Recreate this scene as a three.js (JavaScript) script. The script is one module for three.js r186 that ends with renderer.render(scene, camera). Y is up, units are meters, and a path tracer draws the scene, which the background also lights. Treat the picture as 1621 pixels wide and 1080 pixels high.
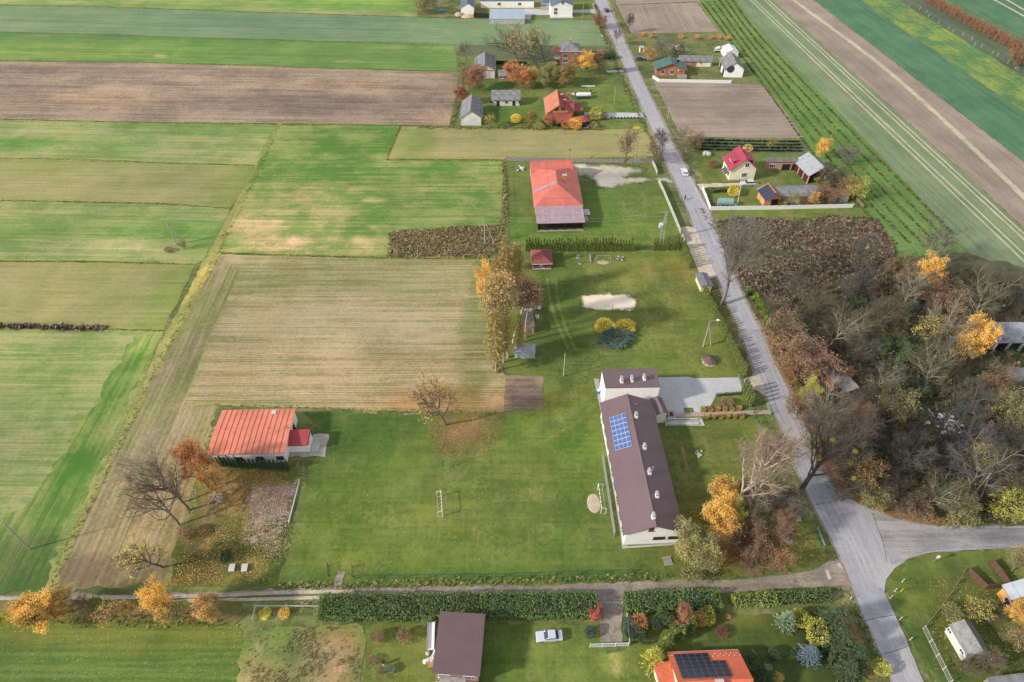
import * as THREE from 'three';
import { mergeGeometries } from 'three/addons/utils/BufferGeometryUtils.js';

// ---------- camera, sky, sun, exposure ----------
const scene = new THREE.Scene();
const CAM_H = 118, PITCH = THREE.MathUtils.degToRad(44.5), FOCAL = 1080;
const camera = new THREE.PerspectiveCamera(2 * THREE.MathUtils.radToDeg(Math.atan(540 / FOCAL)), 1024 / 682, 1, 4000);
camera.position.set(0, CAM_H, 0);
camera.lookAt(0, CAM_H - Math.sin(PITCH), -Math.cos(PITCH));
scene.add(camera);
const renderer = new THREE.WebGLRenderer({ antialias: true });
renderer.toneMapping = THREE.LinearToneMapping;
renderer.toneMappingExposure = 1.7;
renderer.shadowMap.enabled = true;
renderer.setSize(1024, 682);
const SUN = new THREE.Vector3(-0.93, 0.53, 0.34).normalize();
const sun = new THREE.DirectionalLight(new THREE.Color(1.0, 0.94, 0.84), 2.9);
sun.position.copy(SUN).multiplyScalar(600).add(new THREE.Vector3(0, 0, -180));
sun.target.position.set(0, 0, -180);
sun.castShadow = true; sun.shadow.radius = 6;
Object.assign(sun.shadow.camera, { left: -380, right: 380, top: 380, bottom: -380, near: 10, far: 1400 });
sun.shadow.mapSize.set(4096, 4096);
scene.add(sun, sun.target);

// ---------- seeded randomness and noise ----------
function rngOf(seed) { let s = (seed * 2654435761) >>> 0 || 1; return () => { s ^= s << 13; s >>>= 0; s ^= s >>> 17; s ^= s << 5; s >>>= 0; return s / 4294967296; }; }
const NT = (() => { const r = rngOf(77), a = new Float32Array(65536); for (let i = 0; i < 40; i++) r(); for (let i = 0; i < 65536; i++) a[i] = r(); return a; })();
const hash2 = (i, j, k) => NT[((i * 7919) ^ (j * 104729) ^ (k * 1299709)) & 65535];
const mod = (a, n) => ((a % n) + n) % n;
function pnoise(x, y, px, py, k) {            // value noise that repeats every px, py cells
  const i = Math.floor(x), j = Math.floor(y); let fx = x - i, fy = y - j; fx = fx * fx * (3 - 2 * fx); fy = fy * fy * (3 - 2 * fy);
  const i0 = mod(i, px), i1 = (i0 + 1) % px, j0 = mod(j, py), j1 = (j0 + 1) % py;
  const a = hash2(i0, j0, k), b = hash2(i1, j0, k), c = hash2(i0, j1, k), d = hash2(i1, j1, k);
  return (a + (b - a) * fx) * (1 - fy) + (c + (d - c) * fx) * fy;
}
const noise = (x, y, k = 1) => pnoise(x, y, 4096, 4096, k);
const fbm = (x, y, k = 1) => (noise(x, y, k) * 4 + noise(x * 2.1, y * 2.1, k + 1) * 2 + noise(x * 4.3, y * 4.3, k + 2)) / 7;
const clamp = (x, a = 0, b = 1) => Math.min(b, Math.max(a, x));
const lerp = (a, b, t) => a + (b - a) * t;
const sstep = (a, b, x) => { const t = clamp((x - a) / (b - a)); return t * t * (3 - 2 * t); };

// ---------- the survey: where a spot of the photograph lies on the ground (or at a height) ----------
const sP = Math.sin(PITCH), cP = Math.cos(PITCH);
function G(u, v, h = 0) { const x = (u - 810.5) / FOCAL, y = -(v - 540) / FOCAL, dy = -sP + y * cP, dz = -cP - y * sP, t = (h - CAM_H) / dy; return new THREE.Vector3(x * t, h, dz * t); }
function rowOf(p) { const a = p.y - CAM_H, zf = -a * sP - p.z * cP, yy = a * cP - p.z * sP; return 540 - FOCAL * yy / zf; }
function heightAt(p, v) { let lo = 0, hi = 60; for (let i = 0; i < 40; i++) { const m = (lo + hi) / 2; if (rowOf(new THREE.Vector3(p.x, m, p.z)) > v) lo = m; else hi = m; } return lo; }

// ---------- the sky: thin bright overcast with blue gaps, brighter round the sun ----------
{
  const W = 256, Hh = 128, d = new Float32Array(W * Hh * 4);
  for (let j = 0; j < Hh; j++) for (let i = 0; i < W; i++) {
    const el = ((j + 0.5) / Hh - 0.5) * Math.PI, az = ((i + 0.5) / W) * 2 * Math.PI - Math.PI;
    const dir = new THREE.Vector3(Math.cos(az) * Math.cos(el), Math.sin(el), Math.sin(az) * Math.cos(el));
    const up = Math.max(0, dir.y), c = sstep(0.35, 0.7, pnoise(i / 16, j / 9, 16, 64, 5) * 0.6 + pnoise(i / 6, j / 4, 256, 64, 6) * 0.4);
    const g = Math.pow(Math.max(0, dir.dot(SUN)), 10) * 0.8;
    const base = [lerp(0.92, 0.56, up), lerp(0.94, 0.66, up), lerp(0.98, 0.84, up)], cl = [0.97, 0.96, 0.95];
    for (let k = 0; k < 3; k++) d[(j * W + i) * 4 + k] = (lerp(base[k], cl[k], c * 0.7) + g * [1, 0.93, 0.82][k]) * (dir.y < 0 ? 0.5 : 1);
    d[(j * W + i) * 4 + 3] = 1;
  }
  const t = new THREE.DataTexture(d, W, Hh, THREE.RGBAFormat, THREE.FloatType);
  t.mapping = THREE.EquirectangularReflectionMapping; t.magFilter = THREE.LinearFilter; t.minFilter = THREE.LinearFilter; t.needsUpdate = true;
  scene.background = t; scene.environment = t; scene.environmentIntensity = 0.52; scene.backgroundIntensity = 0.52;
}

// ---------- naming ----------
const taken = {};
function numbered(n) { const k = taken[n] = (taken[n] ?? -1) + 1; return k ? n + '_' + String(k).padStart(3, '0') : n; }
function tag(o, label, category, group, kind) { if (label) o.userData.label = label; if (category) o.userData.category = category; if (group) o.userData.group = group; if (kind) o.userData.kind = kind; return o; }
function thing(name, label, category, pos, turn = 0, group) { const o = new THREE.Group(); o.name = numbered(name); if (pos) o.position.copy(pos); o.rotation.y = turn; scene.add(o); return tag(o, label, category, group); }
function mesh(name, geo, mat, parent = scene) { const m = new THREE.Mesh(geo, mat); m.name = parent === scene ? numbered(name) : name; m.castShadow = m.receiveShadow = true; parent.add(m); return m; }
function copyOf(o, pos, turn, scl, label, group) { const c = o.clone(); c.name = numbered(o.name.replace(/_\d\d\d$/, '')); c.userData = { ...o.userData }; c.position.copy(pos); c.rotation.y = turn; c.scale.copy(scl); if (label) c.userData.label = label; if (group) c.userData.group = group; scene.add(c); return c; }

// ---------- colours and textures ----------
const s2l = (c) => { c /= 255; return c <= 0.04045 ? c / 12.92 : ((c + 0.055) / 1.055) ** 2.4; };
const l2s = (x) => 255 * (x <= 0.0031308 ? 12.92 * x : 1.055 * Math.pow(x, 1 / 2.4) - 0.055);
const KA = 0.84, DESAT = 0.06;                               // photograph tone to base colour
const alb = (r, g, b) => { const c = [s2l(r) * KA, s2l(g) * KA, s2l(b) * KA], m = c[0] * 0.3 + c[1] * 0.6 + c[2] * 0.1; return c.map((x) => x + (m - x) * DESAT); };
const col = (r, g, b, k = 1) => new THREE.Color().setRGB(...alb(r, g, b).map((x) => Math.min(0.9, x * k)));
function tex(w, h, f, srgb = true) {
  const d = new Uint8Array(w * h * 4);
  for (let j = 0, q = 0; j < h; j++) for (let i = 0; i < w; i++, q += 4) {
    const c = f(i / w, j / h);
    for (let k = 0; k < 3; k++) d[q + k] = clamp(srgb ? l2s(clamp(c[k])) : c[k] * 255, 0, 255);
    d[q + 3] = 255;
  }
  const t = new THREE.DataTexture(d, w, h, THREE.RGBAFormat); t.wrapS = t.wrapT = THREE.RepeatWrapping; t.magFilter = THREE.LinearFilter; t.minFilter = THREE.LinearMipmapLinearFilter; t.generateMipmaps = true;
  if (srgb) t.colorSpace = THREE.SRGBColorSpace; t.needsUpdate = true; return t;
}
const mixc = (a, b, t) => [lerp(a[0], b[0], t), lerp(a[1], b[1], t), lerp(a[2], b[2], t)];
const sc = (a, k) => [a[0] * k, a[1] * k, a[2] * k];

// uv in metres from each face's own direction
function metreUV(geo) {
  const g = geo.index ? geo.toNonIndexed() : geo, p = g.attributes.position, uv = new Float32Array(p.count * 2);
  const a = new THREE.Vector3(), b = new THREE.Vector3(), c = new THREE.Vector3(), n = new THREE.Vector3(), t = new THREE.Vector3(), s = new THREE.Vector3();
  for (let i = 0; i < p.count; i += 3) {
    a.fromBufferAttribute(p, i); b.fromBufferAttribute(p, i + 1); c.fromBufferAttribute(p, i + 2);
    n.copy(b).sub(a).cross(t.copy(c).sub(a)).normalize();
    if (Math.abs(n.y) > 0.999) t.set(1, 0, 0); else t.set(n.z, 0, -n.x).normalize();
    s.copy(n).cross(t);
    [a, b, c].forEach((q, k) => { uv[(i + k) * 2] = q.dot(t); uv[(i + k) * 2 + 1] = q.dot(s); });
  }
  g.setAttribute('uv', new THREE.BufferAttribute(uv, 2)); g.computeVertexNormals(); return g;
}
const box = (w, h, d, x = 0, y = 0, z = 0) => new THREE.BoxGeometry(w, h, d).translate(x, y, z);
const merge = (l) => { const q = l.map((g) => { const n = g.index ? g.toNonIndexed() : g; for (const k of Object.keys(n.attributes)) if (!['position', 'normal', 'uv'].includes(k)) n.deleteAttribute(k); return n; }); return mergeGeometries(q); };
function tube(a, b, r0, r1, n = 6) { const d = b.clone().sub(a), L = d.length(), g = new THREE.CylinderGeometry(r1, r0, L, n, 1); g.translate(0, L / 2, 0); g.applyQuaternion(new THREE.Quaternion().setFromUnitVectors(new THREE.Vector3(0, 1, 0), d.normalize())); return g.translate(a.x, a.y, a.z); }
const V = (x, y, z) => new THREE.Vector3(x, y, z);

// ---------- ground sheets ----------
function refine(tri, s) {                       // split edges longer than s
  let out = [], work = tri; const s2 = s * s;
  const d2 = (a, b) => (a[0] - b[0]) ** 2 + (a[1] - b[1]) ** 2, mid = (a, b) => [(a[0] + b[0]) / 2, (a[1] + b[1]) / 2];
  while (work.length) {
    const next = [];
    for (const [a, b, c] of work) {
      const x = d2(a, b), y = d2(b, c), z = d2(c, a), m = Math.max(x, y, z);
      if (m < s2) { out.push([a, b, c]); continue; }
      if (m === x) { const q = mid(a, b); next.push([a, q, c], [q, b, c]); } else if (m === y) { const q = mid(b, c); next.push([a, b, q], [a, q, c]); } else { const q = mid(c, a); next.push([a, b, q], [q, b, c]); }
    }
    work = next;
  }
  return out;
}
function rough(poly, amp, step = 1.2, k = 3) {   // an outline with an uneven edge
  const out = [], n = poly.length;
  for (let i = 0; i < n; i++) {
    const a = poly[i], b = poly[(i + 1) % n], L = Math.hypot(b[0] - a[0], b[1] - a[1]), m = Math.max(1, Math.min(400, Math.round(L / step)));
    const nx = -(b[1] - a[1]) / L, nz = (b[0] - a[0]) / L;
    for (let j = 0; j < m; j++) {
      const t = j / m, x = lerp(a[0], b[0], t), z = lerp(a[1], b[1], t), w = amp * Math.min(1, Math.min(j, m - j) / 1.5) * (fbm(x * 0.55, z * 0.55, k) - 0.5) * 2.4;
      out.push([x + nx * w, z + nz * w]);
    }
  }
  return out;
}
const pxPoly = (pts) => pts.map(([u, v]) => { const p = G(u, v); return [p.x, p.z]; });
function smooth(pts, closed = false, n = 6) { const c = new THREE.CatmullRomCurve3(pts.map((p) => V(p[0], 0, p[1])), closed, 'centripetal'); return c.getPoints(pts.length * n).map((p) => [p.x, p.z]); }
let sheetCount = 0;
function sheet(name, poly, y, mat, o = {}) {
  const p = o.rough === 0 ? poly : rough(poly, o.rough ?? 0.35, o.step ?? 1.2, 3 + sheetCount++ % 50), c2 = p.map((q) => new THREE.Vector2(q[0], q[1]));
  if (THREE.ShapeUtils.area(c2) < 0) { c2.reverse(); p.reverse(); }
  const tris = refine(THREE.ShapeUtils.triangulateShape(c2, []).map((f) => f.map((i) => p[i])), o.s ?? 4);
  const dir = o.dir ?? 0, cd = Math.cos(dir), sd = Math.sin(dir), su = o.su ?? 96, sv = o.sv ?? 48;
  const idx = new Map(), pos = [], uv = [], cl = [], ix = [];
  for (const t of tris) for (const k of [0, 2, 1]) {
    const q = t[k], key = Math.round(q[0] * 1000) + ',' + Math.round(q[1] * 1000); let i = idx.get(key);
    if (i === undefined) {
      i = pos.length / 3; idx.set(key, i); pos.push(q[0], y, q[1]); uv.push((q[0] * cd + q[1] * sd) / su, (-q[0] * sd + q[1] * cd) / sv);
      let c = [1, 1, 1]; const lo = (fbm(q[0] / 23, q[1] / 23, 31) - 0.5) * (o.vary ?? 0.3) + (fbm(q[0] / 7, q[1] / 7, 35) - 0.5) * (o.vary2 ?? 0.22); c = [1 + lo * 1.1, 1 + lo, 1 + lo * 0.9];
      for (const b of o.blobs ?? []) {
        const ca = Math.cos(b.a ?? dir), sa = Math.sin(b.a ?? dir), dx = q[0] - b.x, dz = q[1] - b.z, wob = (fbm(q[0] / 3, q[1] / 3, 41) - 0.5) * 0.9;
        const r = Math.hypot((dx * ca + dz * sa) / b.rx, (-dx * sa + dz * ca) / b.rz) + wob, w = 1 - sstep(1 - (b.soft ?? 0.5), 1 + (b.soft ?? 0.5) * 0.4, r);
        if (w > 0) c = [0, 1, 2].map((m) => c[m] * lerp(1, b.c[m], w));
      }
      if (o.edge) { let dd = 1e9; for (let e = 0, n = poly.length; e < n; e++) { const a = poly[e], b = poly[(e + 1) % n], ex = b[0] - a[0], ez = b[1] - a[1], tt = clamp(((q[0] - a[0]) * ex + (q[1] - a[1]) * ez) / (ex * ex + ez * ez + 1e-9)); dd = Math.min(dd, Math.hypot(q[0] - a[0] - ex * tt, q[1] - a[1] - ez * tt)); } const w = 1 - sstep(0, 1, dd / o.edge.w + (fbm(q[0] / 1.7, q[1] / 1.7, 51) - 0.5) * 1.7); if (w > 0) c = [0, 1, 2].map((m) => c[m] * lerp(1, o.edge.c[m], w)); }
      cl.push(...c);
    }
    ix.push(i);
  }
  const g = new THREE.BufferGeometry(); g.setIndex(ix);
  g.setAttribute('position', new THREE.Float32BufferAttribute(pos, 3)); g.setAttribute('uv', new THREE.Float32BufferAttribute(uv, 2)); g.setAttribute('color', new THREE.Float32BufferAttribute(cl, 3));
  g.setAttribute('normal', new THREE.Float32BufferAttribute(pos.map((_, i) => (i % 3 === 1 ? 1 : 0)), 3));
  const m = mesh(name, g, mat); m.userData.kind = 'structure'; if (o.label) m.userData.label = o.label; return m;
}
const blob = (u, v, rx, rz, c, o = {}) => { const p = G(u, v); return { x: p.x, z: p.z, rx, rz, c, ...o }; };
const dirOf = (a, b) => { const p = G(...a), q = G(...b); return Math.atan2(q.z - p.z, q.x - p.x); };

// field texture: two tones mixed by streaks along u, rows across v; 96 m x 48 m
function fieldTex(k, a, b, o = {}) {
  const kk = o.k ?? 1, A = sc(alb(...a), kk), B = sc(alb(...b), kk), n = o.n ?? 1024, rows = o.rows ?? 0, ra = o.ra ?? 0, st = o.st ?? 1, gr = o.gr ?? 0.16, pa = o.pa ?? 0.5, bias = o.bias ?? 0;
  return tex(n, n, (u, v) => {
    const wv = v + (pnoise(u * 6, v * 6, 6, 6, k + 9) - 0.5) * 0.006;
    let m = 0.5 + bias + (pnoise(u * 4, wv * 60, 4, 60, k) - 0.5) * 0.75 * st + (pnoise(u * 12, wv * 140, 12, 140, k + 1) - 0.5) * 0.5 * st;
    m += (pnoise(u * 9, v * 6, 9, 6, k + 2) - 0.5) * pa + (pnoise(u * 30, v * 20, 30, 20, k + 3) - 0.5) * pa * 0.6 + (pnoise(u * 150, v * 80, 150, 80, k + 4) - 0.5) * 0.5;
    if (rows) m += (Math.abs(mod(wv * rows, 1) - 0.5) * 2 - 0.5) * ra * (0.5 + pnoise(u * 20, wv * rows, 20, rows, k + 6));
    const g = 1 + (pnoise(u * n / 2, v * n / 2, n / 2, n / 2, k + 5) - 0.5) * gr * 2;
    return sc(mixc(A, B, clamp(m)), g);
  });
}
function turfTex(k, a, b, c, o = {}) {          // mottled grass, 48 m square
  const kk = o.k ?? 1, A = sc(alb(...a), kk), B = sc(alb(...b), kk), C = sc(alb(...c), kk), n = o.n ?? 1024;
  return tex(n, n, (u, v) => {
    const m = pnoise(u * 8, v * 8, 8, 8, k) * 0.45 + pnoise(u * 22, v * 22, 22, 22, k + 1) * 0.3 + pnoise(u * 64, v * 64, 64, 64, k + 2) * 0.3 + pnoise(u * 200, v * 200, 200, 200, k + 3) * 0.3 - 0.175 + (pnoise(u * 5 + v * 2, v * 90, 5, 90, k + 8) - 0.5) * 0.3 + (pnoise(u * 120, v * 7, 120, 7, k + 9) - 0.5) * 0.16;
    const d = sstep(0.62, 0.85, pnoise(u * 14, v * 14, 14, 14, k + 5) * 0.6 + pnoise(u * 90, v * 90, 90, 90, k + 6) * 0.4);
    return sc(mixc(mixc(A, B, clamp((m - 0.2) / 0.6)), C, d * (o.dry ?? 0.6)), 1 + (pnoise(u * n / 2, v * n / 2, n / 2, n / 2, k + 4) - 0.5) * (o.gr ?? 0.45));
  });
}
const ground = (map, o = {}) => new THREE.MeshStandardMaterial({ map, vertexColors: true, roughness: o.rough ?? 0.95, ...(o.bump ? { bumpMap: map, bumpScale: o.bump } : {}) });

const M = {};
M.turf = ground(turfTex(101, [84, 104, 32], [116, 128, 48], [142, 140, 78], { dry: 0.4, k: 0.96 }), { bump: 0.1 });
M.rough = ground(turfTex(131, [76, 90, 36], [122, 128, 66], [150, 136, 92], { dry: 0.9 }), { bump: 0.2 });
M.litter = ground(turfTex(161, [102, 92, 54], [142, 118, 72], [168, 132, 74], { dry: 1, n: 512 }), { bump: 0.15 });
M.brush = ground(turfTex(171, [70, 74, 44], [98, 90, 62], [88, 100, 50], { dry: 1, n: 512 }), { bump: 0.2 });
M.weedy = ground(turfTex(175, [104, 110, 58], [132, 128, 84], [152, 138, 108], { dry: 0.8, n: 1024, gr: 0.5 }), { bump: 0.25 });
M.soilgrey = ground(turfTex(181, [124, 108, 96], [162, 144, 126], [188, 172, 152], { dry: 0.9, n: 512 }), { bump: 0.1 });
M.sand = ground(turfTex(195, [232, 212, 184], [248, 234, 212], [214, 196, 168], { dry: 0.4, n: 512, gr: 0.2 }), { bump: 0.05 });
M.gravel = ground(turfTex(191, [184, 168, 146], [214, 200, 178], [160, 156, 140], { dry: 0.7, n: 512 }), { bump: 0.05 });
M.track = ground(turfTex(201, [136, 122, 106], [170, 156, 140], [122, 116, 90], { dry: 0.7, n: 512, k: 0.88 }), { bump: 0.05 });
M.asphalt = ground(fieldTex(211, [156, 154, 160], [178, 175, 178], { n: 512, pa: 0.7, gr: 0.12 }));
M.asphaltOld = ground(fieldTex(221, [138, 136, 138], [168, 164, 162], { n: 512, pa: 1.1, gr: 0.2 }));
M.paving = ground(turfTex(231, [174, 174, 176], [192, 191, 192], [184, 182, 178], { n: 512, gr: 0.2 }));
M.teal = ground(fieldTex(301, [102, 138, 92], [132, 152, 108], { rows: 96, ra: 0.25, k: 0.86 }));
M.bright = ground(fieldTex(321, [90, 138, 44], [126, 156, 70], { rows: 96, ra: 0.2, pa: 0.7, k: 0.8 }));
M.plough = ground(fieldTex(341, [122, 102, 88], [172, 148, 122], { rows: 64, ra: 0.35, st: 0.9, gr: 0.3 }), { bump: 0.15 });
M.pale = ground(fieldTex(361, [120, 144, 66], [172, 168, 108], { rows: 64, ra: 0.22, pa: 0.8, bias: 0.02, k: 0.9 }));
M.olive = ground(fieldTex(381, [142, 142, 76], [172, 160, 104], { rows: 96, ra: 0.25, st: 0.8, k: 0.9 }));
M.stubble = ground(fieldTex(401, [138, 132, 82], [184, 164, 126], { k: 0.95, rows: 64, ra: 0.55, st: 1.2, gr: 0.25, bias: 0.06 }), { bump: 0.1 });
M.strip = ground(fieldTex(421, [124, 118, 74], [168, 148, 112], { rows: 40, ra: 0.35, st: 1.0, gr: 0.25 }), { bump: 0.1 });
M.parcel = ground(fieldTex(441, [98, 136, 46], [166, 164, 94], { rows: 64, ra: 0.2, pa: 1.0, bias: -0.1, k: 0.86 }));
M.greygreen = ground(fieldTex(461, [104, 124, 84], [128, 142, 104], { rows: 96, ra: 0.3 }));
M.tan = ground(fieldTex(481, [150, 132, 116], [178, 160, 142], { rows: 32, ra: 0.5, st: 0.8, gr: 0.2, k: 0.84 }));
M.seagreen = ground(fieldTex(501, [70, 122, 80], [96, 140, 98], { pa: 0.9, k: 0.8 }));
M.bank = ground(turfTex(151, [120, 124, 50], [160, 156, 82], [186, 170, 104], { dry: 0.9, n: 512 }), { bump: 0.2 });
M.orchard = ground(fieldTex(551, [84, 122, 50], [118, 144, 70], { n: 512, k: 0.95 }));
M.meadow = ground(fieldTex(555, [86, 116, 36], [120, 142, 60], { n: 512, k: 0.95, rows: 24, ra: 0.3 }));
M.sandy = ground(turfTex(198, [188, 176, 156], [212, 200, 178], [170, 160, 142], { dry: 0.6, n: 512, gr: 0.25 }), { bump: 0.05 });
M.mustard = ground(fieldTex(521, [84, 134, 72], [160, 172, 62], { st: 0.7, pa: 0.9, gr: 0.35, bias: -0.16, k: 0.82 }));
M.dusk = ground(fieldTex(541, [74, 92, 66], [98, 112, 82], { rows: 48, ra: 0.4 }));
M.tramline = ground(fieldTex(561, [168, 164, 132], [196, 186, 158], { n: 256 }));

// base plane of rough meadow out to the horizon
sheet('ground', [[-420, 60], [420, 60], [420, -520], [-420, -520]], 0, M.rough, { s: 14, rough: 0, su: 48, sv: 48 });
{ const far = mesh('terrain', new THREE.RingGeometry(400, 3000, 48, 3).rotateX(-Math.PI / 2).translate(0, -0.4, -200), M.far = new THREE.MeshStandardMaterial({ color: col(122, 136, 84), roughness: 1 })); far.userData.kind = 'structure'; }
let LV = 0.016, lvN = 0, lvBase = 0.016; const up = () => (LV = lvBase + (lvN++ % 13) * 0.004);
const field = (pts, mat, o = {}) => sheet(o.name ?? 'field', pxPoly(pts), up(), mat, o);
const H0 = dirOf([0, 30], [660, 40]);

// western strips
field([[-330, -60], [690, -60], [664, 0], [660, 26.5], [420, 19.5], [272, 14], [117, 8.5], [-330, 5]], M.pale, { edge: { w: 2.2, c: [0.92, 0.95, 0.72] }, dir: 0, label: 'pale yellow-green strip field at the top left', blobs: [blob(400, 8, 160, 8, [0.8, 1, 0.7]), blob(600, 4, 60, 12, [0.85, 1.05, 0.7])] });
field([[-330, 6], [117, 9.5], [272, 15], [420, 20.5], [660, 27.5], [690, 29], [760, 30.5], [944, 32], [956, 62], [966, 73], [721, 70.5], [560, 66], [420, 62], [155, 54], [0, 50], [-330, 46]], M.teal, { dir: H0, label: 'blue-green crop field crossing the top of the view', blobs: [blob(60, 30, 60, 14, [1.25, 1.15, 1.05]), blob(860, 50, 60, 20, [1.15, 1.08, 1]), blob(350, 30, 90, 9, [0.85, 0.92, 0.95])] });
field([[-330, 47], [0, 51], [155, 55], [420, 63], [560, 67], [719, 71], [722, 90], [724, 112], [600, 110], [420, 104], [210, 98], [0, 96], [-330, 92]], M.bright, { dir: H0, label: 'bright green strip field above the ploughed field', blobs: [blob(60, 80, 60, 10, [1.4, 1.25, 1.1]), blob(330, 60, 160, 5, [0.72, 0.88, 0.8]), blob(258, 89, 5, 1.6, [2.2, 1.3, 2.4]), blob(55, 57, 7, 1.8, [2, 1.2, 2.2]), blob(552, 97, 6, 1.6, [2, 1.2, 2.2]), blob(670, 76, 26, 2, [1.7, 1.2, 1.8])] });
field([[-330, 93], [0, 97], [210, 99], [420, 105], [600, 111.5], [726, 114], [722, 150], [711, 199], [600, 197], [420, 195], [181, 192.5], [90, 190], [0, 188], [-330, 184]], M.plough, { edge: { w: 2.2, c: [0.92, 0.95, 0.72] }, dir: H0, label: 'brown ploughed field left of the white barn', s: 3, blobs: [blob(150, 112, 60, 5, [0.8, 0.8, 0.84]), blob(480, 165, 70, 10, [0.74, 0.74, 0.78]), blob(500, 135, 60, 6, [1.12, 1.08, 1]), blob(190, 150, 40, 5, [1.25, 1.2, 1.14]), blob(690, 185, 14, 8, [1.2, 1.15, 1.1]), blob(80, 160, 50, 8, [1.08, 1.02, 0.94])] });
field([[-300, 186], [0, 189.5], [90, 191.5], [181, 194], [420, 197], [438, 198], [418, 232], [405, 261], [285, 259], [130, 251.5], [0, 250], [-300, 247]], M.pale, { edge: { w: 2.2, c: [0.92, 0.95, 0.72] }, dir: H0, label: 'pale green grain strip below the ploughed field', blobs: [blob(330, 205, 60, 6, [0.72, 0.88, 0.7]), blob(100, 225, 60, 5, [0.8, 0.95, 0.75]), blob(30, 228, 14, 3, [0.6, 0.9, 0.5])] });
field([[-300, 249], [0, 251], [130, 252.5], [285, 260], [404, 262], [384, 300], [364, 330], [260, 322], [60, 318], [-300, 316]], M.olive, { edge: { w: 2.2, c: [0.92, 0.95, 0.72] }, dir: 0.01, label: 'olive strip field west of the ditch', blobs: [blob(380, 292, 10, 22, [0.75, 0.95, 0.62], { a: 0 }), blob(60, 262, 60, 6, [0.9, 1, 0.85])] });
field([[-300, 318], [60, 319.5], [260, 324], [364, 331], [352, 360], [322, 412], [309, 418], [180, 414], [0, 412], [-300, 408]], M.pale, { edge: { w: 2.2, c: [0.92, 0.95, 0.72] }, dir: 0.01, label: 'patchy green and straw strip around the power pole', s: 3, blobs: [blob(120, 362, 60, 7, [0.68, 0.88, 0.6]), blob(195, 388, 11, 3, [1.45, 1.2, 1.6]), blob(328, 363, 6, 2.2, [1.5, 1.2, 1.7]), blob(255, 396, 8, 4, [1.35, 1.15, 1.4]), blob(320, 378, 14, 12, [0.7, 0.92, 0.62])] });
field([[-280, 412], [0, 415], [180, 416.5], [309, 420], [285, 470], [259, 523], [170, 521], [60, 516], [0, 514], [-280, 508]], M.olive, { edge: { w: 2.2, c: [0.92, 0.95, 0.72] }, dir: 0.01, s: 3, label: 'olive brown strip field above the dead weed strip', blobs: [blob(270, 480, 8, 26, [0.7, 0.92, 0.55], { a: 0.12 }), blob(100, 480, 50, 6, [0.94, 0.97, 0.9])] });
field([[-280, 512], [0, 519], [160, 522], [259, 525], [210, 640], [150, 770], [110, 855], [74, 930], [-280, 920]], M.pale, { edge: { w: 2.2, c: [0.92, 0.95, 0.72] }, dir: 0.0, s: 2.5, label: 'green meadow strip field at the lower left', blobs: [blob(30, 600, 40, 12, [0.9, 0.98, 0.85])] });
field([[214, 530], [252, 527], [203, 640], [146, 765], [104, 850], [66, 938], [-120, 940], [-120, 870], [41, 800], [90, 730], [160, 620]], M.parcel, { dir: dirOf([75, 930], [437, 197]), s: 1.5, rough: 1.8, vary: 0.5, vary2: 0.5, edge: { w: 3.5, c: [1.25, 1.1, 1.2] }, label: 'lush green band along the ditch', blobs: [blob(120, 740, 200, 200, [0.86, 0.98, 0.78], { a: 0 }), blob(20, 900, 22, 9, [0.55, 0.6, 0.6], { a: 0 }), blob(110, 745, 8, 5, [0.75, 0.95, 0.7]), blob(190, 610, 5, 20, [0.8, 0.95, 0.75], { a: 0.3 })] });

// the big parcel
const DW = dirOf([75, 930], [437, 197]);
field([[437, 198], [634, 198], [611, 254], [797, 255], [795, 330], [790, 362], [770, 372], [620, 368], [612, 408], [500, 405], [346, 400], [366, 350], [400, 275]], M.parcel, { edge: { w: 2.2, c: [0.92, 0.95, 0.72] }, dir: 0, s: 2.5, label: 'green sprouting field in the middle of the view', blobs: [blob(440, 330, 26, 16, [1.5, 1.25, 1.5]), blob(420, 372, 26, 10, [1.6, 1.25, 1.6]), blob(500, 392, 30, 5, [1.55, 1.2, 1.6]), blob(560, 225, 34, 16, [0.72, 0.88, 0.68]), blob(650, 275, 60, 9, [0.78, 0.92, 0.75]), blob(592, 317, 4.4, 1.8, [2.2, 1.35, 2.6]), blob(742, 316, 3, 1.6, [2.3, 1.4, 2.8]), blob(598, 361, 4, 2, [2, 1.3, 2.2]), blob(700, 345, 26, 8, [0.75, 0.92, 0.7]), blob(770, 270, 12, 12, [1.5, 1.2, 1.5]), blob(395, 300, 7, 26, [0.95, 1, 0.85], { a: 0.25 })] });
field([[620, 367], [690, 362], [790, 361], [796, 385], [770, 409], [700, 408], [626, 409]], M.litter, { s: 1.5, su: 48, sv: 48, rough: 1, label: 'brown bramble ground between the two fields', name: 'scrub_ground', blobs: [blob(650, 390, 12, 6, [0.8, 0.9, 0.75])] });
field([[345, 403], [500, 407], [620, 410], [772, 411], [776, 480], [786, 560], [800, 596], [798, 654], [700, 652], [560, 649], [345, 642], [310, 642], [292, 640], [330, 540], [380, 430]], M.stubble, { edge: { w: 2.2, c: [0.92, 0.95, 0.72] }, dir: 0, s: 2, label: 'straw coloured stubble field in the middle', blobs: [blob(760, 500, 5, 60, [0.68, 0.8, 0.6], { a: 0.05 }), blob(600, 440, 70, 10, [0.78, 0.86, 0.72]), blob(410, 520, 6, 50, [0.92, 0.92, 0.82], { a: 0.12 }), blob(560, 600, 60, 12, [1.1, 1.02, 1]), blob(700, 640, 16, 6, [0.95, 0.75, 0.6])] });
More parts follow.
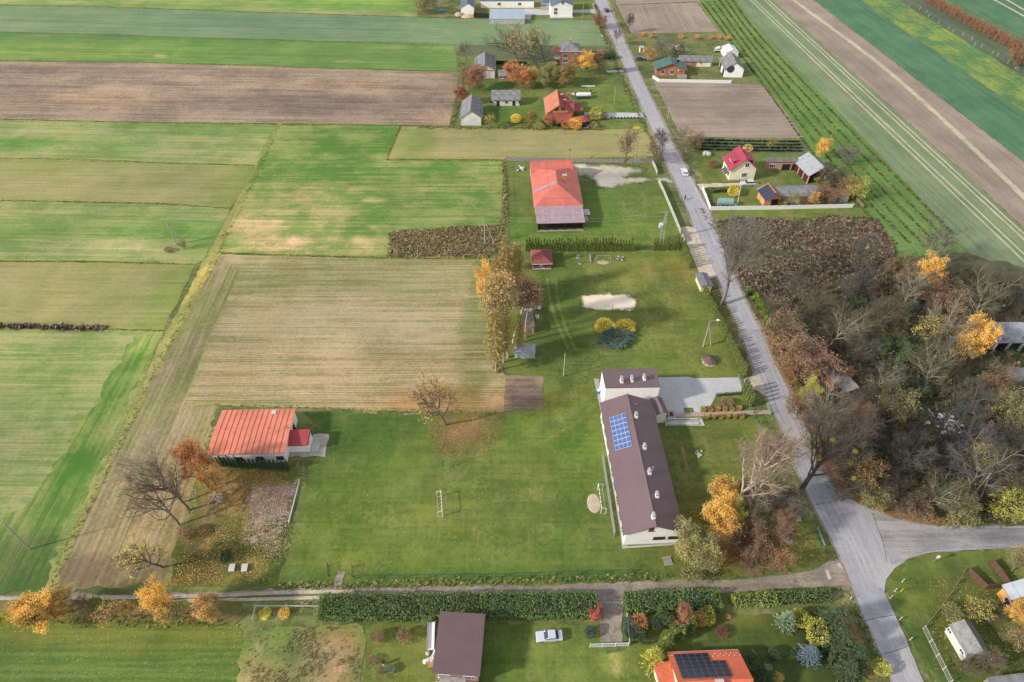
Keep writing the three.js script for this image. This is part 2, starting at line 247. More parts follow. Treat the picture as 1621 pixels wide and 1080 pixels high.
field([[345, 403], [428, 405], [388, 490], [335, 600], [310, 640], [345, 642], [330, 690], [300, 790], [257, 931], [78, 929], [140, 800], [215, 640], [290, 500]], M.strip, { edge: { w: 2.2, c: [0.92, 0.95, 0.72] }, dir: DW, s: 2, rough: 0.8, label: 'striped stubble strip running down beside the ditch', blobs: [blob(250, 640, 5, 40, [0.8, 0.94, 0.7], { a: 0.42 }), blob(165, 905, 26, 4, [0.62, 0.58, 0.6], { a: 0 }), blob(250, 800, 7, 24, [1.15, 1.05, 1], { a: 0.33 }), blob(350, 470, 6, 40, [0.76, 0.9, 0.62], { a: 0.45 })] });
field([[636, 200], [760, 203], [960, 204], [1030, 205], [1047, 247], [900, 251], [796, 252], [614, 252]], M.olive, { edge: { w: 2.2, c: [0.92, 0.95, 0.72] }, dir: 0, s: 3, label: 'olive field strip above the red roofed hall', blobs: [blob(660, 225, 8, 14, [0.7, 0.9, 0.6]), blob(690, 243, 20, 3, [1.25, 1.1, 1.2])] });
// ditch bank
field([[440, 196], [446, 196], [352, 398], [262, 560], [150, 785], [84, 934], [64, 934], [128, 795], [238, 575], [330, 398]], M.bank, { dir: DW, su: 30, sv: 30, s: 1.5, rough: 0.7, vary2: 0.5, name: 'ditch', label: 'dry grass ditch bank along the edge of the fields', blobs: [blob(300, 455, 3, 60, [1.5, 1.3, 1.1], { a: 0.42 })] });

// lawns
field([[800, 256], [906, 255], [1042, 255], [1046, 283], [1084, 385], [832, 388], [806, 380]], M.turf, { s: 1.5, su: 48, sv: 48, name: 'lawn', label: 'lawn around the red roofed hall', blobs: [blob(985, 345, 22, 18, [1.05, 1.12, 1]), blob(840, 370, 16, 8, [0.9, 1.2, 0.9]), blob(955, 330, 8, 24, [0.7, 0.85, 0.7]), blob(978, 383, 6, 2.4, [1.6, 1.2, 1.5])] });
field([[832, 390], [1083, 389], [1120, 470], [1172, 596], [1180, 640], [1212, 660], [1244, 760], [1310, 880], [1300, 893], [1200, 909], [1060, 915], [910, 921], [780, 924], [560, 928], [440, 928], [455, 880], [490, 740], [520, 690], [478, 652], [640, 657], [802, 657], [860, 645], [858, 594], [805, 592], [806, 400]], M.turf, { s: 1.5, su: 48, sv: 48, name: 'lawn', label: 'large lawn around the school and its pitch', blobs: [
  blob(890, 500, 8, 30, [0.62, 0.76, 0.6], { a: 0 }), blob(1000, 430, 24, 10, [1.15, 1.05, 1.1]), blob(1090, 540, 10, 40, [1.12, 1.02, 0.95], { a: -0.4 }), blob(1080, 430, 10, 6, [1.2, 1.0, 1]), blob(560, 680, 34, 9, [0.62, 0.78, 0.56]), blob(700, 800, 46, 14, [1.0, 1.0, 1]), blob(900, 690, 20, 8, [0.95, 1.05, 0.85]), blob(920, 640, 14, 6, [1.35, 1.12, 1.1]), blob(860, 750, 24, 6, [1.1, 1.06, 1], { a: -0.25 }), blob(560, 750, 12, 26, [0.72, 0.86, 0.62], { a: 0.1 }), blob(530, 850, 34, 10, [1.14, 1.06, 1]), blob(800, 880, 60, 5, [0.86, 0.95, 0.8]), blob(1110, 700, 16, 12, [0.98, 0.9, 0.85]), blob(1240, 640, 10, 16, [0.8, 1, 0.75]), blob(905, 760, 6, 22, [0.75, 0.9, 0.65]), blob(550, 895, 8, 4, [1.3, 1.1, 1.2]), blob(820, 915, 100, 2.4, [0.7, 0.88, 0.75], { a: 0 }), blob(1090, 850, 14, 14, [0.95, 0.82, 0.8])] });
field([[470, 737], [455, 800], [445, 870], [437, 928], [262, 930], [290, 840], [330, 740], [345, 735]], M.litter, { s: 0.8, edge: { w: 3, c: [0.62, 0.95, 0.4] }, su: 48, sv: 48, rough: 1.6, name: 'leaf_strewn_ground', label: 'leaf covered grass beside the fire station', blobs: [blob(380, 840, 6, 7, [0.55, 0.85, 0.55]), blob(400, 890, 16, 6, [0.6, 0.85, 0.55]), blob(290, 905, 8, 6, [0.62, 0.62, 0.6]), blob(330, 870, 9, 9, [0.85, 0.85, 0.7]), blob(420, 750, 12, 3, [0.8, 0.85, 0.6])] });
field([[400, 766], [425, 762], [470, 766], [464, 800], [452, 850], [444, 886], [420, 884], [378, 860], [394, 820], [384, 790]], M.soilgrey, { s: 0.5, edge: { w: 1.6, c: [0.55, 0.6, 0.35] }, su: 30, sv: 30, rough: 2, step: 0.7, name: 'bare_ground', label: 'grey patch of bare rubble ground', blobs: [blob(440, 810, 4, 4, [0.8, 0.78, 0.78]), blob(430, 870, 5, 3, [0.75, 0.9, 0.7]), blob(410, 790, 6, 5, [1.05, 0.98, 0.94])] });
field([[690, 655], [790, 653], [775, 690], [745, 712], [705, 712], [688, 690]], M.litter, { s: 0.6, edge: { w: 4, c: [0.62, 0.95, 0.4] }, su: 30, sv: 30, rough: 2.5, step: 0.7, name: 'leaf_strewn_ground', label: 'brown leaf litter under the lone bare tree' });
field([[787, 594], [860, 596], [859, 647], [790, 650], [782, 640]], M.plough, { dir: 0, su: 40, sv: 20, s: 1.2, name: 'vegetable_plot', label: 'dug brown vegetable plot left of the school', blobs: [blob(835, 625, 7, 5, [0.72, 0.72, 0.72])] });
field([[918, 467], [945, 465], [985, 465], [1008, 475], [1007, 487], [985, 492], [950, 493], [922, 487]], M.sand, { s: 0.45, edge: { w: 0.9, c: [0.22, 0.27, 0.12] }, su: 20, sv: 20, rough: 1.1, step: 0.6, name: 'sand_court', label: 'pale sand volleyball court on the lawn', blobs: [] });
field([[905, 258], [980, 261], [1022, 267], [1016, 276], [990, 280], [1041, 281], [1060, 275], [1067, 291], [1041, 287], [1010, 290], [966, 298], [950, 298], [936, 285], [911, 279]], M.sandy, { s: 0.6, edge: { w: 2.2, c: [0.3, 0.38, 0.2] }, su: 30, sv: 30, rough: 1.1, step: 0.8, name: 'driveway', label: 'pale gravel yard beside the red roofed hall', blobs: [blob(955, 287, 9, 6, [0.72, 0.74, 0.8]), blob(920, 275, 10, 4, [0.85, 0.86, 0.9]), blob(1035, 278, 14, 8, [0.86, 0.87, 0.9])] });

// bottom plots
field([[-200, 975], [60, 985], [230, 988], [372, 985], [384, 1000], [372, 1100], [-200, 1100]], M.meadow, { dir: 0.0, su: 60, sv: 30, s: 2, rough: 1, label: 'green meadow at the bottom left with scattered leaves', blobs: [blob(120, 1040, 60, 14, [0.84, 0.88, 0.75]), blob(230, 1000, 40, 4, [1.3, 1.0, 0.85])] });
field([[392, 1000], [450, 992], [575, 992], [570, 1100], [370, 1100]], M.weedy, { s: 0.9, edge: { w: 3, c: [0.8, 1.0, 0.7] }, su: 40, sv: 40, rough: 1.2, name: 'garden_plot', label: 'weedy dug garden plot at the bottom', blobs: [blob(490, 1040, 20, 10, [0.98, 0.99, 0.9]), blob(440, 1020, 6, 4, [0.8, 1, 0.75]), blob(510, 1060, 5, 5, [1.4, 1.15, 1.35]), blob(400, 1075, 5, 5, [1.6, 1.3, 1.5]), blob(555, 1050, 4, 8, [1.3, 1.05, 1.15]), blob(520, 1005, 7, 3, [1.3, 1.05, 1.15]), blob(410, 1050, 5, 8, [1.3, 1.2, 1.2]), blob(560, 1000, 5, 4, [1.2, 1.1, 1.1])] });
field([[576, 990], [700, 985], [945, 990], [960, 1035], [990, 1030], [1000, 970], [1140, 975], [1310, 965], [1330, 985], [1380, 1100], [575, 1100]], M.turf, { s: 1.2, su: 40, sv: 40, rough: 0.6, name: 'lawn', label: 'garden lawn of the two houses at the bottom', blobs: [blob(790, 1040, 6, 14, [0.6, 0.75, 0.55], { a: 0.06 }), blob(620, 1040, 7, 8, [1.1, 1, 0.95]), blob(900, 1050, 12, 7, [1.12, 1.1, 1.05]), blob(1190, 1010, 20, 10, [0.78, 0.78, 0.72]), blob(1330, 1030, 8, 14, [0.7, 0.68, 0.6], { a: 0.3 }), blob(1260, 1040, 14, 9, [0.62, 0.7, 0.58]), blob(963, 1048, 2, 3, [2, 1.7, 2.2]), blob(1190, 980, 14, 3, [1.2, 1.05, 0.95])] });
// roadside and right side
field([[1408, 945], [1400, 915], [1425, 893], [1470, 878], [1530, 874], [1700, 868], [1700, 1100], [1500, 1100], [1455, 1040], [1428, 985]], M.turf, { s: 1.5, su: 48, sv: 48, rough: 0.5, name: 'lawn', label: 'grass triangle inside the road junction', blobs: [blob(1455, 940, 8, 8, [1.05, 1.0, 0.9]), blob(1560, 1000, 14, 16, [0.55, 0.6, 0.55]), blob(1445, 1010, 3, 12, [0.7, 0.9, 0.7], { a: -0.3 })] });
field([[1145, 420], [1240, 400], [1330, 420], [1520, 400], [1660, 430], [1760, 520], [1760, 830], [1621, 831], [1470, 829], [1400, 815], [1345, 785], [1316, 755], [1290, 700], [1240, 580], [1200, 510], [1160, 450]], M.brush, { s: 2, su: 48, sv: 48, rough: 1.5, name: 'woodland_floor', label: 'leafy floor of the overgrown thicket', blobs: [blob(1420, 580, 16, 12, [0.7, 0.95, 0.7]), blob(1480, 640, 14, 8, [0.8, 0.9, 0.8]), blob(1330, 780, 12, 10, [1.3, 1.0, 0.7]), blob(1270, 600, 6, 40, [1.25, 0.95, 0.75], { a: -0.35 }), blob(1600, 570, 8, 8, [0.6, 1.1, 0.5])] });
field([[1140, 350], [1250, 346], [1382, 345], [1410, 392], [1420, 425], [1300, 470], [1230, 430], [1160, 420]], M.brush, { s: 1.2, edge: { w: 5, c: [1.1, 1.5, 0.8] }, su: 40, sv: 40, rough: 2.5, name: 'scrub_ground', label: 'dark ground under the dead weed field', blobs: [blob(1280, 400, 40, 20, [0.75, 0.7, 0.75])] });
field([[1098, 225], [1280, 232], [1320, 300], [1370, 345], [1140, 346], [1115, 300]], M.turf, { s: 2, su: 48, sv: 48, rough: 0.5, name: 'lawn', label: 'grass of the farmyard with the red roofed house', blobs: [blob(1120, 240, 10, 20, [0.9, 0.85, 0.8]), blob(1240, 335, 30, 3, [1.1, 1.05, 1])] });
field([[1110, 222], [1270, 222], [1278, 246], [1110, 236]], M.dusk, { dir: 0, su: 60, sv: 22, s: 3, name: 'garden_plot', label: 'dark garden rows behind the red roofed house' });
field([[760, 82], [950, 88], [985, 120], [1014, 178], [1030, 200], [720, 198], [742, 150], [735, 100]], M.turf, { s: 2.5, su: 48, sv: 48, rough: 0.5, name: 'lawn', label: 'grass of the farm plots in the upper middle', blobs: [blob(900, 120, 26, 8, [0.8, 0.8, 0.7]), blob(960, 160, 20, 14, [1.0, 1.1, 0.9]), blob(800, 180, 30, 8, [0.66, 0.9, 0.62]), blob(780, 135, 14, 6, [0.6, 0.85, 0.6])] });
field([[735, 72], [965, 76], [975, 98], [760, 92], [735, 86]], M.dusk, { dir: 0, su: 40, sv: 12, s: 4, name: 'garden_plot', label: 'brown furrowed garden strip behind the barn', blobs: [blob(850, 84, 60, 12, [1.15, 0.95, 0.85])] });
field([[690, 0], [752, -4], [756, 27], [680, 28], [664, 26]], M.rough, { s: 3, su: 48, sv: 48, name: 'yard', label: 'worn yard left of the white barn at the top', blobs: [blob(712, 16, 8, 7, [1.4, 1.2, 1.3])] });
field([[752, -6], [945, -8], [958, 30], [752, 27]], M.turf, { s: 3, su: 48, sv: 48, name: 'lawn', label: 'grass around the white house at the top', blobs: [blob(800, 6, 26, 10, [1.9, 1.35, 2.3], { soft: 0.2 })] });
field([[975, -30], [1096, -40], [1108, 2], [975, 7]], M.tan, { dir: 0, su: 60, sv: 24, s: 5, label: 'tan tilled plot at the very top beside the road' });
field([[977, 9], [1103, 4], [1138, 50], [1060, 52.5], [999, 53]], M.tan, { dir: dirOf([1040, 50], [1020, 6]), s: 4, label: 'tan tilled plot above the green roofed house' });
field([[1035, 129], [1205, 134], [1240, 172], [1272, 219], [1160, 218], [1078, 216]], M.tan, { dir: 0, s: 3, label: 'grey brown tilled plot below the green roofed house', blobs: [blob(1130, 165, 26, 14, [0.8, 0.8, 0.8]), blob(1180, 208, 40, 4, [1.05, 1.05, 1.05])] });
// eastern strips, running away to the upper left
const ST = [[1100, -40], [1150, -40], [1195, -40], [1255, -40], [1330, -40], [1385, -40], [1425, -40], [1555, -40]];
const DE = dirOf([1621, 255], [1288, 0]);
field([[1104, 0], [1080, -40], [1128, -40], [1165, 0], [1200, 44], [1421, 275], [1540, 400], [1560, 440], [1440, 430], [1400, 392], [1270, 220], [1155, 75]], M.orchard, { dir: dirOf([1400, 392], [1155, 75]), su: 90, sv: 40, s: 4, label: 'green orchard strip with rows of currant bushes', blobs: [blob(1300, 230, 40, 120, [0.78, 0.92, 0.72], { a: 1 })] });
field([[1165, 0], [1130, -40], [1186, -40], [1223, 0], [1532, 279], [1640, 380], [1800, 520], [1660, 520], [1560, 425], [1421, 275], [1200, 44]], M.greygreen, { dir: DE, s: 4, label: 'grey-green grain field with tramlines' });
field([[1224, 0], [1187, -40], [1247, -40], [1288, 0], [1621, 257], [1800, 392], [1800, 518], [1640, 378], [1532, 278]], M.tan, { dir: DE, su: 70, sv: 30, s: 4, label: 'brown tilled strip between the green fields', blobs: [blob(1400, 140, 120, 4, [0.85, 0.86, 0.9], { a: DE })] });
field([[1289, 0], [1248, -40], [1310, -40], [1361, 0], [1621, 179], [1800, 300], [1800, 391], [1621, 256]], M.seagreen, { dir: DE, s: 4, label: 'sea green crop strip at the upper right' });
field([[1362, 0], [1311, -40], [1366, -40], [1421, 0], [1621, 122], [1800, 228], [1800, 299], [1621, 178]], M.mustard, { dir: DE, su: 60, sv: 30, s: 4, label: 'green strip flecked with yellow mustard flowers' });
field([[1422, 0], [1367, -40], [1405, -40], [1467, 0], [1621, 90], [1800, 192], [1800, 227], [1621, 121]], M.dusk, { dir: DE, s: 4, label: 'dark grassy strip with thin stakes' });
field([[1468, 0], [1406, -40], [1700, -40], [1800, 191], [1621, 89]], M.seagreen, { dir: DE, s: 5, label: 'green field beyond the rust coloured hedge' });
field([[1110, 8], [1104, 2], [975, 8], [975, 5], [1080, -2], [1100, -10]], M.track, { rough: 0.2, s: 6, su: 30, sv: 30, name: 'path', label: 'narrow farm path at the top' });

// tramlines: bare wheel tracks in the grain
function band(name, pts, w, mat, y, o = {}) {
  const c = o.ground ? pts : pts.map(([u, v]) => { const p = G(u, v); return [p.x, p.z]; }), s = o.straight ? c : smooth(c, false, 8), L = [], R = [];
  s.forEach((p, i) => { const a = s[Math.max(0, i - 1)], b = s[Math.min(s.length - 1, i + 1)], l = Math.hypot(b[0] - a[0], b[1] - a[1]) || 1, nx = -(b[1] - a[1]) / l, nz = (b[0] - a[0]) / l, ww = (Array.isArray(w) ? lerp(w[0], w[1], i / (s.length - 1)) : w) / 2; L.push([p[0] + nx * ww, p[1] + nz * ww]); R.unshift([p[0] - nx * ww, p[1] - nz * ww]); });
  return sheet(name, [...L, ...R], y, mat, { s: 3, su: 30, sv: 30, rough: 0.12, ...o });
}
lvBase = 0.075; lvN = 0;
for (const [a, b] of [[[1188, 0], [1480, 279]], [[1194, 0], [1490, 279]], [[1210, 0], [1512, 279]], [[1216, 0], [1521, 279]]]) {
  const k = 1.9, e = [lerp(a[0], b[0], k), lerp(a[1], b[1], k)];
  band('wheel_track', [a, b, e], 0.7, M.tramline, up(), { straight: true, s: 12, label: 'pale wheel track in the grey-green field' });
}
band('wheel_track', [[1248, -6], [1400, 108], [1480, 178], [1621, 312], [1700, 390]], 2.2, M.tramline, up(), { s: 6, rough: 0.5, label: 'pale path along the brown tilled strip' });
band('wheel_track', [[1548, -14], [1600, 14], [1660, 48]], 1.6, M.tramline, up(), { s: 8, label: 'left pale wheel track beyond the rust hedge' });
band('wheel_track', [[1570, -14], [1618, 14], [1680, 52]], 1.6, M.tramline, up(), { s: 8, label: 'right pale wheel track beyond the rust hedge' });

for (const [m, a, b, k] of [[M.pale, [-40, 560], [188, 565], [1.16, 1.1, 1.1]], [M.pale, [-40, 602], [166, 606], [1.16, 1.1, 1.1]], [M.pale, [-40, 690], [112, 693], [1.16, 1.1, 1.1]], [M.olive, [-40, 445], [290, 449], [1.12, 1.1, 1.08]], [M.olive, [-40, 492], [268, 497], [1.12, 1.1, 1.08]], [M.pale, [-40, 338], [352, 346], [1.15, 1.1, 1.1]], [M.pale, [-40, 376], [310, 383], [1.15, 1.1, 1.1]], [M.olive, [-40, 285], [372, 294], [1.1, 1.08, 1.05]], [M.parcel, [420, 290], [785, 292], [1.3, 1.12, 1.3]], [M.parcel, [400, 345], [785, 343], [1.3, 1.12, 1.3]], [M.pale, [-40, 212], [420, 219], [1.12, 1.08, 1.08]], [M.bright, [-40, 76], [720, 92], [1.2, 1.08, 1.15]], [M.teal, [-40, 30], [700, 50], [1.12, 1.06, 1.05]], [M.stubble, [400, 470], [770, 474], [1.12, 1.1, 1.06]], [M.stubble, [362, 560], [780, 562], [1.1, 1.08, 1.06]]])
  for (const d of [-0.95, 0.95]) { const p = G(...a), q = G(...b); band('wheel_track', [[p.x, p.z + d], [(p.x + q.x) / 2, (p.z + q.z) / 2 + d + 0.4], [q.x, q.z + d]], 0.42, m, up(), { ground: true, su: 96, sv: 48, s: 6, rough: 0.25, dir: 0, label: 'faint tractor wheel line across a field', blobs: [{ x: 0, z: -150, rx: 900, rz: 900, c: k }] }); }
// roads
const roadL = [[927, -34], [942, 0], [953, 24], [984, 95], [991, 112], [1036.6, 214], [1064.4, 278], [1091, 335.6], [1099.4, 360], [1126, 419], [1151, 479], [1172, 523], [1190, 574], [1211, 623], [1235.5, 673], [1254, 724], [1276, 777], [1300, 823], [1330, 882], [1345, 918], [1365.5, 974], [1395, 1036.6], [1413, 1080], [1424, 1110]];
const roadR = [[1477, 1110], [1462, 1080], [1425, 992], [1399.6, 938.7], [1402.6, 918], [1416, 900], [1436.7, 885], [1466, 876], [1496, 873], [1570, 869], [1621, 866], [1760, 860], [1760, 838], [1621, 834], [1485, 833.5], [1458, 831], [1416, 822], [1374, 806], [1335, 785], [1319, 768], [1306, 752], [1290, 715], [1274, 671], [1245, 612], [1226, 574], [1204, 523], [1181, 479], [1155, 419], [1130, 360], [1123, 335.6], [1092, 277.8], [1059, 214], [1008, 112], [1001, 95], [970, 24], [960, 0], [945, -34]];
const shoulderPts = (pts, d) => pts.map(([u, v]) => [u + d, v]);
const LR = [...roadL, ...roadR];
function slab(name, poly, y, mat, o) { return sheet(name, poly, y, mat, o); }
slab('road_shoulder', pxPoly([...shoulderPts(roadL, -4), ...roadR.map(([u, v]) => (v > 870 || u > 1480 ? [u, v + (v > 850 ? 1 : -1.5)] : [u + 4, v - 1]))]), 0.09, M.track, { s: 3, su: 24, sv: 24, rough: 0.45, label: 'gravelly shoulder of the road' });
slab('road', pxPoly(LR), 0.1, M.asphalt, { s: 2.5, dir: dirOf([1211, 623], [1091, 335]), su: 80, sv: 12, rough: 0.1, vary: 0.12, vary2: 0.06, label: 'grey asphalt country road with its junction', blobs: [blob(1420, 845, 10, 3, [0.8, 0.8, 0.82]), blob(1560, 850, 30, 4, [0.78, 0.78, 0.8]), blob(1390, 880, 6, 5, [1.1, 1.08, 1.04]), blob(1370, 950, 5, 4, [0.84, 0.85, 0.88]), blob(1340, 830, 10, 8, [0.95, 0.96, 1])] });
band('road_marking', [[1166, 470], [1172, 474], [1174, 477]], 0.4, M.tramline, 0.106, { label: 'faint pale crack beside the big bare tree' });
band('gravel_layby', [[1094, 360], [1112, 405], [1128, 440]], 6, M.gravel, 0.095, { label: 'pale gravel strip along the road by the big tree', rough: 0.9 });
slab('side_road', pxPoly([[1380, 812], [1416, 824], [1458, 833], [1485, 835.5], [1621, 836], [1760, 840], [1760, 858], [1621, 864], [1570, 867], [1496, 871], [1466, 874.5], [1436, 884], [1412, 896], [1400, 870]]), 0.104, M.asphaltOld, { s: 2.5, dir: 0, su: 60, sv: 16, rough: 0.12, label: 'older darker asphalt of the side road', blobs: [blob(1412, 852, 5, 5, [1.14, 1.12, 1.08]), blob(1500, 850, 30, 1.2, [0.86, 0.86, 0.88], { a: 0 }), blob(1600, 845, 20, 1.5, [0.9, 0.9, 0.92], { a: 0 })] });
slab('asphalt_patch', pxPoly([[1172.6, 523], [1204, 523], [1226, 574], [1190.6, 574]]), 0.104, M.asphalt, { s: 2, dir: 1.2, su: 60, sv: 12, rough: 0.05, vary: 0.05, vary2: 0.05, label: 'fresher grey patch across the road beside the thuja line', blobs: [blob(1198, 548, 30, 30, [0.92, 0.92, 0.94])] });
slab('asphalt_patch', pxPoly([[1353, 936], [1396, 930], [1400, 939], [1416, 972], [1370, 984], [1366, 972]]), 0.104, M.asphalt, { s: 2, dir: 1.2, su: 60, sv: 12, rough: 0.3, vary: 0.05, vary2: 0.05, label: 'bluish darker patch on the road below the junction', blobs: [blob(1385, 955, 30, 30, [0.86, 0.87, 0.91])] });
for (const off of [-1.9, -0.75, 0.75, 1.9]) { const mid = roadL.slice(2, 20).map((q, i) => { const p = G(...q); return [p.x + 2.75 + off, p.z]; }); band('tyre_lane', mid, 0.55, M.asphalt, 0.1055 + off * 0.0001, { ground: true, su: 80, sv: 12, s: 4, rough: 0.25, vary: 0.1, label: 'polished tyre lane along the road', blobs: [{ x: 0, z: -150, rx: 600, rz: 600, c: [0.95, 0.95, 0.96] }] }); }
M.crack = new THREE.MeshStandardMaterial({ color: col(112, 112, 116), roughness: 1 });
for (const c of [[[1380, 812], [1398, 860], [1404, 890]], [[1172.6, 523], [1190, 523.4], [1204, 523]], [[1366, 984], [1392, 978], [1418, 974]], [[1290, 800], [1306, 797], [1330, 790]], [[1215, 600], [1228, 640], [1242, 672]], [[1100, 330], [1118, 368], [1132, 400]], [[1398, 1036], [1426, 1028], [1440, 1022]]]) band('road_crack', c, 0.14, M.crack, 0.11, { rough: 0.12, s: 8, label: 'thin dark crack line in the asphalt' });
slab('concrete_patch', pxPoly([[1306, 903], [1311, 903], [1316, 917], [1311, 918]]), 0.108, M.paving, { s: 1, su: 20, sv: 20, rough: 0.1, label: 'pale concrete wedge at the mouth of the dirt track' });
slab('concrete_patch', pxPoly([[1324, 893], [1329, 892], [1335, 901], [1328, 899]]), 0.108, M.paving, { s: 1, su: 20, sv: 20, rough: 0.1, label: 'pale concrete wedge nearest the road at the track mouth' });
// dirt track
slab('dirt_road', pxPoly([[-60, 938], [0, 943], [100, 941], [200, 941], [330, 938], [450, 933], [545, 930], [660, 929], [780, 928], [910, 925], [1000, 921.6], [1065, 920], [1140, 918.5], [1200, 914.5], [1250, 909], [1290, 901], [1312, 888], [1332, 888], [1346, 916], [1345, 937], [1306, 929], [1259, 931], [1140, 940], [987, 941], [985, 1020], [950, 1020], [946, 941], [780, 944], [660, 946], [545, 948], [450, 951], [330, 954], [200, 955], [100, 957], [0, 960], [-60, 960]]), 0.082, M.track, { s: 1.2, su: 30, sv: 30, rough: 0.5, dir: 0, label: 'dirt track along the bottom hedges', blobs: [blob(330, 947, 30, 0.5, [0.5, 0.7, 0.34], { a: 0, soft: 0.4 }), blob(440, 944, 14, 0.5, [0.5, 0.7, 0.34], { a: 0, soft: 0.4 }), blob(100, 952, 34, 0.6, [0.6, 0.66, 0.45], { a: 0, soft: 0.3 }), blob(300, 960, 20, 2, [0.9, 0.68, 0.5], { a: 0 }), blob(540, 890, 5, 3, [1.1, 1, 1]), blob(967, 980, 3.2, 8, [1.02, 1.04, 1.1]), blob(740, 938, 50, 1, [0.95, 0.95, 0.98], { a: 0 })] });
for (const [a, b] of [[[594, 930], [530, 911]]]) band('wheel_track', [[534, 934], [536, 920], [541, 905]], 1.4, M.track, 0.086, { label: 'worn wheel ruts leading from the lawn gate' });
// school paving
slab('paved_yard', pxPoly([[1040, 598], [1090, 597], [1099, 599.4], [1170, 598], [1176, 618], [1173, 622], [1134, 625], [1124, 645], [1108.4, 646], [1109.5, 653], [1099, 653], [1097, 646], [1082, 646], [1083, 654], [1066, 655], [1040, 640]]), 0.1, M.paving, { s: 2, su: 20, sv: 20, rough: 0.03, label: 'grey concrete block yard in front of the school', vary: 0.06, vary2: 0.05 });
slab('driveway', pxPoly([[1175, 600], [1190, 596], [1197, 585], [1216, 629], [1206, 625], [1194, 617], [1176, 618]]), 0.12, M.gravel, { s: 1.5, su: 20, sv: 20, rough: 0.5, label: 'gravel apron from the school yard to the road', blobs: [blob(1196, 605, 12, 12, [0.85, 0.86, 0.88])] });
slab('path', pxPoly([[1066, 655], [1109, 653], [1218, 649.4], [1219, 656], [1110, 660], [1068, 660.5]]), 0.104, new THREE.MeshStandardMaterial({ map: tex(256, 256, (u, v) => { const r = Math.floor(v * 32), b = hash2(Math.floor(u * 16 + (r % 2) * 0.5), r, 8), j = Math.min(mod(u * 16 + (r % 2) * 0.5, 1), mod(v * 32, 1) * 0.6) < 0.06 ? 0.8 : 1; return sc(alb(168 + b * 14, 146 + b * 10, 138), j); }), vertexColors: true, roughness: 0.9 }), { s: 2, su: 3.2, sv: 3.2, rough: 0, label: 'pinkish block path from the road to the school entrance' });
slab('pavement_strip', pxPoly([[940, 600], [948, 600], [960, 648], [974, 735], [994, 867], [985, 868], [952, 655]]), 0.08, M.paving, { s: 3, su: 20, sv: 20, rough: 0.05, label: 'concrete strip along the west wall of the school', blobs: [blob(970, 760, 8, 60, [0.9, 0.86, 0.78], { a: 0 })] });
slab('pavement_strip', pxPoly([[985, 866], [1085, 859], [1086, 862], [985, 869]]), 0.078, M.paving, { s: 3, su: 20, sv: 20, rough: 0.05, label: 'concrete strip below the south gable of the school', blobs: [blob(1030, 864, 20, 3, [0.9, 0.86, 0.78])] });
slab('gravel_pad', pxPoly([[455, 716], [488, 700], [497, 688], [521, 688], [515, 724], [458, 724]]), 0.09, M.gravel, { s: 0.8, su: 14, sv: 14, rough: 0.4, step: 0.6, label: 'grey gravel pad beside the red annex', blobs: [blob(505, 705, 14, 14, [0.76, 0.8, 0.86])] });
slab('driveway', pxPoly([[925, 178], [1022, 179], [1026, 187], [940, 188], [925, 186]]), 0.09, M.paving, { s: 3, su: 20, sv: 20, rough: 0.1, label: 'paved drive to the red tiled house' });
slab('driveway', pxPoly([[829, 14], [872, 15], [872, 24], [841, 24], [840, 31], [829, 31]]), 0.09, M.paving, { s: 4, su: 20, sv: 20, rough: 0, label: 'pale paved yard beside the white house at the top' });
slab('driveway', pxPoly([[905, 16], [947, 15], [952, 24], [938, 21], [905, 20]]), 0.09, M.paving, { s: 4, su: 20, sv: 20, rough: 0, label: 'pale drive from the white house to the road' });
slab('driveway', pxPoly([[959, 112], [990, 111], [994, 115], [962, 115]]), 0.09, M.paving, { s: 4, su: 20, sv: 20, rough: 0.1, label: 'short concrete drive to the brick house' });
slab('driveway', pxPoly([[1101, 293], [1112, 291], [1180, 290], [1200, 290], [1202, 294], [1120, 296.5], [1108, 302]]), 0.09, M.gravel, { s: 2, su: 20, sv: 20, rough: 0.4, label: 'rutted gravel drive to the red roofed house' });
slab('bare_ground', pxPoly([[1075, 700], [1081, 699], [1092, 745], [1085, 748]]), 0.09, M.litter, { s: 1, su: 20, sv: 20, rough: 0.6, label: 'long bare flower bed on the lawn beside the school' });

for (const [pts, w] of [[[[962, 612], [930, 640], [880, 668], [800, 700], [700, 740]], 1.6], [[[966, 622], [936, 652], [890, 684], [830, 712], [740, 756]], 1.2], [[[880, 440], [884, 480], [896, 520], [912, 556]], 0.9], [[[866, 440], [872, 480], [886, 522], [900, 552]], 0.9]]) band('worn_track', pts, w, M.turf, 0.07 + w * 0.002, { su: 48, sv: 48, rough: 0.6, s: 1.5, label: 'faint worn wheel arc across the lawn', blobs: [blob(850, 620, 200, 200, [1.05, 1.03, 1.05])] });

field([[-60, 952], [380, 954], [392, 972], [370, 990], [230, 990], [60, 988], [-60, 984]], M.litter, { s: 1, su: 30, sv: 30, rough: 1.2, name: 'leaf_strewn_ground', label: 'leaf litter under the trackside trees', edge: { w: 2.6, c: [0.62, 0.95, 0.4] } });
field([[1140, 826], [1200, 812], [1246, 850], [1254, 888], [1180, 906], [1120, 908], [1100, 880]], M.litter, { s: 1, su: 30, sv: 30, rough: 1.2, name: 'leaf_strewn_ground', label: 'russet leaf carpet under the trees by the junction', edge: { w: 3.5, c: [0.62, 0.95, 0.4] }, blobs: [blob(1180, 860, 10, 8, [0.9, 0.72, 0.62])] });
band('leaf_verge', [[1206, 505], [1236, 568], [1262, 625], [1290, 690], [1318, 748], [1345, 782], [1400, 812], [1460, 828], [1540, 832]], 3.2, M.litter, 0.078, { rough: 1, s: 1, label: 'strip of orange fallen leaves along the road and thicket', blobs: [blob(1300, 650, 90, 90, [1.15, 0.92, 0.8])] });
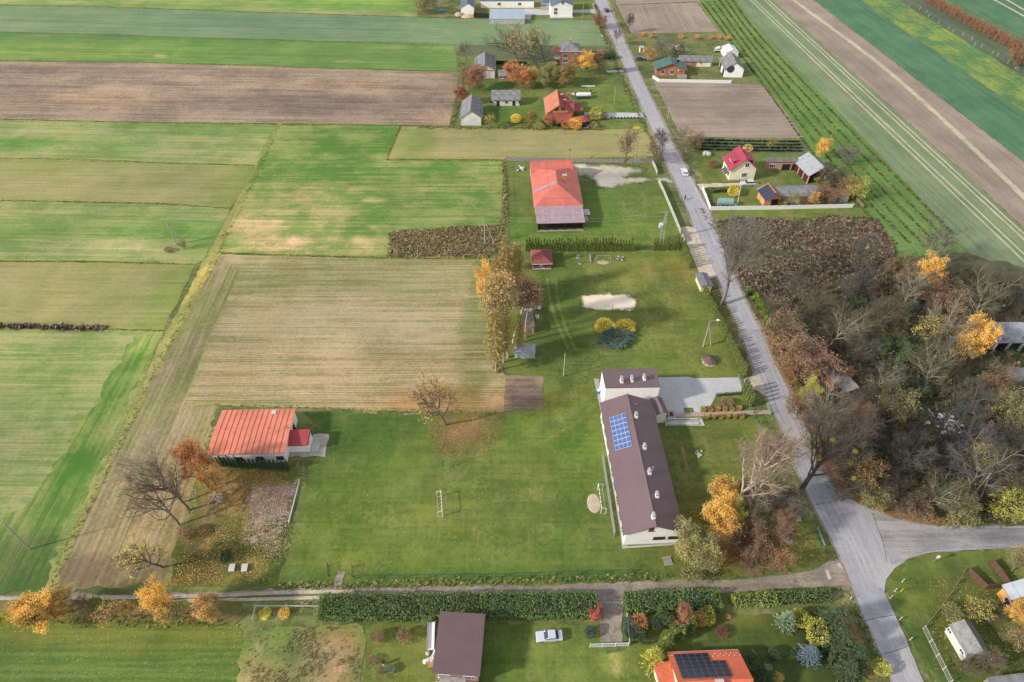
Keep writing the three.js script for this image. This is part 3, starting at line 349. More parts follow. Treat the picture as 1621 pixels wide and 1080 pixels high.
band('roadside_ditch', [[1326, 958], [1342, 992], [1360, 1032], [1378, 1075]], 3, M.litter, 0.078, { rough: 0.8, s: 1, label: 'brown shallow ditch between garden and road' });
band('wheel_rut', [[-40, 948], [100, 947.5], [330, 943.5], [450, 938.5], [560, 936.5]], 0.65, M.gravel, 0.0875, { rough: 0.35, s: 1, blobs: [blob(300, 948, 300, 300, [0.8, 0.78, 0.76])], label: 'upper pale wheel rut of the dirt track' });
band('wheel_rut', [[-40, 957.5], [100, 956], [330, 951], [450, 948], [600, 943]], 0.6, M.gravel, 0.0875, { rough: 0.35, s: 1, blobs: [blob(300, 948, 300, 300, [0.8, 0.78, 0.76])], label: 'lower pale wheel rut of the dirt track' });
band('wheel_track', [[180, 884], [204, 828], [228, 780], [262, 716]], 0.8, M.strip, 0.074, { rough: 0.7, s: 0.8, dir: DW, su: 96, sv: 48, blobs: [blob(210, 810, 200, 200, [1.28, 1.24, 1.2])], label: 'pale bare furrow in the striped stubble' });

// ---------- building materials ----------
const texRelief = {
  tile: tex(128, 128, (u, v) => { const r = mod(v * 4, 1), w = 0.5 + 0.5 * Math.sin(u * Math.PI * 2 * 6); const h = r * 0.6 + w * 0.4; return [h, h, h]; }, false),
  wave: tex(64, 16, (u) => { const h = 0.5 + 0.5 * Math.sin(u * Math.PI * 2 * 8); return [h, h, h]; }, false),
};
const tone = (k, lo, o = {}) => tex(o.n ?? 256, o.n ?? 256, (u, v) => { const s = o.s ?? 1; const m = pnoise(u * 5, v * 5, 5, 5, k) * 0.4 + pnoise(u * 17, v * 17, 17, 17, k + 1) * 0.3 + pnoise(u * 60 * s, v * 60, 60 * s, 60, k + 2) * 0.3; const t = lo + (1 - lo) * sstep(0.15, 0.75, m); return [t, t * (o.warm ?? 1), t * (o.warm ?? 1)]; });
const T_smooth = tone(607, 0.88); const T_soft = tone(601, 0.74), T_dirty = tone(611, 0.5), T_plaster = tone(621, 0.86, { warm: 0.99 });
const T_sheet = tex(256, 256, (u, v) => { const n = 0.8 + 0.2 * pnoise(u * 9, v * 9, 9, 9, 631), seam = Math.min(mod(u * 6, 1), mod(v * 2 + Math.floor(u * 6) * 0.0, 1)) < 0.05 ? 0.8 : 1, c = n * seam * (0.9 + 0.1 * hash2(Math.floor(u * 6), Math.floor(v * 2), 4)); return [c, c, c]; });
const T_eternit = tex(256, 256, (u, v) => { const n = 0.55 + 0.45 * pnoise(u * 7, v * 5, 7, 5, 641), st = 0.85 + 0.15 * pnoise(u * 60, v * 3, 60, 3, 642), seam = mod(v * 4, 1) < 0.05 || mod(u * 5, 1) < 0.02 ? 0.78 : 1, c = n * st * seam; return [c, c, c * 1.0]; });
const T_brick = tex(256, 256, (u, v) => { const r = Math.floor(v * 32), x = u * 12 + (r % 2) * 0.5, b = hash2(mod(Math.floor(x), 12), r, 9), j = mod(x, 1) < 0.08 || mod(v * 32, 1) < 0.15; const c = 0.7 + 0.3 * b; return j ? [0.78, 0.78, 0.75] : [c, c * 0.95, c * 0.95]; });
const T_plank = tex(128, 128, (u, v) => { const i = Math.floor(u * 10), c = (mod(u * 10, 1) < 0.1 ? 0.4 : 1) * (0.7 + 0.3 * hash2(i, 3, 4)) * (0.85 + 0.15 * pnoise(u * 60, v * 4, 60, 4, 651)); return [c, c, c]; });
function rep(t, m) { const c = t.clone(); c.repeat.set(1 / m, 1 / m); c.needsUpdate = true; return c; }
const matCache = {};
function mat(key, rgb, o = {}) {
  return matCache[key] ??= new THREE.MeshStandardMaterial({ name: key, color: col(...rgb, o.k ?? 1), roughness: o.rough ?? 0.8, metalness: o.metal ?? 0, ...(o.map ? { map: rep(o.map, o.m ?? 4) } : {}), ...(o.bump ? { bumpMap: rep(texRelief[o.bump], o.bm ?? 1.4), bumpScale: o.bs ?? 0.03 } : {}) });
}
const W = {
  white: mat('white_plaster', [246, 244, 240], { map: T_plaster, m: 7, rough: 0.9, k: 1.15 }), cream: mat('cream_plaster', [240, 228, 196], { map: T_plaster, m: 6, rough: 0.9, k: 1.1 }),
  lime: mat('limewash', [236, 234, 226], { map: T_soft, m: 5, rough: 0.95 }), brick: mat('brick_wall', [196, 128, 98], { map: T_brick, m: 3 }), pink: mat('pink_brick', [206, 158, 132], { map: T_brick, m: 3 }), concrete: mat('concrete', [196, 194, 186], { map: T_soft, m: 3, rough: 0.95 }),
  grey: mat('grey_block', [168, 164, 156], { map: T_dirty, m: 3 }), dark: mat('dark_boards', [64, 44, 38], { map: T_plank, m: 2 }), wood: mat('brown_wood', [150, 84, 46], { map: T_plank, m: 1.5 }), oak: mat('honey_wood', [214, 160, 88], { map: T_plank, m: 1.5 }), stone: mat('plinth_stone', [188, 176, 160], { map: T_dirty, m: 2 }), orange: mat('orange_wall', [222, 164, 96], { map: T_plaster, m: 4 }),
};
const R = {
  brown: mat('brown_tile_sheet', [118, 95, 100], { map: T_smooth, m: 14, bump: 'tile', rough: 0.55 }), brownB: mat('brown_roof_sheet', [106, 82, 86], { map: T_smooth, m: 9, bump: 'tile', rough: 0.6 }),
  coral: mat('coral_seam_roof', [236, 136, 104], { map: T_soft, m: 9, rough: 0.5 }), crimson: mat('crimson_sheet', [180, 54, 66], { map: T_soft, m: 4, bump: 'wave', rough: 0.5 }), red: mat('red_hall_roof', [222, 116, 98], { map: T_sheet, m: 12, bump: 'tile', rough: 0.55 }), lilac: mat('lilac_roof', [184, 154, 164], { map: T_sheet, m: 9, bump: 'tile', rough: 0.5 }),
  tile: mat('red_roof_tile', [206, 124, 96], { map: T_soft, m: 6, bump: 'tile' }), darktile: mat('dark_red_tile', [168, 76, 72], { map: T_soft, m: 5, bump: 'tile' }), orange: mat('orange_roof_tile', [226, 112, 72], { map: T_soft, m: 6, bump: 'tile', bm: 2 }), ruby: mat('ruby_roof', [176, 56, 78], { map: T_soft, m: 7, bump: 'tile', rough: 0.5 }),
  eternit: mat('grey_corrugated', [150, 150, 152], { map: T_eternit, m: 6, bump: 'wave', bm: 1.2 }), pale: mat('pale_metal_roof', [190, 198, 206], { map: T_sheet, m: 7, bump: 'wave', rough: 0.45 }), slate: mat('blue_grey_roof', [92, 112, 134], { map: T_soft, m: 6, bump: 'tile', rough: 0.5 }), green: mat('green_roof', [76, 112, 106], { map: T_soft, m: 6, bump: 'tile', rough: 0.5 }), tar: mat('tar_roof', [126, 118, 112], { map: T_dirty, m: 5 }), ruin: mat('mossy_slab', [156, 152, 146], { map: T_dirty, m: 6 }), maroon: mat('gazebo_shingle', [150, 74, 70], { map: T_soft, m: 3, bump: 'tile' }), blue: mat('blue_sheet', [176, 194, 214], { map: T_sheet, m: 5, bump: 'wave', rough: 0.4 }),
};
const C = {
  frame: mat('white_frame', [238, 238, 236], { rough: 0.5 }), brownframe: mat('brown_frame', [128, 70, 44], { rough: 0.6 }), glass: new THREE.MeshPhysicalMaterial({ color: new THREE.Color().setRGB(0.035, 0.045, 0.055), roughness: 0.08, clearcoat: 1 }), steel: mat('galvanised', [178, 182, 186], { rough: 0.4, metal: 0.6, k: 1.2 }), post: mat('pole_concrete', [186, 182, 172], { map: T_soft, m: 2 }), timber: mat('old_timber', [150, 130, 108], { map: T_plank, m: 1 }), black: mat('black', [34, 34, 38], { rough: 0.6 }), dgreen: mat('green_fence', [52, 88, 74], { rough: 0.6 }), white: mat('white_paint', [240, 240, 238], { rough: 0.5 }), red: mat('red_paint', [196, 46, 40], { rough: 0.5 }), blue: mat('blue_paint', [70, 124, 196], { rough: 0.5 }), yellow: mat('yellow_paint', [240, 206, 60], { rough: 0.5 }), cell: new THREE.MeshPhysicalMaterial({ color: col(72, 104, 168), roughness: 0.25, clearcoat: 0.6, clearcoatRoughness: 0.2 }), cellDark: new THREE.MeshPhysicalMaterial({ color: col(34, 40, 62), roughness: 0.25, clearcoat: 0.5, clearcoatRoughness: 0.2 }), frameDark: mat('panel_frame_dark', [96, 102, 118], { rough: 0.4 }), alu: mat('panel_frame', [206, 210, 214], { rough: 0.4 }), slab: mat('pale_slab', [214, 210, 202], { map: T_soft, m: 2 }),
};

// ---------- buildings ----------
// A, B: photograph spots of the near eave corners, C: far eave corner behind A; h: eave height (or a spot at the wall foot below A)
function bld(name, label, cat, o, host) {
  const h = typeof o.h === 'number' ? o.h : Math.max(1.8, heightAt(G(...o.h), o.A[1])), a = G(...o.A, h), b = G(...o.B, h), c = G(...o.C, o.hC ?? h);
  const dx = b.clone().sub(a); dx.y = 0; const w = dx.length(); dx.divideScalar(w);
  const nz = V(dx.z, 0, -dx.x);                  // away from the near side
  const ca = c.clone().sub(a); ca.y = 0; let d = o.d ?? ca.dot(nz);
  if (o.d && o.far) { a.addScaledVector(nz, -d); b.addScaledVector(nz, -d); }
  const mid = a.clone().add(b).multiplyScalar(0.5).addScaledVector(nz, d / 2); mid.y = 0;
  const turn = Math.atan2(-dx.z, dx.x);
  let g = host, Mx = new THREE.Matrix4();
  if (!host) { g = thing(name, label, cat, mid, turn); } else { g.updateMatrixWorld(); Mx.copy(g.matrixWorld).invert().multiply(new THREE.Matrix4().makeRotationY(turn).setPosition(mid)); }
  let rh = o.rh;
  if (rh === undefined && o.R) { const base = o.ridge === 'x' ? a.clone().addScaledVector(nz, d / 2) : a.clone().add(b).multiplyScalar(0.5); base.y = 0; rh = heightAt(base, o.R[1]) - h; }
  rh = Math.max(0.3, rh ?? 2);
  const ov = o.ov ?? 0.35, B = { g, Mx, w, d, h, rh, ov, ridge: o.ridge ?? 'z', type: o.type ?? 'gable' };
  B.add = (n, geo, m, parent = g) => { const q = metreUV(geo); q.applyMatrix4(Mx); return mesh(n, q, m, parent); };
  const alongX = B.ridge === 'x', rw = alongX ? d : w, rl = alongX ? w : d;   // across and along the ridge
  const turnR = (q) => (alongX ? q.rotateY(Math.PI / 2) : q);
  const shape = (pts) => new THREE.Shape(pts.map((p) => new THREE.Vector2(p[0], p[1])));
  const extr = (pts, L) => new THREE.ExtrudeGeometry(shape(pts), { depth: L, bevelEnabled: false }).translate(0, 0, -L / 2);
  const hw = rw / 2, iw = hw - ov, il = rl - 2 * ov, th = o.th ?? 0.16, wm = o.wall ?? W.white, rm = o.roof ?? R.eternit;
  B.top = (x, z) => { // roof height over a spot
    if (B.type === 'gable') { const q = alongX ? z : x; return h + rh * (1 - Math.abs(q) / hw); }
    if (B.type === 'mono') return lerp(o.hC ?? h, h, z / d + 0.5);
    if (B.type === 'hip') { return h + rh * Math.min(1 - Math.abs(x) / (w / 2), (d / 2 - Math.abs(z)) / (Math.min(w, d) / 2)); }
    return h;
  };
  if (o.walls !== false) {
    const y0 = o.plinth ? o.plinth : 0;
    if (B.type === 'gable') { const s = rh / hw; B.wall = B.add('wall', turnR(extr([[-iw, y0], [iw, y0], [iw, h + s * ov - 0.02], [0, h + rh - th * 0.6], [-iw, h + s * ov - 0.02]], il)), wm); }
    else if (B.type === 'mono') { const hc = (o.hC ?? h), hf = (z) => lerp(hc, h, z / d + 0.5) - th * 0.5; B.wall = B.add('wall', extr([[-d / 2 + ov, y0], [d / 2 - ov, y0], [d / 2 - ov, hf(d / 2 - ov)], [-d / 2 + ov, hf(-d / 2 + ov)]], w - 2 * ov).rotateY(-Math.PI / 2), wm); }
    else B.wall = B.add('wall', box(w - 2 * ov, h - y0, d - 2 * ov, 0, (h + y0) / 2, 0), wm);
    if (o.plinth) B.add('plinth', box(w - 2 * ov + 0.1, o.plinth, d - 2 * ov + 0.1, 0, o.plinth / 2, 0), W.stone);
  }
  if (B.type === 'gable') {
    const half = (s) => turnR(extr([[0, h + rh], [s * hw, h], [s * hw, h - th], [0, h + rh - th]], rl));
    B.roofs = [B.add('roof', half(alongX ? 1 : -1), rm), B.add('roof', half(alongX ? -1 : 1), o.roof2 ?? rm)];
    B.add('ridge_cap', turnR(extr([[-0.2, h + rh - 0.06], [0.2, h + rh - 0.06], [0, h + rh + 0.08]], rl + 0.04)), o.cap ?? rm);
  } else if (B.type === 'mono') {
    const hc = o.hC ?? h; B.roofs = [B.add('roof', extr([[-d / 2, hc], [d / 2, h], [d / 2, h - th], [-d / 2, hc - th]], w).rotateY(-Math.PI / 2), rm)];
  } else if (B.type === 'flat') B.roofs = [B.add('roof', box(w, th, d, 0, h - th / 2, 0), rm)];
  else if (B.type === 'hip') {
    const r = Math.min(w, d) / 2 * (o.hipk ?? 1), X = w / 2, Z = d / 2, top = h + rh, rx = w > d ? X - r : 0.01, rz = w > d ? 0.01 : Z - r;
    const e = [[-X, h, Z], [X, h, Z], [X, h, -Z], [-X, h, -Z]], q = w > d ? [[-rx, top, 0], [rx, top, 0]] : [[0, top, rz], [0, top, -rz]];
    const tri = (...p) => p.flat(), f = w > d ? [tri(e[0], e[1], q[1]), tri(e[0], q[1], q[0]), tri(e[1], e[2], q[1]), tri(e[2], e[3], q[0]), tri(e[2], q[0], q[1]), tri(e[3], e[0], q[0])] : [tri(e[0], e[1], q[0]), tri(e[1], e[2], q[1]), tri(e[1], q[1], q[0]), tri(e[2], e[3], q[1]), tri(e[3], e[0], q[0]), tri(e[3], q[0], q[1])];
    const under = [[...e[0], ...e[2], ...e[1]], [...e[0], ...e[3], ...e[2]]];
    const gg = new THREE.BufferGeometry().setAttribute('position', new THREE.Float32BufferAttribute([...f, ...under].flat(), 3)); gg.computeVertexNormals();
    B.roofs = [B.add('roof', gg, rm)];
    B.add('eave_board', merge([box(w, 0.16, 0.04, 0, h - 0.09, Z), box(w, 0.16, 0.04, 0, h - 0.09, -Z), box(0.04, 0.16, d - 0.1, X, h - 0.09, 0), box(0.04, 0.16, d - 0.1, -X, h - 0.09, 0)]), C.frame);
  }
  if (o.gutter !== false && (B.type === 'gable')) { const q = []; for (const s of [-1, 1]) q.push(box(0.12, 0.12, rl, s * (hw + 0.04), h - 0.16, 0)); B.add('gutter', turnR(merge(q)), o.gm ?? C.steel); }
  // windows, doors: face N S E W, s along the face from its middle, y of the middle
  B.face = (f, q, out = 0) => { const X = w / 2 - ov + out, Z = d / 2 - ov + out; return f === 'S' ? q.translate(0, 0, Z) : f === 'N' ? q.rotateY(Math.PI).translate(0, 0, -Z) : f === 'E' ? q.rotateY(Math.PI / 2).translate(X, 0, 0) : q.rotateY(-Math.PI / 2).translate(-X, 0, 0); };
  B.win = (f, s, y, ww, hh, o2 = {}) => {
    const t = 0.08, bars = [box(ww, t, 0.1, s, y + hh / 2 - t / 2, 0.02), box(ww, t, 0.1, s, y - hh / 2 + t / 2, 0.02), box(t, hh - 2 * t, 0.1, s - ww / 2 + t / 2, y, 0.02), box(t, hh - 2 * t, 0.1, s + ww / 2 - t / 2, y, 0.02)];
    if (ww > 0.9) for (let i = 1; i < (o2.n ?? 2); i++) bars.push(box(0.06, hh - 2 * t, 0.08, s - ww / 2 + ww * i / (o2.n ?? 2), y, 0.02));
    bars.push(box(ww + 0.2, 0.06, 0.2, s, y - hh / 2 - 0.03, 0.08));
    const fr = B.add(o2.name ?? 'window', B.face(f, merge(bars)), o2.fm ?? C.frame);
    B.add('pane', B.face(f, box(ww - 2 * t, hh - 2 * t, 0.02, s, y, 0.012)), o2.gm ?? C.glass, fr); return fr;
  };
  B.door = (f, s, ww, hh, m, o2 = {}) => { const fr = B.add(o2.name ?? 'door', B.face(f, box(ww, hh, 0.08, s, hh / 2 + (o2.y ?? 0.05), 0.02)), m); B.add('handle', B.face(f, box(0.05, 0.16, 0.06, s + ww * 0.4, hh * 0.5 + (o2.y ?? 0), 0.09)), C.steel, fr); return fr; };
  B.chimney = (x, z, sx, sz, hh, m, o2 = {}) => { const y = B.top(x, z), c = B.add('chimney', box(sx, hh + 0.8, sz, x, y + hh / 2 - 0.4, z), m, o2.sub ? B.roofs[0] : g); B.add('chimney_cap', box(sx + 0.16, 0.1, sz + 0.16, x, y + hh + 0.05, z), o2.cap ?? W.concrete, o2.sub ? B.roofs[0] : c); return c; };
  B.vent = (x, z, sx, sz, hh) => { const y = B.top(x, z), c = B.add('chimney', box(sx, hh + 0.5, sz, x, y + hh / 2 - 0.25, z), W.white); const q = []; for (const s of [-1, 1]) q.push(box(0.05, 0.3, sz * 0.9, x + s * sx * 0.4, y + hh + 0.15, z)); const capG = new THREE.CylinderGeometry(sx * 0.62, sx * 0.62, sz * 1.1, 10, 1, false, 0, Math.PI).rotateX(Math.PI / 2).rotateZ(Math.PI / 2).translate(x, y + hh + 0.22, z); q.push(capG); B.add('chimney_hood', merge(q), C.steel, c); return c; };
  // solar panels on the slope: s (x for ridge z), rows
  B.panels = (side, x0, z0, nx, nz2, pw, pl, m, skip) => {
    const slope = Math.atan2(rh, hw), up = V(0, 1, 0);
    for (let i = 0; i < nx; i++) for (let j = 0; j < nz2; j++) {
      if (skip && skip(i, j)) continue;
      const along = z0 + j * (pl + 0.05) + pl / 2, across = x0 + (i + 0.5) * (pw + 0.05);   // across: slope distance from the ridge
      const mk = (sx, sy, sz, lift) => { const q = box(sx, sy, sz); q.rotateZ(-side * slope); const cx = side * across * Math.cos(slope), cy = h + rh - across * Math.sin(slope); q.translate(cx + side * Math.sin(slope) * lift, cy + Math.cos(slope) * lift, along); return turnR(q); };
      const f = B.add('solar_panel', mk(pw, 0.05, pl, 0.12), m === C.cellDark ? C.frameDark : C.alu); B.add('cell_sheet', merge([-1, 1].flatMap((a) => [0].map((b2) => { const q = box(pw / 2 - 0.07, 0.012, pl - 0.12, a * pw / 4, 0, b2); q.rotateZ(-side * slope); const cx = side * across * Math.cos(slope), cy = h + rh - across * Math.sin(slope); q.translate(cx + side * Math.sin(slope) * 0.155, cy + Math.cos(slope) * 0.155, along); return turnR(q); }))), m, f);
    }
  };
  return B;
}

// ---------- the school ----------
const school = bld('school_building', 'long white school with brown roof, solar array and taller white block at its end', 'school', { A: [988.4, 847], B: [1083.5, 843], C: [953, 637], h: [986.2, 867], R: [1041.6, 833.7], wall: W.white, roof: R.brown, ov: 0.4, plinth: 0.35, gm: R.brown });
{
  const B = school;
  B.win('S', -0.6, B.h + 0.95, 0.9, 1.3, { fm: C.brownframe, n: 1 }); B.win('S', 1.3, 2.3, 2.2, 0.8, { n: 3, fm: C.black }); B.win('S', 4.0, 2.3, 2.0, 0.8, { n: 3, fm: C.black });
  for (let i = 0; i < 9; i++) B.win('W', -B.d / 2 + 2.8 + i * (B.d - 5) / 8, 1.8, 2.2, 1.6, { n: 3 });
  for (let i = 0; i < 7; i++) B.win('E', -B.d / 2 + 3 + i * (B.d - 9) / 7, 1.9, 2.2, 1.5, { n: 3 });
  B.panels(-1, 1.2, -B.d / 2 + 4.9, 2, 7, 1.75, 1.18, C.cell);
  for (const [z, x] of [[-0.31, 0.9], [-0.06, 1.2], [0.13, 1.0], [0.29, 1.5], [0.44, -0.2]]) B.vent(x, z * B.d, 0.6, 0.85, 0.7);
  B.add('exhaust_pipe', new THREE.CylinderGeometry(0.14, 0.14, 1.2, 8).translate(1.9, B.top(1.9, 0.1 * B.d) + 0.5, 0.1 * B.d), C.steel);
  B.add('roof_hatch', box(0.6, 0.3, 0.5, 1.5, B.top(1.5, -0.42 * B.d) + 0.1, -0.42 * B.d), R.brown);
  for (let i = 0; i < 3; i++) B.add('downpipe', new THREE.CylinderGeometry(0.06, 0.06, B.h - 0.2, 6).translate(-B.w / 2 + 0.32, (B.h - 0.2) / 2, -B.d / 2 + 2 + i * (B.d - 3) / 2), C.frame);
  const U = bld('', '', '', { A: [958.3, 614.3], B: [1046, 612.6], C: [949.8, 584.5], h: 7.2, hC: 6.4, type: 'mono', wall: W.white, roof: R.brown, ov: 0.12 }, B.g);
  U.wall.name = 'upper_wall'; U.roofs[0].name = 'upper_roof';
  for (const [x, z, a] of [[-2.2, 1.2, 0.7], [0.1, 0.9, 0.6], [2.9, 0.5, 0.6]]) { U.vent(x, z, a * 0.85, 1.2, 0.7); }
  U.add('roof_hatch', box(0.6, 0.35, 0.6, -1, U.top(-1, 1.7) + 0.1, 1.7), R.maroon);
  U.win('W', 0.6, 4.6, 0.7, 1.1, { n: 1 }); for (const s of [-2, 1]) U.win('E', s, 4.8, 1.4, 1.3); for (const s of [-3.4, 0, 3.4]) U.win('N', s, 4.6, 1.8, 1.4);
  // entrance: gable roof, lobby, steps, ramp with a railing
  const E = bld('', '', '', { A: [1040, 657], B: [1059, 654], C: [1030, 632], h: 3.4, rh: 0.7, wall: W.white, roof: R.brown, ov: 0.3 }, B.g);
  E.wall.name = 'entrance_wall'; E.roofs.forEach((r) => r.name = 'entrance_roof');
  E.door('E', -0.4, 1.8, 2.2, C.brownframe);
  const L = (pts, y0, y1) => { const s = new THREE.Shape(pxPoly(pts).map((q) => new THREE.Vector2(q[0], -q[1]))); const q = new THREE.ExtrudeGeometry(s, { depth: y1 - y0, bevelEnabled: false }).rotateX(-Math.PI / 2).translate(0, y0, 0); B.g.updateMatrixWorld(); return q.applyMatrix4(B.g.matrixWorld.clone().invert()); };
  const step = (n, pts, y0, y1, m, p) => mesh(n, metreUV(L(pts, y0, y1)), m, p ?? B.g);
  step('entrance_step', [[1056, 653], [1066, 652], [1071, 658], [1069, 665], [1057, 668]], 0, 0.5, mat('paver', [176, 152, 142], { map: T_soft, m: 2 }));
  step('doormat', [[1059, 655], [1064, 654.6], [1066, 661], [1060, 661.6]], 0.5, 0.53, C.black);
  step('ramp', [[1053, 664], [1110, 662], [1116, 674.5], [1053, 674.5]], 0, 0.16, W.concrete);
  step('ramp_slope', [[1056, 670], [1106, 670], [1106, 674], [1056, 674]], 0.16, 0.42, W.concrete);
  step('ramp_wall', [[1053, 664], [1105, 664], [1105, 666], [1053, 666]], 0.16, 0.55, W.concrete);
  const a = G(1058, 670, 0.4), b = G(1106, 670, 0.2), inv = B.g.matrixWorld.clone().invert(), q = [tube(a.clone().setY(1.3), b.clone().setY(1.2), 0.04, 0.04)];
  for (let i = 0; i < 6; i++) { const p = a.clone().lerp(b, i / 5); q.push(tube(p.clone().setY(0.3), p.clone().setY(1.3), 0.035, 0.035)); }
  mesh('railing', merge(q).applyMatrix4(inv), C.steel, B.g);
}

// ---------- fire station with red seam roof ----------
const station = bld('fire_station', 'white hall with coral red seamed metal roof at the field corner', 'hall', { A: [326.4, 719.6], B: [450, 716.9], C: [354, 649.4], h: [333, 737], R: [329.6, 682.8], ridge: 'x', roof: R.coral, wall: W.white, ov: 0.3, plinth: 0.3 });
{
  const B = station, slope = Math.atan2(B.rh, B.d / 2), L = Math.hypot(B.rh, B.d / 2);
  for (const s of [1, -1]) for (let i = 1; i < 14; i++) { const q = box(0.06, 0.09, L).rotateX(s * slope).translate(-B.w / 2 + B.w * i / 14, B.h + B.rh / 2 + 0.03, s * B.d / 4); mesh('roof_seam', q, mat('seam', [170, 66, 56], { rough: 0.5 }), s > 0 ? B.roofs[1] : B.roofs[0]); }
  for (const s of [-0.07, 0.2, 0.46].map((k) => (k - 0.05) * B.w)) B.win('S', s, 1.75, 1.5, 1.1, { fm: C.brownframe });
  for (const s of [-0.3, -0.2, 0.06, 0.33].map((k) => k * B.w)) B.add('pilaster', B.face('S', box(0.35, B.h - 0.4, 0.14, s, B.h / 2, 0.06)), W.white);
  B.door('E', 2.6, 1.3, 2.2, C.black); B.win('E', 0.2, 2.2, 0.9, 1.0);
  B.add('skylight', box(0.9, 0.12, 1.1).rotateX(-slope).translate(B.w * 0.22, B.top(0, -B.d * 0.42) + 0.1, -B.d * 0.42), C.slab, B.roofs[0]);
  B.add('stove_pipe', new THREE.CylinderGeometry(0.12, 0.12, 1.6, 8).translate(B.w / 2 - 0.6, B.top(0, -0.3) + 0.6, -0.3), C.steel);
  const X = bld('', '', '', { A: [454, 706.2], B: [487.8, 705.2], C: [453, 680.7], h: [488, 717], hC: 3.3, type: 'mono', roof: R.crimson, wall: W.white, ov: 0.12 }, B.g);
  X.wall.name = 'annex_wall'; X.roofs[0].name = 'annex_roof'; X.door('E', 0, 1.2, 2, C.frame); X.add('parapet', box(0.2, 0.5, X.d, X.w / 2 - 0.1, X.top(0, 0) + 0.1, 0), R.crimson);
  X.add('door_step', box(1.6, 0.2, 2.4, X.w / 2 + 0.9, 0.1, 0.6), W.concrete);
}

// ---------- red hall ----------
const hall = bld('village_hall', 'large red roofed hall with a lilac lean-to roof on its near side', 'hall', { A: [845.7, 328], B: [923.7, 326.5], C: [837, 266], h: 3.6, rh: 3.4, type: 'hip', roof: R.red, wall: W.pink, ov: 0.5 });
{
  const B = hall;
  const F = bld('', '', '', { A: [840.5, 276], B: [907.5, 273], C: [836, 258.6], h: 3.7, rh: 2.6, ridge: 'x', roof: R.red, wall: W.pink, ov: 0.4 }, B.g); F.wall.name = 'wing_wall'; F.roofs.forEach((r) => r.name = 'wing_roof');
  const L = bld('', '', '', { A: [849.7, 354], B: [926.3, 352], C: [846.7, 327], h: 3.0, hC: 4.1, type: 'mono', roof: R.lilac, walls: false }, B.g); L.roofs[0].name = 'lean_to_roof';
  L.add('lean_to_wall', merge([box(L.w - 1, 2.4, 0.15, 0, 1.2, L.d / 2 - 1.3), box(0.15, 2.6, L.d - 1.5, -L.w / 2 + 0.6, 1.3, -0.3), box(0.15, 2.6, L.d - 1.5, L.w / 2 - 0.6, 1.3, -0.3)]), W.dark);
  for (let i = 0; i < 6; i++) L.add('post', box(0.16, 2.8, 0.16, -L.w / 2 + 0.5 + i * (L.w - 1) / 5, 1.4, L.d / 2 - 0.3), W.dark);
  for (const s of [-3, 3]) L.add('beam', box(L.w, 0.2, 0.15, 0, 2.72, L.d / 2 - 0.3 + s * 0.05), W.dark);
  L.add('foundation', box(L.w - 0.4, 0.25, 0.5, 0, 0.12, L.d / 2 - 0.2), W.stone);
  { const a = Math.atan2(B.rh, B.w / 2), L = Math.hypot(B.rh, B.w / 2) - 0.2; B.add('roof_strip', box(L, 0.04, 1.5).rotateZ(a).translate(-B.w / 4, B.h + B.rh / 2 + 0.03, B.d / 2 - B.w / 2 - 1.0), R.lilac, B.roofs[0]); }
  B.chimney(2.6, -B.d * 0.02, 1.3, 0.9, 1.5, W.oak); for (let i = 0; i < 5; i++) { B.win('E', -6 + i * 3, 1.9, 1.2, 1.3); B.win('W', -6 + i * 3, 1.9, 1.2, 1.3); }
  B.add('porch_slab', box(1.4, 0.2, 2.6, B.w / 2 + 0.7, 0.1, B.d / 2 + 1.5), W.concrete);
  B.add('canopy', box(1.8, 0.12, 3, B.w / 2 + 0.8, 2.6, B.d / 2 + 1.6), R.pale);
}

// ---------- houses and barns ----------
const b1 = bld('barn', 'tall white barn with grey roof and wide door, behind the orange bush', 'barn', { A: [751.7, 111.5], B: [784.5, 111], C: [751, 90.6], h: [752.7, 125.4], R: [767.6, 102.5], roof: R.eternit, wall: W.lime });
b1.add('lintel', b1.face('S', box(7.4, 0.25, 0.12, -0.3, b1.h - 0.2, 0.04)), C.timber); b1.door('S', -0.9, 5, b1.h - 0.5, W.lime, { name: 'barn_door' });
const b2 = bld('shed', 'low grey roofed shed with pinkish wall between the barns and bare tree', 'shed', { A: [788.5, 121], B: [834, 120.5], C: [788.5, 110.5], h: [788.5, 129.6], hC: 3.2, type: 'mono', roof: R.eternit, wall: W.pink });
b2.door('S', 3, 1.2, 1.9, W.wood); b2.win('S', -4, 1.6, 1.0, 0.8);
const b3 = bld('outbuilding', 'low white outbuilding with a row of small doors and grey roof', 'outbuilding', { A: [777.6, 158.7], B: [824, 158.7], C: [779, 142.4], h: [780, 168.4], rh: 1.4, hC: 4.4, type: 'mono', roof: R.eternit, wall: W.lime, ov: 0.4 });
for (const [s, dr] of [[-5.5, 0], [-3, 1], [0.2, 0], [3, 1], [5.2, 0]]) dr ? b3.door('S', s, 1.1, 1.9, W.dark) : b3.win('S', s, 1.5, 0.9, 0.7, { fm: C.brownframe });
const b4 = bld('barn', 'narrow white barn with grey roof at the corner of the ploughed field', 'barn', { A: [727.8, 186.8], B: [762.6, 186.8], C: [729.8, 160.3], h: [728.8, 199.4], R: [745.7, 175.2], roof: R.eternit, wall: W.lime });
b4.door('E', 2, 3, 2.6, W.dark, { name: 'barn_door' }); b4.win('N', 0, 3.5, 1, 1); b4.win('W', 1, 2.4, 0.8, 0.6);
const b5 = bld('house', 'red tiled house with wooden gable balcony and front porch', 'house', { A: [863.8, 180.4], B: [906, 180], C: [857.5, 155.4], h: 3.4, R: [885.4, 166.3], roof: R.tile, roof2: R.darktile, wall: W.orange, ov: 0.6 });
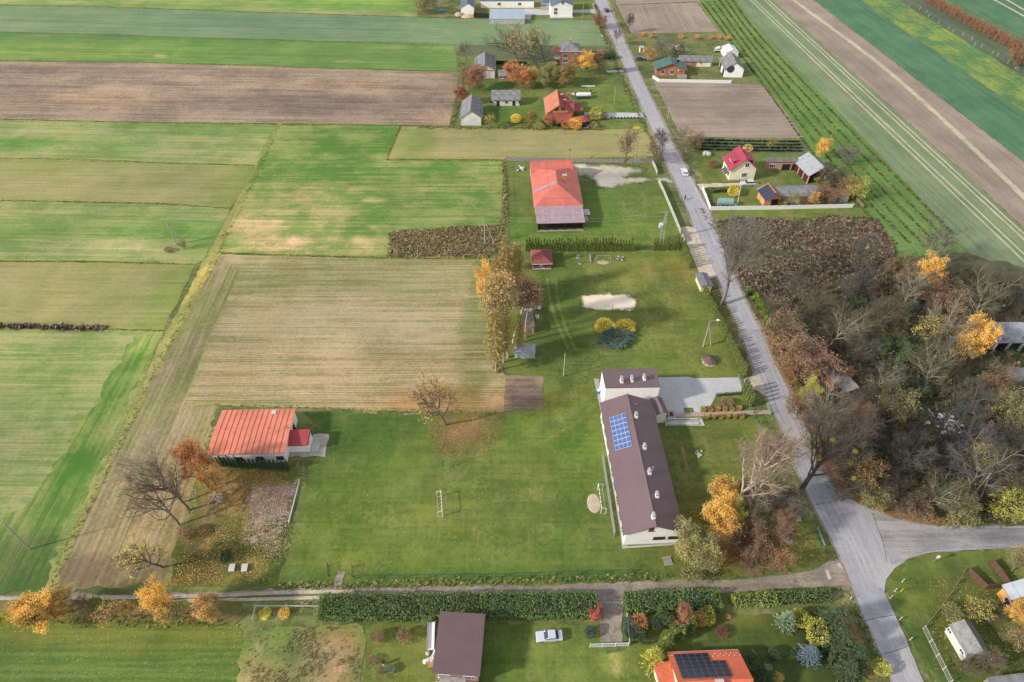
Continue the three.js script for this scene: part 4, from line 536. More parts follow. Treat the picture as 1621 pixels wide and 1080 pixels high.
{
  const B = b5; B.win('S', -0.9, B.h + 1.5, 1.5, 1.6, { fm: C.brownframe }); B.win('S', 1.4, B.h + 1.5, 1.5, 1.6, { fm: C.brownframe }); B.add('balcony_rail', B.face('S', box(5, 0.8, 0.08, 0.2, B.h + 0.7, 0.5)), W.oak);
  const P = bld('', '', '', { A: [872, 190.5], B: [906.6, 189.8], C: [873, 180], h: 2.7, hC: 3.5, type: 'mono', roof: R.darktile, walls: false }, B.g); P.roofs[0].name = 'porch_roof';
  for (let i = 0; i < 5; i++) P.add('post', box(0.18, 2.6, 0.18, -P.w / 2 + 0.4 + i * (P.w - 0.8) / 4, 1.3, P.d / 2 - 0.4), W.oak); P.add('railing', merge([box(P.w - 1, 0.1, 0.08, 0, 1, P.d / 2 - 0.4), box(P.w - 1, 0.5, 0.05, 0, 0.6, P.d / 2 - 0.4)]), W.dark);
  const D = bld('', '', '', { A: [895, 174], B: [910, 173.5], C: [895, 158], h: 3.6, rh: 1.6, ridge: 'x', roof: R.darktile, wall: W.orange, ov: 0.2 }, B.g); D.wall.name = 'wing_wall'; D.roofs.forEach((r) => r.name = 'wing_roof');
  const K = bld('', '', '', { A: [908, 176], B: [923.7, 175], C: [907, 163], h: 2.6, hC: 3.2, type: 'mono', roof: R.darktile, walls: false }, B.g); K.roofs[0].name = 'carport_roof'; for (const [x, z] of [[-1, 1], [1, 1], [1, -1]]) K.add('post', box(0.18, 2.7, 0.18, x * (K.w / 2 - 0.3), 1.35, z * (K.d / 2 - 0.3)), W.dark);
  B.chimney(1.4, -1.5, 0.9, 0.6, 1.3, R.darktile); B.chimney(2.4, 1.2, 0.8, 0.5, 1.2, R.darktile); B.win('W', -2, 1.7, 1.2, 1.2); B.win('W', 2, 1.7, 1.2, 1.2);
}
const b6 = bld('house', 'square two storey brick house with grey hipped roof and red porch', 'house', { A: [887, 81.5], B: [920.5, 81.5], C: [886, 69], h: [888, 104.5], rh: 2.2, type: 'hip', roof: R.eternit, wall: W.brick, ov: 0.5 });
{ const B = b6; B.win('S', -2.2, B.h - 2, 2, 1.7, { n: 3 }); B.win('S', -2.2, 1.9, 2, 1.5, { n: 3 }); B.win('S', 2, B.h - 0.9, 0.8, 0.5); B.win('E', 0, B.h - 2, 1.6, 1.5); B.chimney(0, -0.6, 0.7, 0.7, 1.2, W.brick);
  const P = bld('', '', '', { A: [877, 82], B: [887.5, 83], C: [877, 74], h: 5.6, hC: 6.4, type: 'mono', roof: R.darktile, walls: false }, B.g); P.roofs[0].name = 'porch_roof'; for (const z of [-1, 1]) P.add('post', box(0.2, 5.4, 0.2, -P.w / 2 + 0.3, 2.7, z * (P.d / 2 - 0.4)), W.brick); P.add('balcony', box(P.w, 0.9, P.d * 0.9, 0, 3, 0), W.grey); P.door('S', 0.3, 1.1, 2.2, W.dark); }
const b7 = bld('house', 'brick house with dark green roof beside the road', 'house', { A: [1037.6, 109.8], B: [1088, 111], C: [1032.6, 97.6], h: [1040, 122], R: [1057, 101], roof: R.green, wall: W.brick, ov: 0.7 });
{ const B = b7; B.win('S', -3.2, 1.9, 1.5, 1.8); B.win('S', 0.6, 1.9, 1.5, 1.8); B.add('satellite_dish', new THREE.SphereGeometry(0.45, 10, 5, 0, Math.PI * 2, 0, 0.9).rotateX(1.2).translate(3, 2.8, B.d / 2 - B.ov + 0.3), C.steel); B.add('porch_wall', box(3.4, 1.1, 2.4, B.w / 2 - 1.6, 0.55, B.d / 2 + 0.4), W.grey); B.chimney(3, -1, 0.8, 0.6, 1.2, C.black); }
const b8 = bld('outbuilding', 'long cream outbuilding with grey roof and brick end, behind the green roofed house', 'outbuilding', { A: [1074.5, 97], B: [1128.5, 98], C: [1077, 87], h: [1076, 105.5], hC: 4.2, type: 'mono', roof: R.eternit, wall: W.cream, ov: 0.4 });
b8.add('brick_front', b8.face('S', box(7, b8.h - 0.3, 0.1, -b8.w / 2 + 4, b8.h / 2 - 0.15, 0.03)), W.brick); b8.door('S', -0.4, 1.6, 2, W.wood); b8.door('S', 5.6, 1.4, 2.1, C.frame); b8.win('S', 2.4, 1.5, 1.1, 0.8); b8.win('S', -2.4, 1.5, 1, 0.8);
const b9 = bld('barn', 'white barn with round dark opening in the gable and grey roof', 'barn', { A: [1147, 110], B: [1179.5, 110.5], C: [1136, 92.6], h: [1146, 122.8], R: [1165.5, 99], roof: R.eternit, wall: W.white });
b9.add('round_window', b9.face('S', new THREE.CylinderGeometry(1.5, 1.5, 0.1, 24).rotateX(Math.PI / 2).translate(-1.6, 3.4, 0.04)), C.glass); b9.door('W', 3, 3, 3, W.dark, { name: 'barn_door' }); b9.door('W', -3, 3, 3, W.dark, { name: 'barn_door' });
const b10 = bld('shed', 'white sheet metal shed behind the white barn', 'shed', { A: [1150, 83], B: [1170, 82.5], C: [1142.5, 73], h: 2.8, rh: 1, roof: mat('white_sheet', [232, 236, 240], { map: T_sheet, m: 6, rough: 0.4 }), wall: C.white, ov: 0.1 }); b10.door('S', 0, 2.4, 2.2, C.steel);
const b11 = bld('house', 'cream house with ruby red roof and shed dormers', 'house', { A: [1155.5, 270.5], B: [1200.5, 269.5], C: [1138.4, 249], h: [1154, 288], R: [1182, 252], roof: R.ruby, wall: W.cream, ov: 0.5, plinth: 0.5 });
{ const B = b11; B.win('S', 0.8, B.h + 1.6, 1.4, 1.5); B.win('S', 0.6, 2.1, 1.8, 1.6, { n: 3 });
  for (const s of [-1, 1]) { const y = B.h + 0.55, dz = B.d * 0.56; B.add('dormer_wall', box(0.3, 1.5, dz, s * (B.w * 0.36), y + 0.75, -0.3), W.cream); B.add('dormer_roof', box(B.w * 0.34, 0.14, dz + 0.7).rotateZ(-s * 0.32).translate(s * B.w * 0.27, y + 1.9, -0.3), R.ruby); for (const z of [-2, 1.6]) { const f = B.add('window', box(0.08, 1, 1.3, s * (B.w * 0.36 + 0.18), y + 0.8, z), C.frame); B.add('pane', box(0.04, 0.8, 1.1, s * (B.w * 0.36 + 0.21), y + 0.8, z), C.glass, f); } }
  B.chimney(1, -2, 0.7, 0.6, 1.2, W.brick); B.win('W', 2, 1.9, 1.3, 1.3); B.win('W', -2, 1.9, 1.3, 1.3);
  for (let i = 0; i < 3; i++) { const q = B.add('solar_panel', box(1.5, 0.06, 1.1).rotateZ(0.75).translate(-B.w / 2 - 0.5, 2.6, B.d / 2 - 1.4 - i * 1.16), C.alu); B.add('cell_sheet', box(1.36, 0.02, 0.98).rotateZ(0.75).translate(-B.w / 2 - 0.53, 2.635, B.d / 2 - 1.4 - i * 1.16), C.cellDark, q); }
}
const b12 = bld('outbuilding', 'brick flat roofed outbuilding with open bays beside the dark barn', 'outbuilding', { A: [1212.5, 256], B: [1263, 256.5], C: [1207.8, 249], h: [1214, 270], hC: 4.2, type: 'mono', roof: R.tar, wall: W.pink, ov: 0.3 });
for (const s of [2, 5.2]) b12.door('S', s, 2.6, 2.2, C.black, { name: 'open_bay' }); b12.win('S', -2.5, 1.6, 2, 1.3, { n: 3 });
const b13 = bld('barn', 'dark wooden barn with light grey roof and tall door bays', 'barn', { A: [1281, 279], B: [1322, 274], C: [1262, 253.5], h: [1281.5, 292], R: [1305, 265], roof: mat('light_metal', [176, 180, 184], { map: T_sheet, m: 8, bump: 'wave', rough: 0.5 }), roof2: R.eternit, wall: W.dark, ov: 0.5 });
for (const z of [-4.5, -1.5, 1.5, 4.5]) b13.add('pillar', b13.face('W', box(0.5, b13.h - 0.4, 0.2, z, b13.h / 2 - 0.2, 0.05)), W.pink);
for (const z of [-3, 0, 3]) b13.door('W', z, 2.4, b13.h - 0.9, mat('oxblood_boards', [84, 34, 36], { map: T_plank, m: 2 }), { name: 'barn_door' });
const b14 = bld('outbuilding', 'long low outbuilding with worn grey roof behind the white fence', 'outbuilding', { A: [1229, 311], B: [1300, 309], C: [1229, 294], h: [1230, 323], rh: 1.2, ridge: 'x', roof: R.eternit, wall: W.lime, ov: 0.4 });
{ const B = b14; for (let i = 0; i < 4; i++) B.win('S', -6 + i * 4.4, 1.5, 1.1, 0.9); B.add('brick_band', B.face('S', box(B.w - 1, 0.5, 0.1, 0, B.h - 0.5, 0.03)), W.brick);
  const X = bld('', '', '', { A: [1210.5, 315], B: [1241, 312.5], C: [1203, 298.5], h: 2.9, rh: 1.9, roof: mat('rusty_tile', [180, 128, 98], { map: T_soft, m: 4, bump: 'tile' }), wall: W.orange, ov: 0.5 }, B.g); X.wall.name = 'annex_wall'; X.roofs.forEach((r) => r.name = 'annex_roof'); X.panels(-1, 0.3, -X.d / 2 + 0.7, 3, 4, 1.15, 1.6, C.cellDark); X.door('S', 0.8, 2.2, 2.1, C.black); }
const b15 = bld('shed', 'small stone shed with rusty brown roof in the farmyard corner', 'shed', { A: [1323.5, 310], B: [1347, 309.5], C: [1322, 301], h: [1324, 322], hC: 3.6, type: 'mono', roof: mat('rusty_roof', [150, 108, 82], { map: T_dirty, m: 3 }), wall: W.stone, ov: 0.2 }); b15.door('S', -1, 1, 1.8, C.timber);
const t1 = bld('barn', 'white barn with blue roof at the top edge beside sand heaps', 'barn', { A: [728.3, 12], B: [750.7, 12], C: [728.8, -4], h: [729, 24], R: [739, 4.6], roof: R.slate, wall: W.white, ov: 0.3 }); t1.win('E', -1, 2.4, 1, 1); t1.door('E', 3, 2, 2.4, C.steel);
const t2 = bld('shed', 'long flat shed with pale blue-grey metal roof at the top', 'shed', { A: [774.5, 30], B: [831, 30.2], C: [774, 14], h: 2.4, hC: 3.2, type: 'mono', roof: R.blue, wall: W.concrete, ov: 0.15 }); t2.door('E', 2, 3, 2, C.steel); t2.win('W', 0, 1.4, 1, 0.8);
const t3 = bld('house', 'new white two storey house with blue roof at the top edge', 'house', { A: [871.5, 9], B: [908, 8.6], C: [871, -7], h: [872.8, 28], R: [889.5, 1], roof: R.slate, wall: W.white, ov: 0.3 });
t3.win('S', -2.9, t3.h - 1.9, 1.6, 1.6); t3.win('S', -2.9, 2.2, 1.6, 1.6); t3.win('S', 0.3, t3.h + 1.1, 1.4, 1.4); t3.add('terrace', box(t3.w + 0.6, 0.3, 1.6, 0, 0.15, t3.d / 2 + 0.5), W.concrete); t3.win('W', 0, 2, 2, 2);
const t4 = bld('gazebo', 'dark roofed garden gazebo left of the white house', 'gazebo', { A: [856.5, 6], B: [869.5, 6], C: [857, -3], h: 3, rh: 1.6, type: 'hip', roof: R.slate, walls: false });
for (const [x, z] of [[-1, 1], [1, 1], [-1, -1], [1, -1]]) t4.add('post', box(0.3, 2.9, 0.3, x * (t4.w / 2 - 0.5), 1.45, z * (t4.d / 2 - 0.5)), W.oak); t4.add('floor_slab', box(t4.w, 0.15, t4.d, 0, 0.075, 0), W.concrete);
// gazebos
const g1 = bld('gazebo', 'open wooden gazebo with maroon hipped roof by the thuja row', 'gazebo', { A: [842, 418.3], B: [875, 417.7], C: [839, 395.4], h: [842.5, 428], rh: 1.6, type: 'hip', roof: R.maroon, walls: false, hipk: 0.85 });
{ const B = g1; B.add('floor_slab', box(B.w - 0.6, 0.2, B.d - 0.6, 0, 0.1, 0), W.concrete); for (const [x, z] of [[-1, 1], [-0.33, 1], [0.33, 1], [1, 1], [-1, -1], [1, -1], [-1, 0], [1, 0]]) B.add('post', box(0.16, B.h - 0.2, 0.16, x * (B.w / 2 - 0.6), (B.h) / 2, z * (B.d / 2 - 0.6)), W.wood); const Z = B.d / 2 - 0.6, X = B.w / 2 - 0.6; for (const q of [box(X * 0.66, 0.9, 0.06, -X * 0.66, 0.65, Z), box(X * 0.66, 0.9, 0.06, X * 0.66, 0.65, Z), box(2 * X, 0.9, 0.06, 0, 0.65, -Z), box(0.06, 0.9, 2 * Z, -X, 0.65, 0), box(0.06, 0.9, 2 * Z, X, 0.65, 0)]) B.add('side_panel', q, W.wood); B.add('table', box(2.2, 0.1, 0.9, 0, 0.85, 0), W.wood); }
function hexGazebo(name, label, cat, u, v, r, hh, rm, wm, open) {
  const g = thing(name, label, cat, G(u, v), 0.2);
  mesh('floor_slab', new THREE.CylinderGeometry(r * 1.15, r * 1.15, 0.12, 8).translate(0, 0.06, 0), W.concrete, g);
  mesh('roof', metreUV(new THREE.ConeGeometry(r * 1.12, r * 0.55, 8, 1).translate(0, hh + r * 0.27, 0)), rm, g);
  for (let i = 0; i < 8; i++) { const a = i * Math.PI / 4 + Math.PI / 8, p = V(Math.sin(a) * r * 0.9, 0, Math.cos(a) * r * 0.9); mesh('post', box(0.12, hh, 0.12, p.x, hh / 2, p.z), wm, g); if (i !== open) { const q = box(r * 0.66, hh * 0.42, 0.06, 0, hh * 0.3, r * 0.83).rotateY(i * Math.PI / 4); mesh('side_panel', q, wm, g); } }
  mesh('bench', new THREE.TorusGeometry(r * 0.6, 0.18, 4, 8).rotateX(Math.PI / 2).translate(0, 0.45, 0), wm, g); return g;
}
hexGazebo('gazebo', 'octagonal red roofed gazebo beside the red tiled house', 'gazebo', 922.5, 198, 2.4, 2.4, R.darktile, W.dark, 1);
hexGazebo('sandbox', 'octagonal orange wooden sandbox with brown cover on the lawn by the road', 'sandbox', 1122, 573, 1.5, 0.9, R.brownB, W.oak, 9);
// small things along the middle
const chapel = bld('bus_shelter', 'small cream bus shelter with grey roof at the end of the thuja row', 'bus shelter', { A: [1110, 454], B: [1129, 453], C: [1101.4, 433.3], h: [1111, 463.5], rh: 0.5, roof: mat('slate_felt', [118, 118, 128], { map: T_soft, m: 3 }), wall: mat('butter_plaster', [240, 218, 168], { map: T_plaster, m: 3 }), ov: 0.25 });
chapel.door('E', 0, 2, 1.9, C.black, { name: 'opening' }); chapel.add('downpipe', box(0.08, 2.2, 0.08, 0.6, 1.1, chapel.d / 2 - 0.2), C.steel);
const garage = bld('garage', 'pale metal garage with flat sloping roof under the larches', 'garage', { A: [814, 558.5], B: [847.5, 559], C: [814.7, 544], h: [814, 567.5], hC: 2.7, type: 'mono', roof: mat('garage_roof', [176, 182, 194], { map: T_sheet, m: 5, bump: 'wave', rough: 0.5 }), wall: mat('pale_green_sheet', [192, 204, 194], { map: T_sheet, m: 3 }), ov: 0.08 }); garage.door('S', 0, 2.6, 1.8, mat('garage_door', [184, 198, 190], { rough: 0.6 }));
const longshed = bld('shed', 'long leaf strewn flat roofed shed under the birches', 'shed', { A: [829, 518], B: [846.5, 517.5], C: [824, 455.5], h: 2.4, type: 'mono', hC: 2.6, roof: R.tar, wall: W.pink, ov: 0.15 });
longshed.door('E', -6, 2.2, 1.9, W.dark); longshed.door('E', 0, 1.2, 1.9, C.white); longshed.door('S', 0, 1, 1.8, C.timber); longshed.add('roof_patch', box(1.2, 0.03, 0.8, 1.4, longshed.top(0, -2.5) + 0.02, -2.5), C.slab, longshed.roofs[0]); longshed.add('roof_patch', box(2.6, 0.03, 0.4, 0.4, longshed.top(0, 1) + 0.02, 1), C.slab, longshed.roofs[0]);
const brownHouse = bld('workshop', 'large plain brown roofed workshop behind the trimmed hedge', 'workshop', { A: [683.7, 1066], B: [759.8, 1071], C: [692.7, 967.5], h: 4.2, hC: 5.0, type: 'mono', roof: R.brownB, wall: W.pink, ov: 0.4 });
{ const B = brownHouse; for (const s of [-2, 2]) B.win('S', s, 2.2, 2, 1.2, { n: 3 }); B.win('W', 2, 2, 1.2, 1.2); B.win('E', -2, 2, 1.2, 1.2); B.add('porch_roof', box(4.2, 0.12, 2, -0.6, 2.6, B.d / 2 + 0.8), W.grey); B.add('porch_slab', box(B.w - 0.5, 0.2, 2, 0, 0.1, B.d / 2 + 0.8), W.concrete); for (const x of [-2.6, 1.4]) B.add('post', box(0.14, 2.6, 0.14, x, 1.3, B.d / 2 + 1.6), W.pink); }
const orangeHouse = bld('house', 'house with bright orange tile roof and black solar array at the bottom edge', 'house', { A: [1056, 1033], B: [1168.6, 1028.4], C: [1056, 1020], h: 3.2, d: 11.4, far: true, rh: 3.2, ridge: 'x', roof: R.orange, wall: W.cream, ov: 0.5 });
{ const B = orangeHouse; B.panels(1, 0.5, -5.0, 3, 5, 1.75, 1.08, C.cellDark); B.panels(1, 0.5, 0.65, 2, 2, 1.75, 1.08, C.cellDark);
  for (let i = 0; i < 13; i++) for (const k of [0, 1]) B.add('snow_guard', box(0.12, 0.1, 0.08, -B.w / 2 + 0.6 + i * (B.w - 1.2) / 12 + k * 0.4, B.h + 0.45 + k * 0.25, -B.d / 2 + 0.7 + k * 0.45), C.white, B.roofs[1]);
  const X = bld('', '', '', { A: [1034, 1050], B: [1060, 1046], C: [1034, 1040], h: 2.7, d: 9, far: true, hC: 2.7, rh: 1.6, type: 'mono', roof: R.orange, wall: W.cream, ov: 0.3 }, B.g); X.wall.name = 'annex_wall'; X.roofs[0].name = 'annex_roof';
  B.chimney(0.4, 0.5, 1.2, 0.7, 0.9, W.brick); B.win('N', -2, 1.7, 1.4, 1.3); B.win('N', 3, 1.7, 1.4, 1.3); B.win('E', 0, 1.7, 1.4, 1.3); }
const eShed = bld('shed', 'white walled garden shed with grey roof inside the lower right garden', 'shed', { A: [1533, 1039], B: [1567, 1034], C: [1503.5, 988.5], h: 2.6, R: [1553, 1031], roof: mat('felt_grey', [146, 146, 144], { map: T_dirty, m: 4 }), roof2: mat('felt_dark', [112, 114, 116], { map: T_dirty, m: 4 }), wall: W.lime, ov: 0.2 }); eShed.door('S', 0, 1, 1.9, C.timber); for (const z of [-2, 1.5]) eShed.win('W', z, 1.4, 1, 0.8);
const eBarn = bld('barn', 'grey roofed barn with white pillars and dark open bays at the right edge', 'barn', { A: [1575.5, 543], B: [1650, 543], C: [1594, 510], h: [1569, 556.5], hC: 5.2, type: 'mono', roof: mat('barn_sheet', [170, 170, 180], { map: T_dirty, m: 6, bump: 'wave' }), wall: W.dark, ov: 0.5 });
for (let i = 0; i < 5; i++) eBarn.add('pillar', eBarn.face('S', box(0.55, eBarn.h - 0.2, 0.35, -eBarn.w / 2 + 0.8 + i * 3.2, eBarn.h / 2 - 0.1, 0.2)), W.white); for (let i = 0; i < 4; i++) eBarn.door('S', -eBarn.w / 2 + 2.4 + i * 3.2, 2.5, eBarn.h - 0.9, C.black, { name: 'open_bay' });
const eShed2 = bld('shed', 'small grey roofed shed at the right edge below the pillared barn', 'shed', { A: [1606, 604], B: [1650, 604], C: [1600, 582], h: 2.6, hC: 3, type: 'mono', roof: R.eternit, wall: W.grey, ov: 0.15 }); eShed2.door('S', 0, 1, 1.8, W.dark);
const ruin = bld('ruined_shed', 'long roofless looking shed with mossy grey slab roof inside the thicket', 'shed', { A: [1337, 622], B: [1362, 614], C: [1291, 525], h: 2.8, hC: 3.0, type: 'mono', roof: R.ruin, wall: W.brick, ov: 0.1 }); ruin.door('W', 3, 1.6, 2, C.black, { name: 'opening' }); ruin.door('W', -6, 1.6, 2, C.black, { name: 'opening' });
const yHouse = bld('house', 'corner of a yellow house at the right edge', 'house', { A: [1602, 950], B: [1660, 945], C: [1596, 925], h: 3, rh: 2, roof: R.pale, wall: mat('yellow_plaster', [236, 172, 74], { map: T_plaster, m: 4 }), ov: 0.3 }); yHouse.win('W', 1, 1.5, 1.4, 1.2); yHouse.win('S', -3, 1.6, 1.4, 1.2, { fm: C.brownframe });
const eShed3 = bld('shed', 'grey sheet roof at the bottom right corner', 'shed', { A: [1575, 1100], B: [1660, 1090], C: [1565, 1072], h: 2.6, hC: 3, type: 'mono', roof: R.eternit, wall: W.grey, ov: 0.15 }); eShed3.win('N', 0, 1.6, 1, 0.8);
const topHouse = bld('outbuilding', 'long white building at the very top edge behind the worn yard', 'outbuilding', { A: [760, 1], B: [846, 1], C: [760, -8], h: 3.4, hC: 4.4, type: 'mono', roof: R.slate, wall: W.white, ov: 0.2 }); topHouse.win('S', -4, 1.8, 1.6, 1.3); topHouse.win('S', 6, 1.8, 1.6, 1.3);

// ---------- plants: shapes grown once, then planted with their own size, turn and colour ----------
class Fol { // collects triangles with a colour per corner
  constructor() { this.p = []; this.n = []; this.c = []; }
  tri(a, b, c, k, nrm) { if (nrm && b.clone().sub(a).cross(c.clone().sub(a)).dot(nrm) < 0) [b, c] = [c, b]; this.p.push(a.x, a.y, a.z, b.x, b.y, b.z, c.x, c.y, c.z); const n = nrm ?? b.clone().sub(a).cross(c.clone().sub(a)).normalize(); for (let i = 0; i < 3; i++) { this.n.push(n.x, n.y, n.z); this.c.push(...k); } }
  card(o, d, s, w, k, nrm) { const m = o.clone().addScaledVector(d, 0.5), e = m.clone().addScaledVector(s, w * 0.62), f = m.clone().addScaledVector(s, -w * 0.62), t = o.clone().add(d); this.tri(o, e, f, k, nrm); this.tri(f, e, t, k, nrm); }
  tube(a, b, r0, r1, k, sides = 4) {
    const d = b.clone().sub(a).normalize(), x = Math.abs(d.y) > 0.9 ? V(1, 0, 0) : V(0, 1, 0), u = d.clone().cross(x).normalize(), v = d.clone().cross(u), P = [], Q = [], N = [];
    for (let i = 0; i < sides; i++) { const t = i / sides * Math.PI * 2, n = u.clone().multiplyScalar(Math.cos(t)).addScaledVector(v, Math.sin(t)); N.push(n); P.push(a.clone().addScaledVector(n, r0)); Q.push(b.clone().addScaledVector(n, r1)); }
    for (let i = 0; i < sides; i++) { const j = (i + 1) % sides; this.quadN(P[i], P[j], Q[j], Q[i], N[i], N[j], k); }
  }
  quadN(a, b, c, d, na, nb, k) { for (const [p, n] of [[a, na], [b, nb], [c, nb], [a, na], [c, nb], [d, na]]) { this.p.push(p.x, p.y, p.z); this.n.push(n.x, n.y, n.z); this.c.push(...k); } }
  geo() { const g = new THREE.BufferGeometry(); g.setAttribute('position', new THREE.Float32BufferAttribute(this.p, 3)); g.setAttribute('normal', new THREE.Float32BufferAttribute(this.n, 3)); g.setAttribute('color', new THREE.Float32BufferAttribute(this.c, 3)); return g; }
  get size() { return this.p.length; }
}
const rdir = (r) => { const z = r() * 2 - 1, a = r() * 6.2832, s = Math.sqrt(1 - z * z); return V(Math.cos(a) * s, z, Math.sin(a) * s); };
function growTree(seed, o = {}) {              // a broadleaf tree about 10 m tall
  const r = rngOf(seed), wood = new Fol(), twig = new Fol(), leaf = new Fol(), H = 10, fork = o.fork ?? 2.6, nP = o.nP ?? 11, R = o.R ?? 3.6, W1 = [1, 1, 1];
  const path = (a, dir, L, bend, n) => { const pts = [a.clone()], d = dir.clone(); for (let i = 0; i < n; i++) { d.addScaledVector(V(0, 1, 0), bend / n).addScaledVector(rdir(r), 0.16).normalize(); pts.push(pts[i].clone().addScaledVector(d, L / n)); } return pts; };
  const at = (pts, t) => { const x = t * (pts.length - 1), i = Math.min(pts.length - 2, Math.floor(x)); return [pts[i].clone().lerp(pts[i + 1], x - i), pts[i + 1].clone().sub(pts[i]).normalize()]; };
  const draw = (F, pts, r0, r1, s) => { for (let i = 0; i + 1 < pts.length; i++) F.tube(pts[i], pts[i + 1], lerp(r0, r1, i / (pts.length - 1)), lerp(r0, r1, (i + 1) / (pts.length - 1)), W1, s); };
  const trunk = path(V(0, -0.1, 0), V((r() - 0.5) * 0.15, 1, (r() - 0.5) * 0.15), H * (o.lead ?? 0.72), 0.1, 6);
  draw(wood, trunk, o.tr ?? 0.2, 0.05, 6);
  const spread = (axis, ang, az) => { const x = Math.abs(axis.y) > 0.95 ? V(1, 0, 0) : V(0, 1, 0), u = axis.clone().cross(x).normalize(), v = axis.clone().cross(u); return axis.clone().multiplyScalar(Math.cos(ang)).addScaledVector(u, Math.sin(ang) * Math.cos(az)).addScaledVector(v, Math.sin(ang) * Math.sin(az)).normalize(); };
  let gold = r() * 6;
  const leafAt = (p, light, n) => { for (let i = 0; i < n; i++) { const q = p.clone().addScaledVector(rdir(r), 0.32), d = rdir(r); d.y -= 0.25; d.normalize(); const k = light * (0.72 + 0.5 * r()), hue = (r() - 0.5) * 0.22, sz = (o.leafSize ?? 0.3) * (0.7 + 0.6 * r()), s = d.clone().cross(rdir(r)).normalize(); leaf.card(q, d.multiplyScalar(sz), s, sz * 0.75, [k * (1 + hue * 0.5), k * (1 - hue), k * (1 - hue * 0.6)]); } };
  for (let i = 0; i < nP; i++) {
    gold += 2.4 + (r() - 0.5) * 0.6; const t = lerp(fork / (H * 0.72), 0.98, Math.pow(i / (nP - 1), 0.85)), [a, ax] = at(trunk, Math.min(0.99, t));
    const y01 = a.y / H, L = R * (o.shape ? o.shape(y01) : 1.15 * Math.sqrt(Math.max(0.08, 1 - ((y01 - 0.42) / 0.5) ** 2))) * (0.85 + 0.3 * r());
    const pr = path(a, spread(ax, (o.ang ?? 0.85) * (1.1 - 0.45 * y01) + (r() - 0.5) * 0.25, gold), L, o.bend ?? 0.6, 5); draw(wood, pr, 0.075 + 0.05 * (1 - y01), 0.025, 5);
    const light = 0.75 + 0.5 * r(), nS = o.nS ?? 7;
    for (let j = 0; j < nS; j++) {
      const tj = 0.25 + 0.75 * (j + r()) / nS, [b, bx] = at(pr, Math.min(0.99, tj)), L2 = L * 0.48 * (1.15 - tj * 0.5) * (0.8 + 0.4 * r()), se = path(b, spread(bx, 0.55 + 0.35 * r(), r() * 6.28), L2, 0.35, 3); draw(o.limb ? wood : twig, se, o.limb ? 0.05 : 0.036, 0.016, 4);
      const l2 = light * (0.8 + 0.4 * r()), nT = o.nT ?? 6;
      for (let k = 0; k < nT; k++) {
        const tk = 0.2 + 0.8 * (k + r()) / nT, [c, cx] = at(se, Math.min(0.99, tk)), L3 = L2 * 0.5 * (0.7 + 0.5 * r()), te = path(c, spread(cx, 0.5 + 0.4 * r(), r() * 6.28), L3, 0.3, 2); draw(twig, te, 0.018, 0.011, 3);
        for (let m = 0; m < (o.nW ?? 7); m++) { const [d, dx] = at(te, Math.min(0.99, 0.15 + 0.85 * (m + r()) / (o.nW ?? 7))), q = spread(dx, 0.4 + 0.5 * r(), r() * 6.28), e = d.clone().addScaledVector(q, 0.35 + 0.5 * r()), s = q.clone().cross(rdir(r)).normalize().multiplyScalar(o.tw ?? 0.01); twig.tri(d.clone().sub(s), d.clone().add(s), e, W1); if (o.leaf && r() < o.leaf) leafAt(e, l2, o.leafN ?? 2); }
      }
    }
  }
  return { wood: wood.geo(), twig: twig.geo(), leaf: leaf.size ? leaf.geo() : null };
}
function growConifer(seed, o = {}) {           // about 10 m tall
  const r = rngOf(seed), wood = new Fol(), leaf = new Fol(), H = 10, R = o.R ?? 2, base = o.base ?? 0.8, n = o.whorls ?? 26;
  wood.tube(V(0, -0.1, 0), V(0, H * 0.97, 0), o.tr ?? 0.16, 0.02, [1, 1, 1], 6);
  for (let i = 0; i < n; i++) {
    const t = i / n, y = lerp(base, H * 0.985, t), L = R * (o.prof ? o.prof(t) : Math.pow(1 - t, 0.8) + 0.05) * (0.8 + 0.35 * r()), m = o.per ?? 7, a0 = r() * 6.28;
    for (let j = 0; j < m; j++) {
      const az = a0 + j / m * 6.28 + (r() - 0.5) * 0.5, el = lerp(o.low ?? -0.25, o.high ?? 0.5, t) + (r() - 0.5) * 0.25, LL = L * (0.75 + 0.4 * r()), d = V(Math.cos(az) * Math.cos(el), Math.sin(el), Math.sin(az) * Math.cos(el)), p0 = V(0, y, 0), p1 = p0.clone().addScaledVector(d, LL);
      if (LL > 0.5) wood.tube(p0, p1, 0.03, 0.01, [1, 1, 1], 3);
      const light = 0.7 + 0.5 * r(), cards = Math.max(3, Math.round(LL * (o.cards ?? 6)));
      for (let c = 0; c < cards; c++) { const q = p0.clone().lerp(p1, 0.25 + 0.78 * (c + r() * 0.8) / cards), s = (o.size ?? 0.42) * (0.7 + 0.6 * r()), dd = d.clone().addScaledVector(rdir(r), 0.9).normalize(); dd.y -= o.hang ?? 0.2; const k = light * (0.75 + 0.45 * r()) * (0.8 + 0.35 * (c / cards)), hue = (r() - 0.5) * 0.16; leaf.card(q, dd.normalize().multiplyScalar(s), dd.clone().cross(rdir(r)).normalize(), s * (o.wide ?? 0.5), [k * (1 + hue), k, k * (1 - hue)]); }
    }
  }
  return { wood: wood.geo(), leaf: leaf.geo() };
}
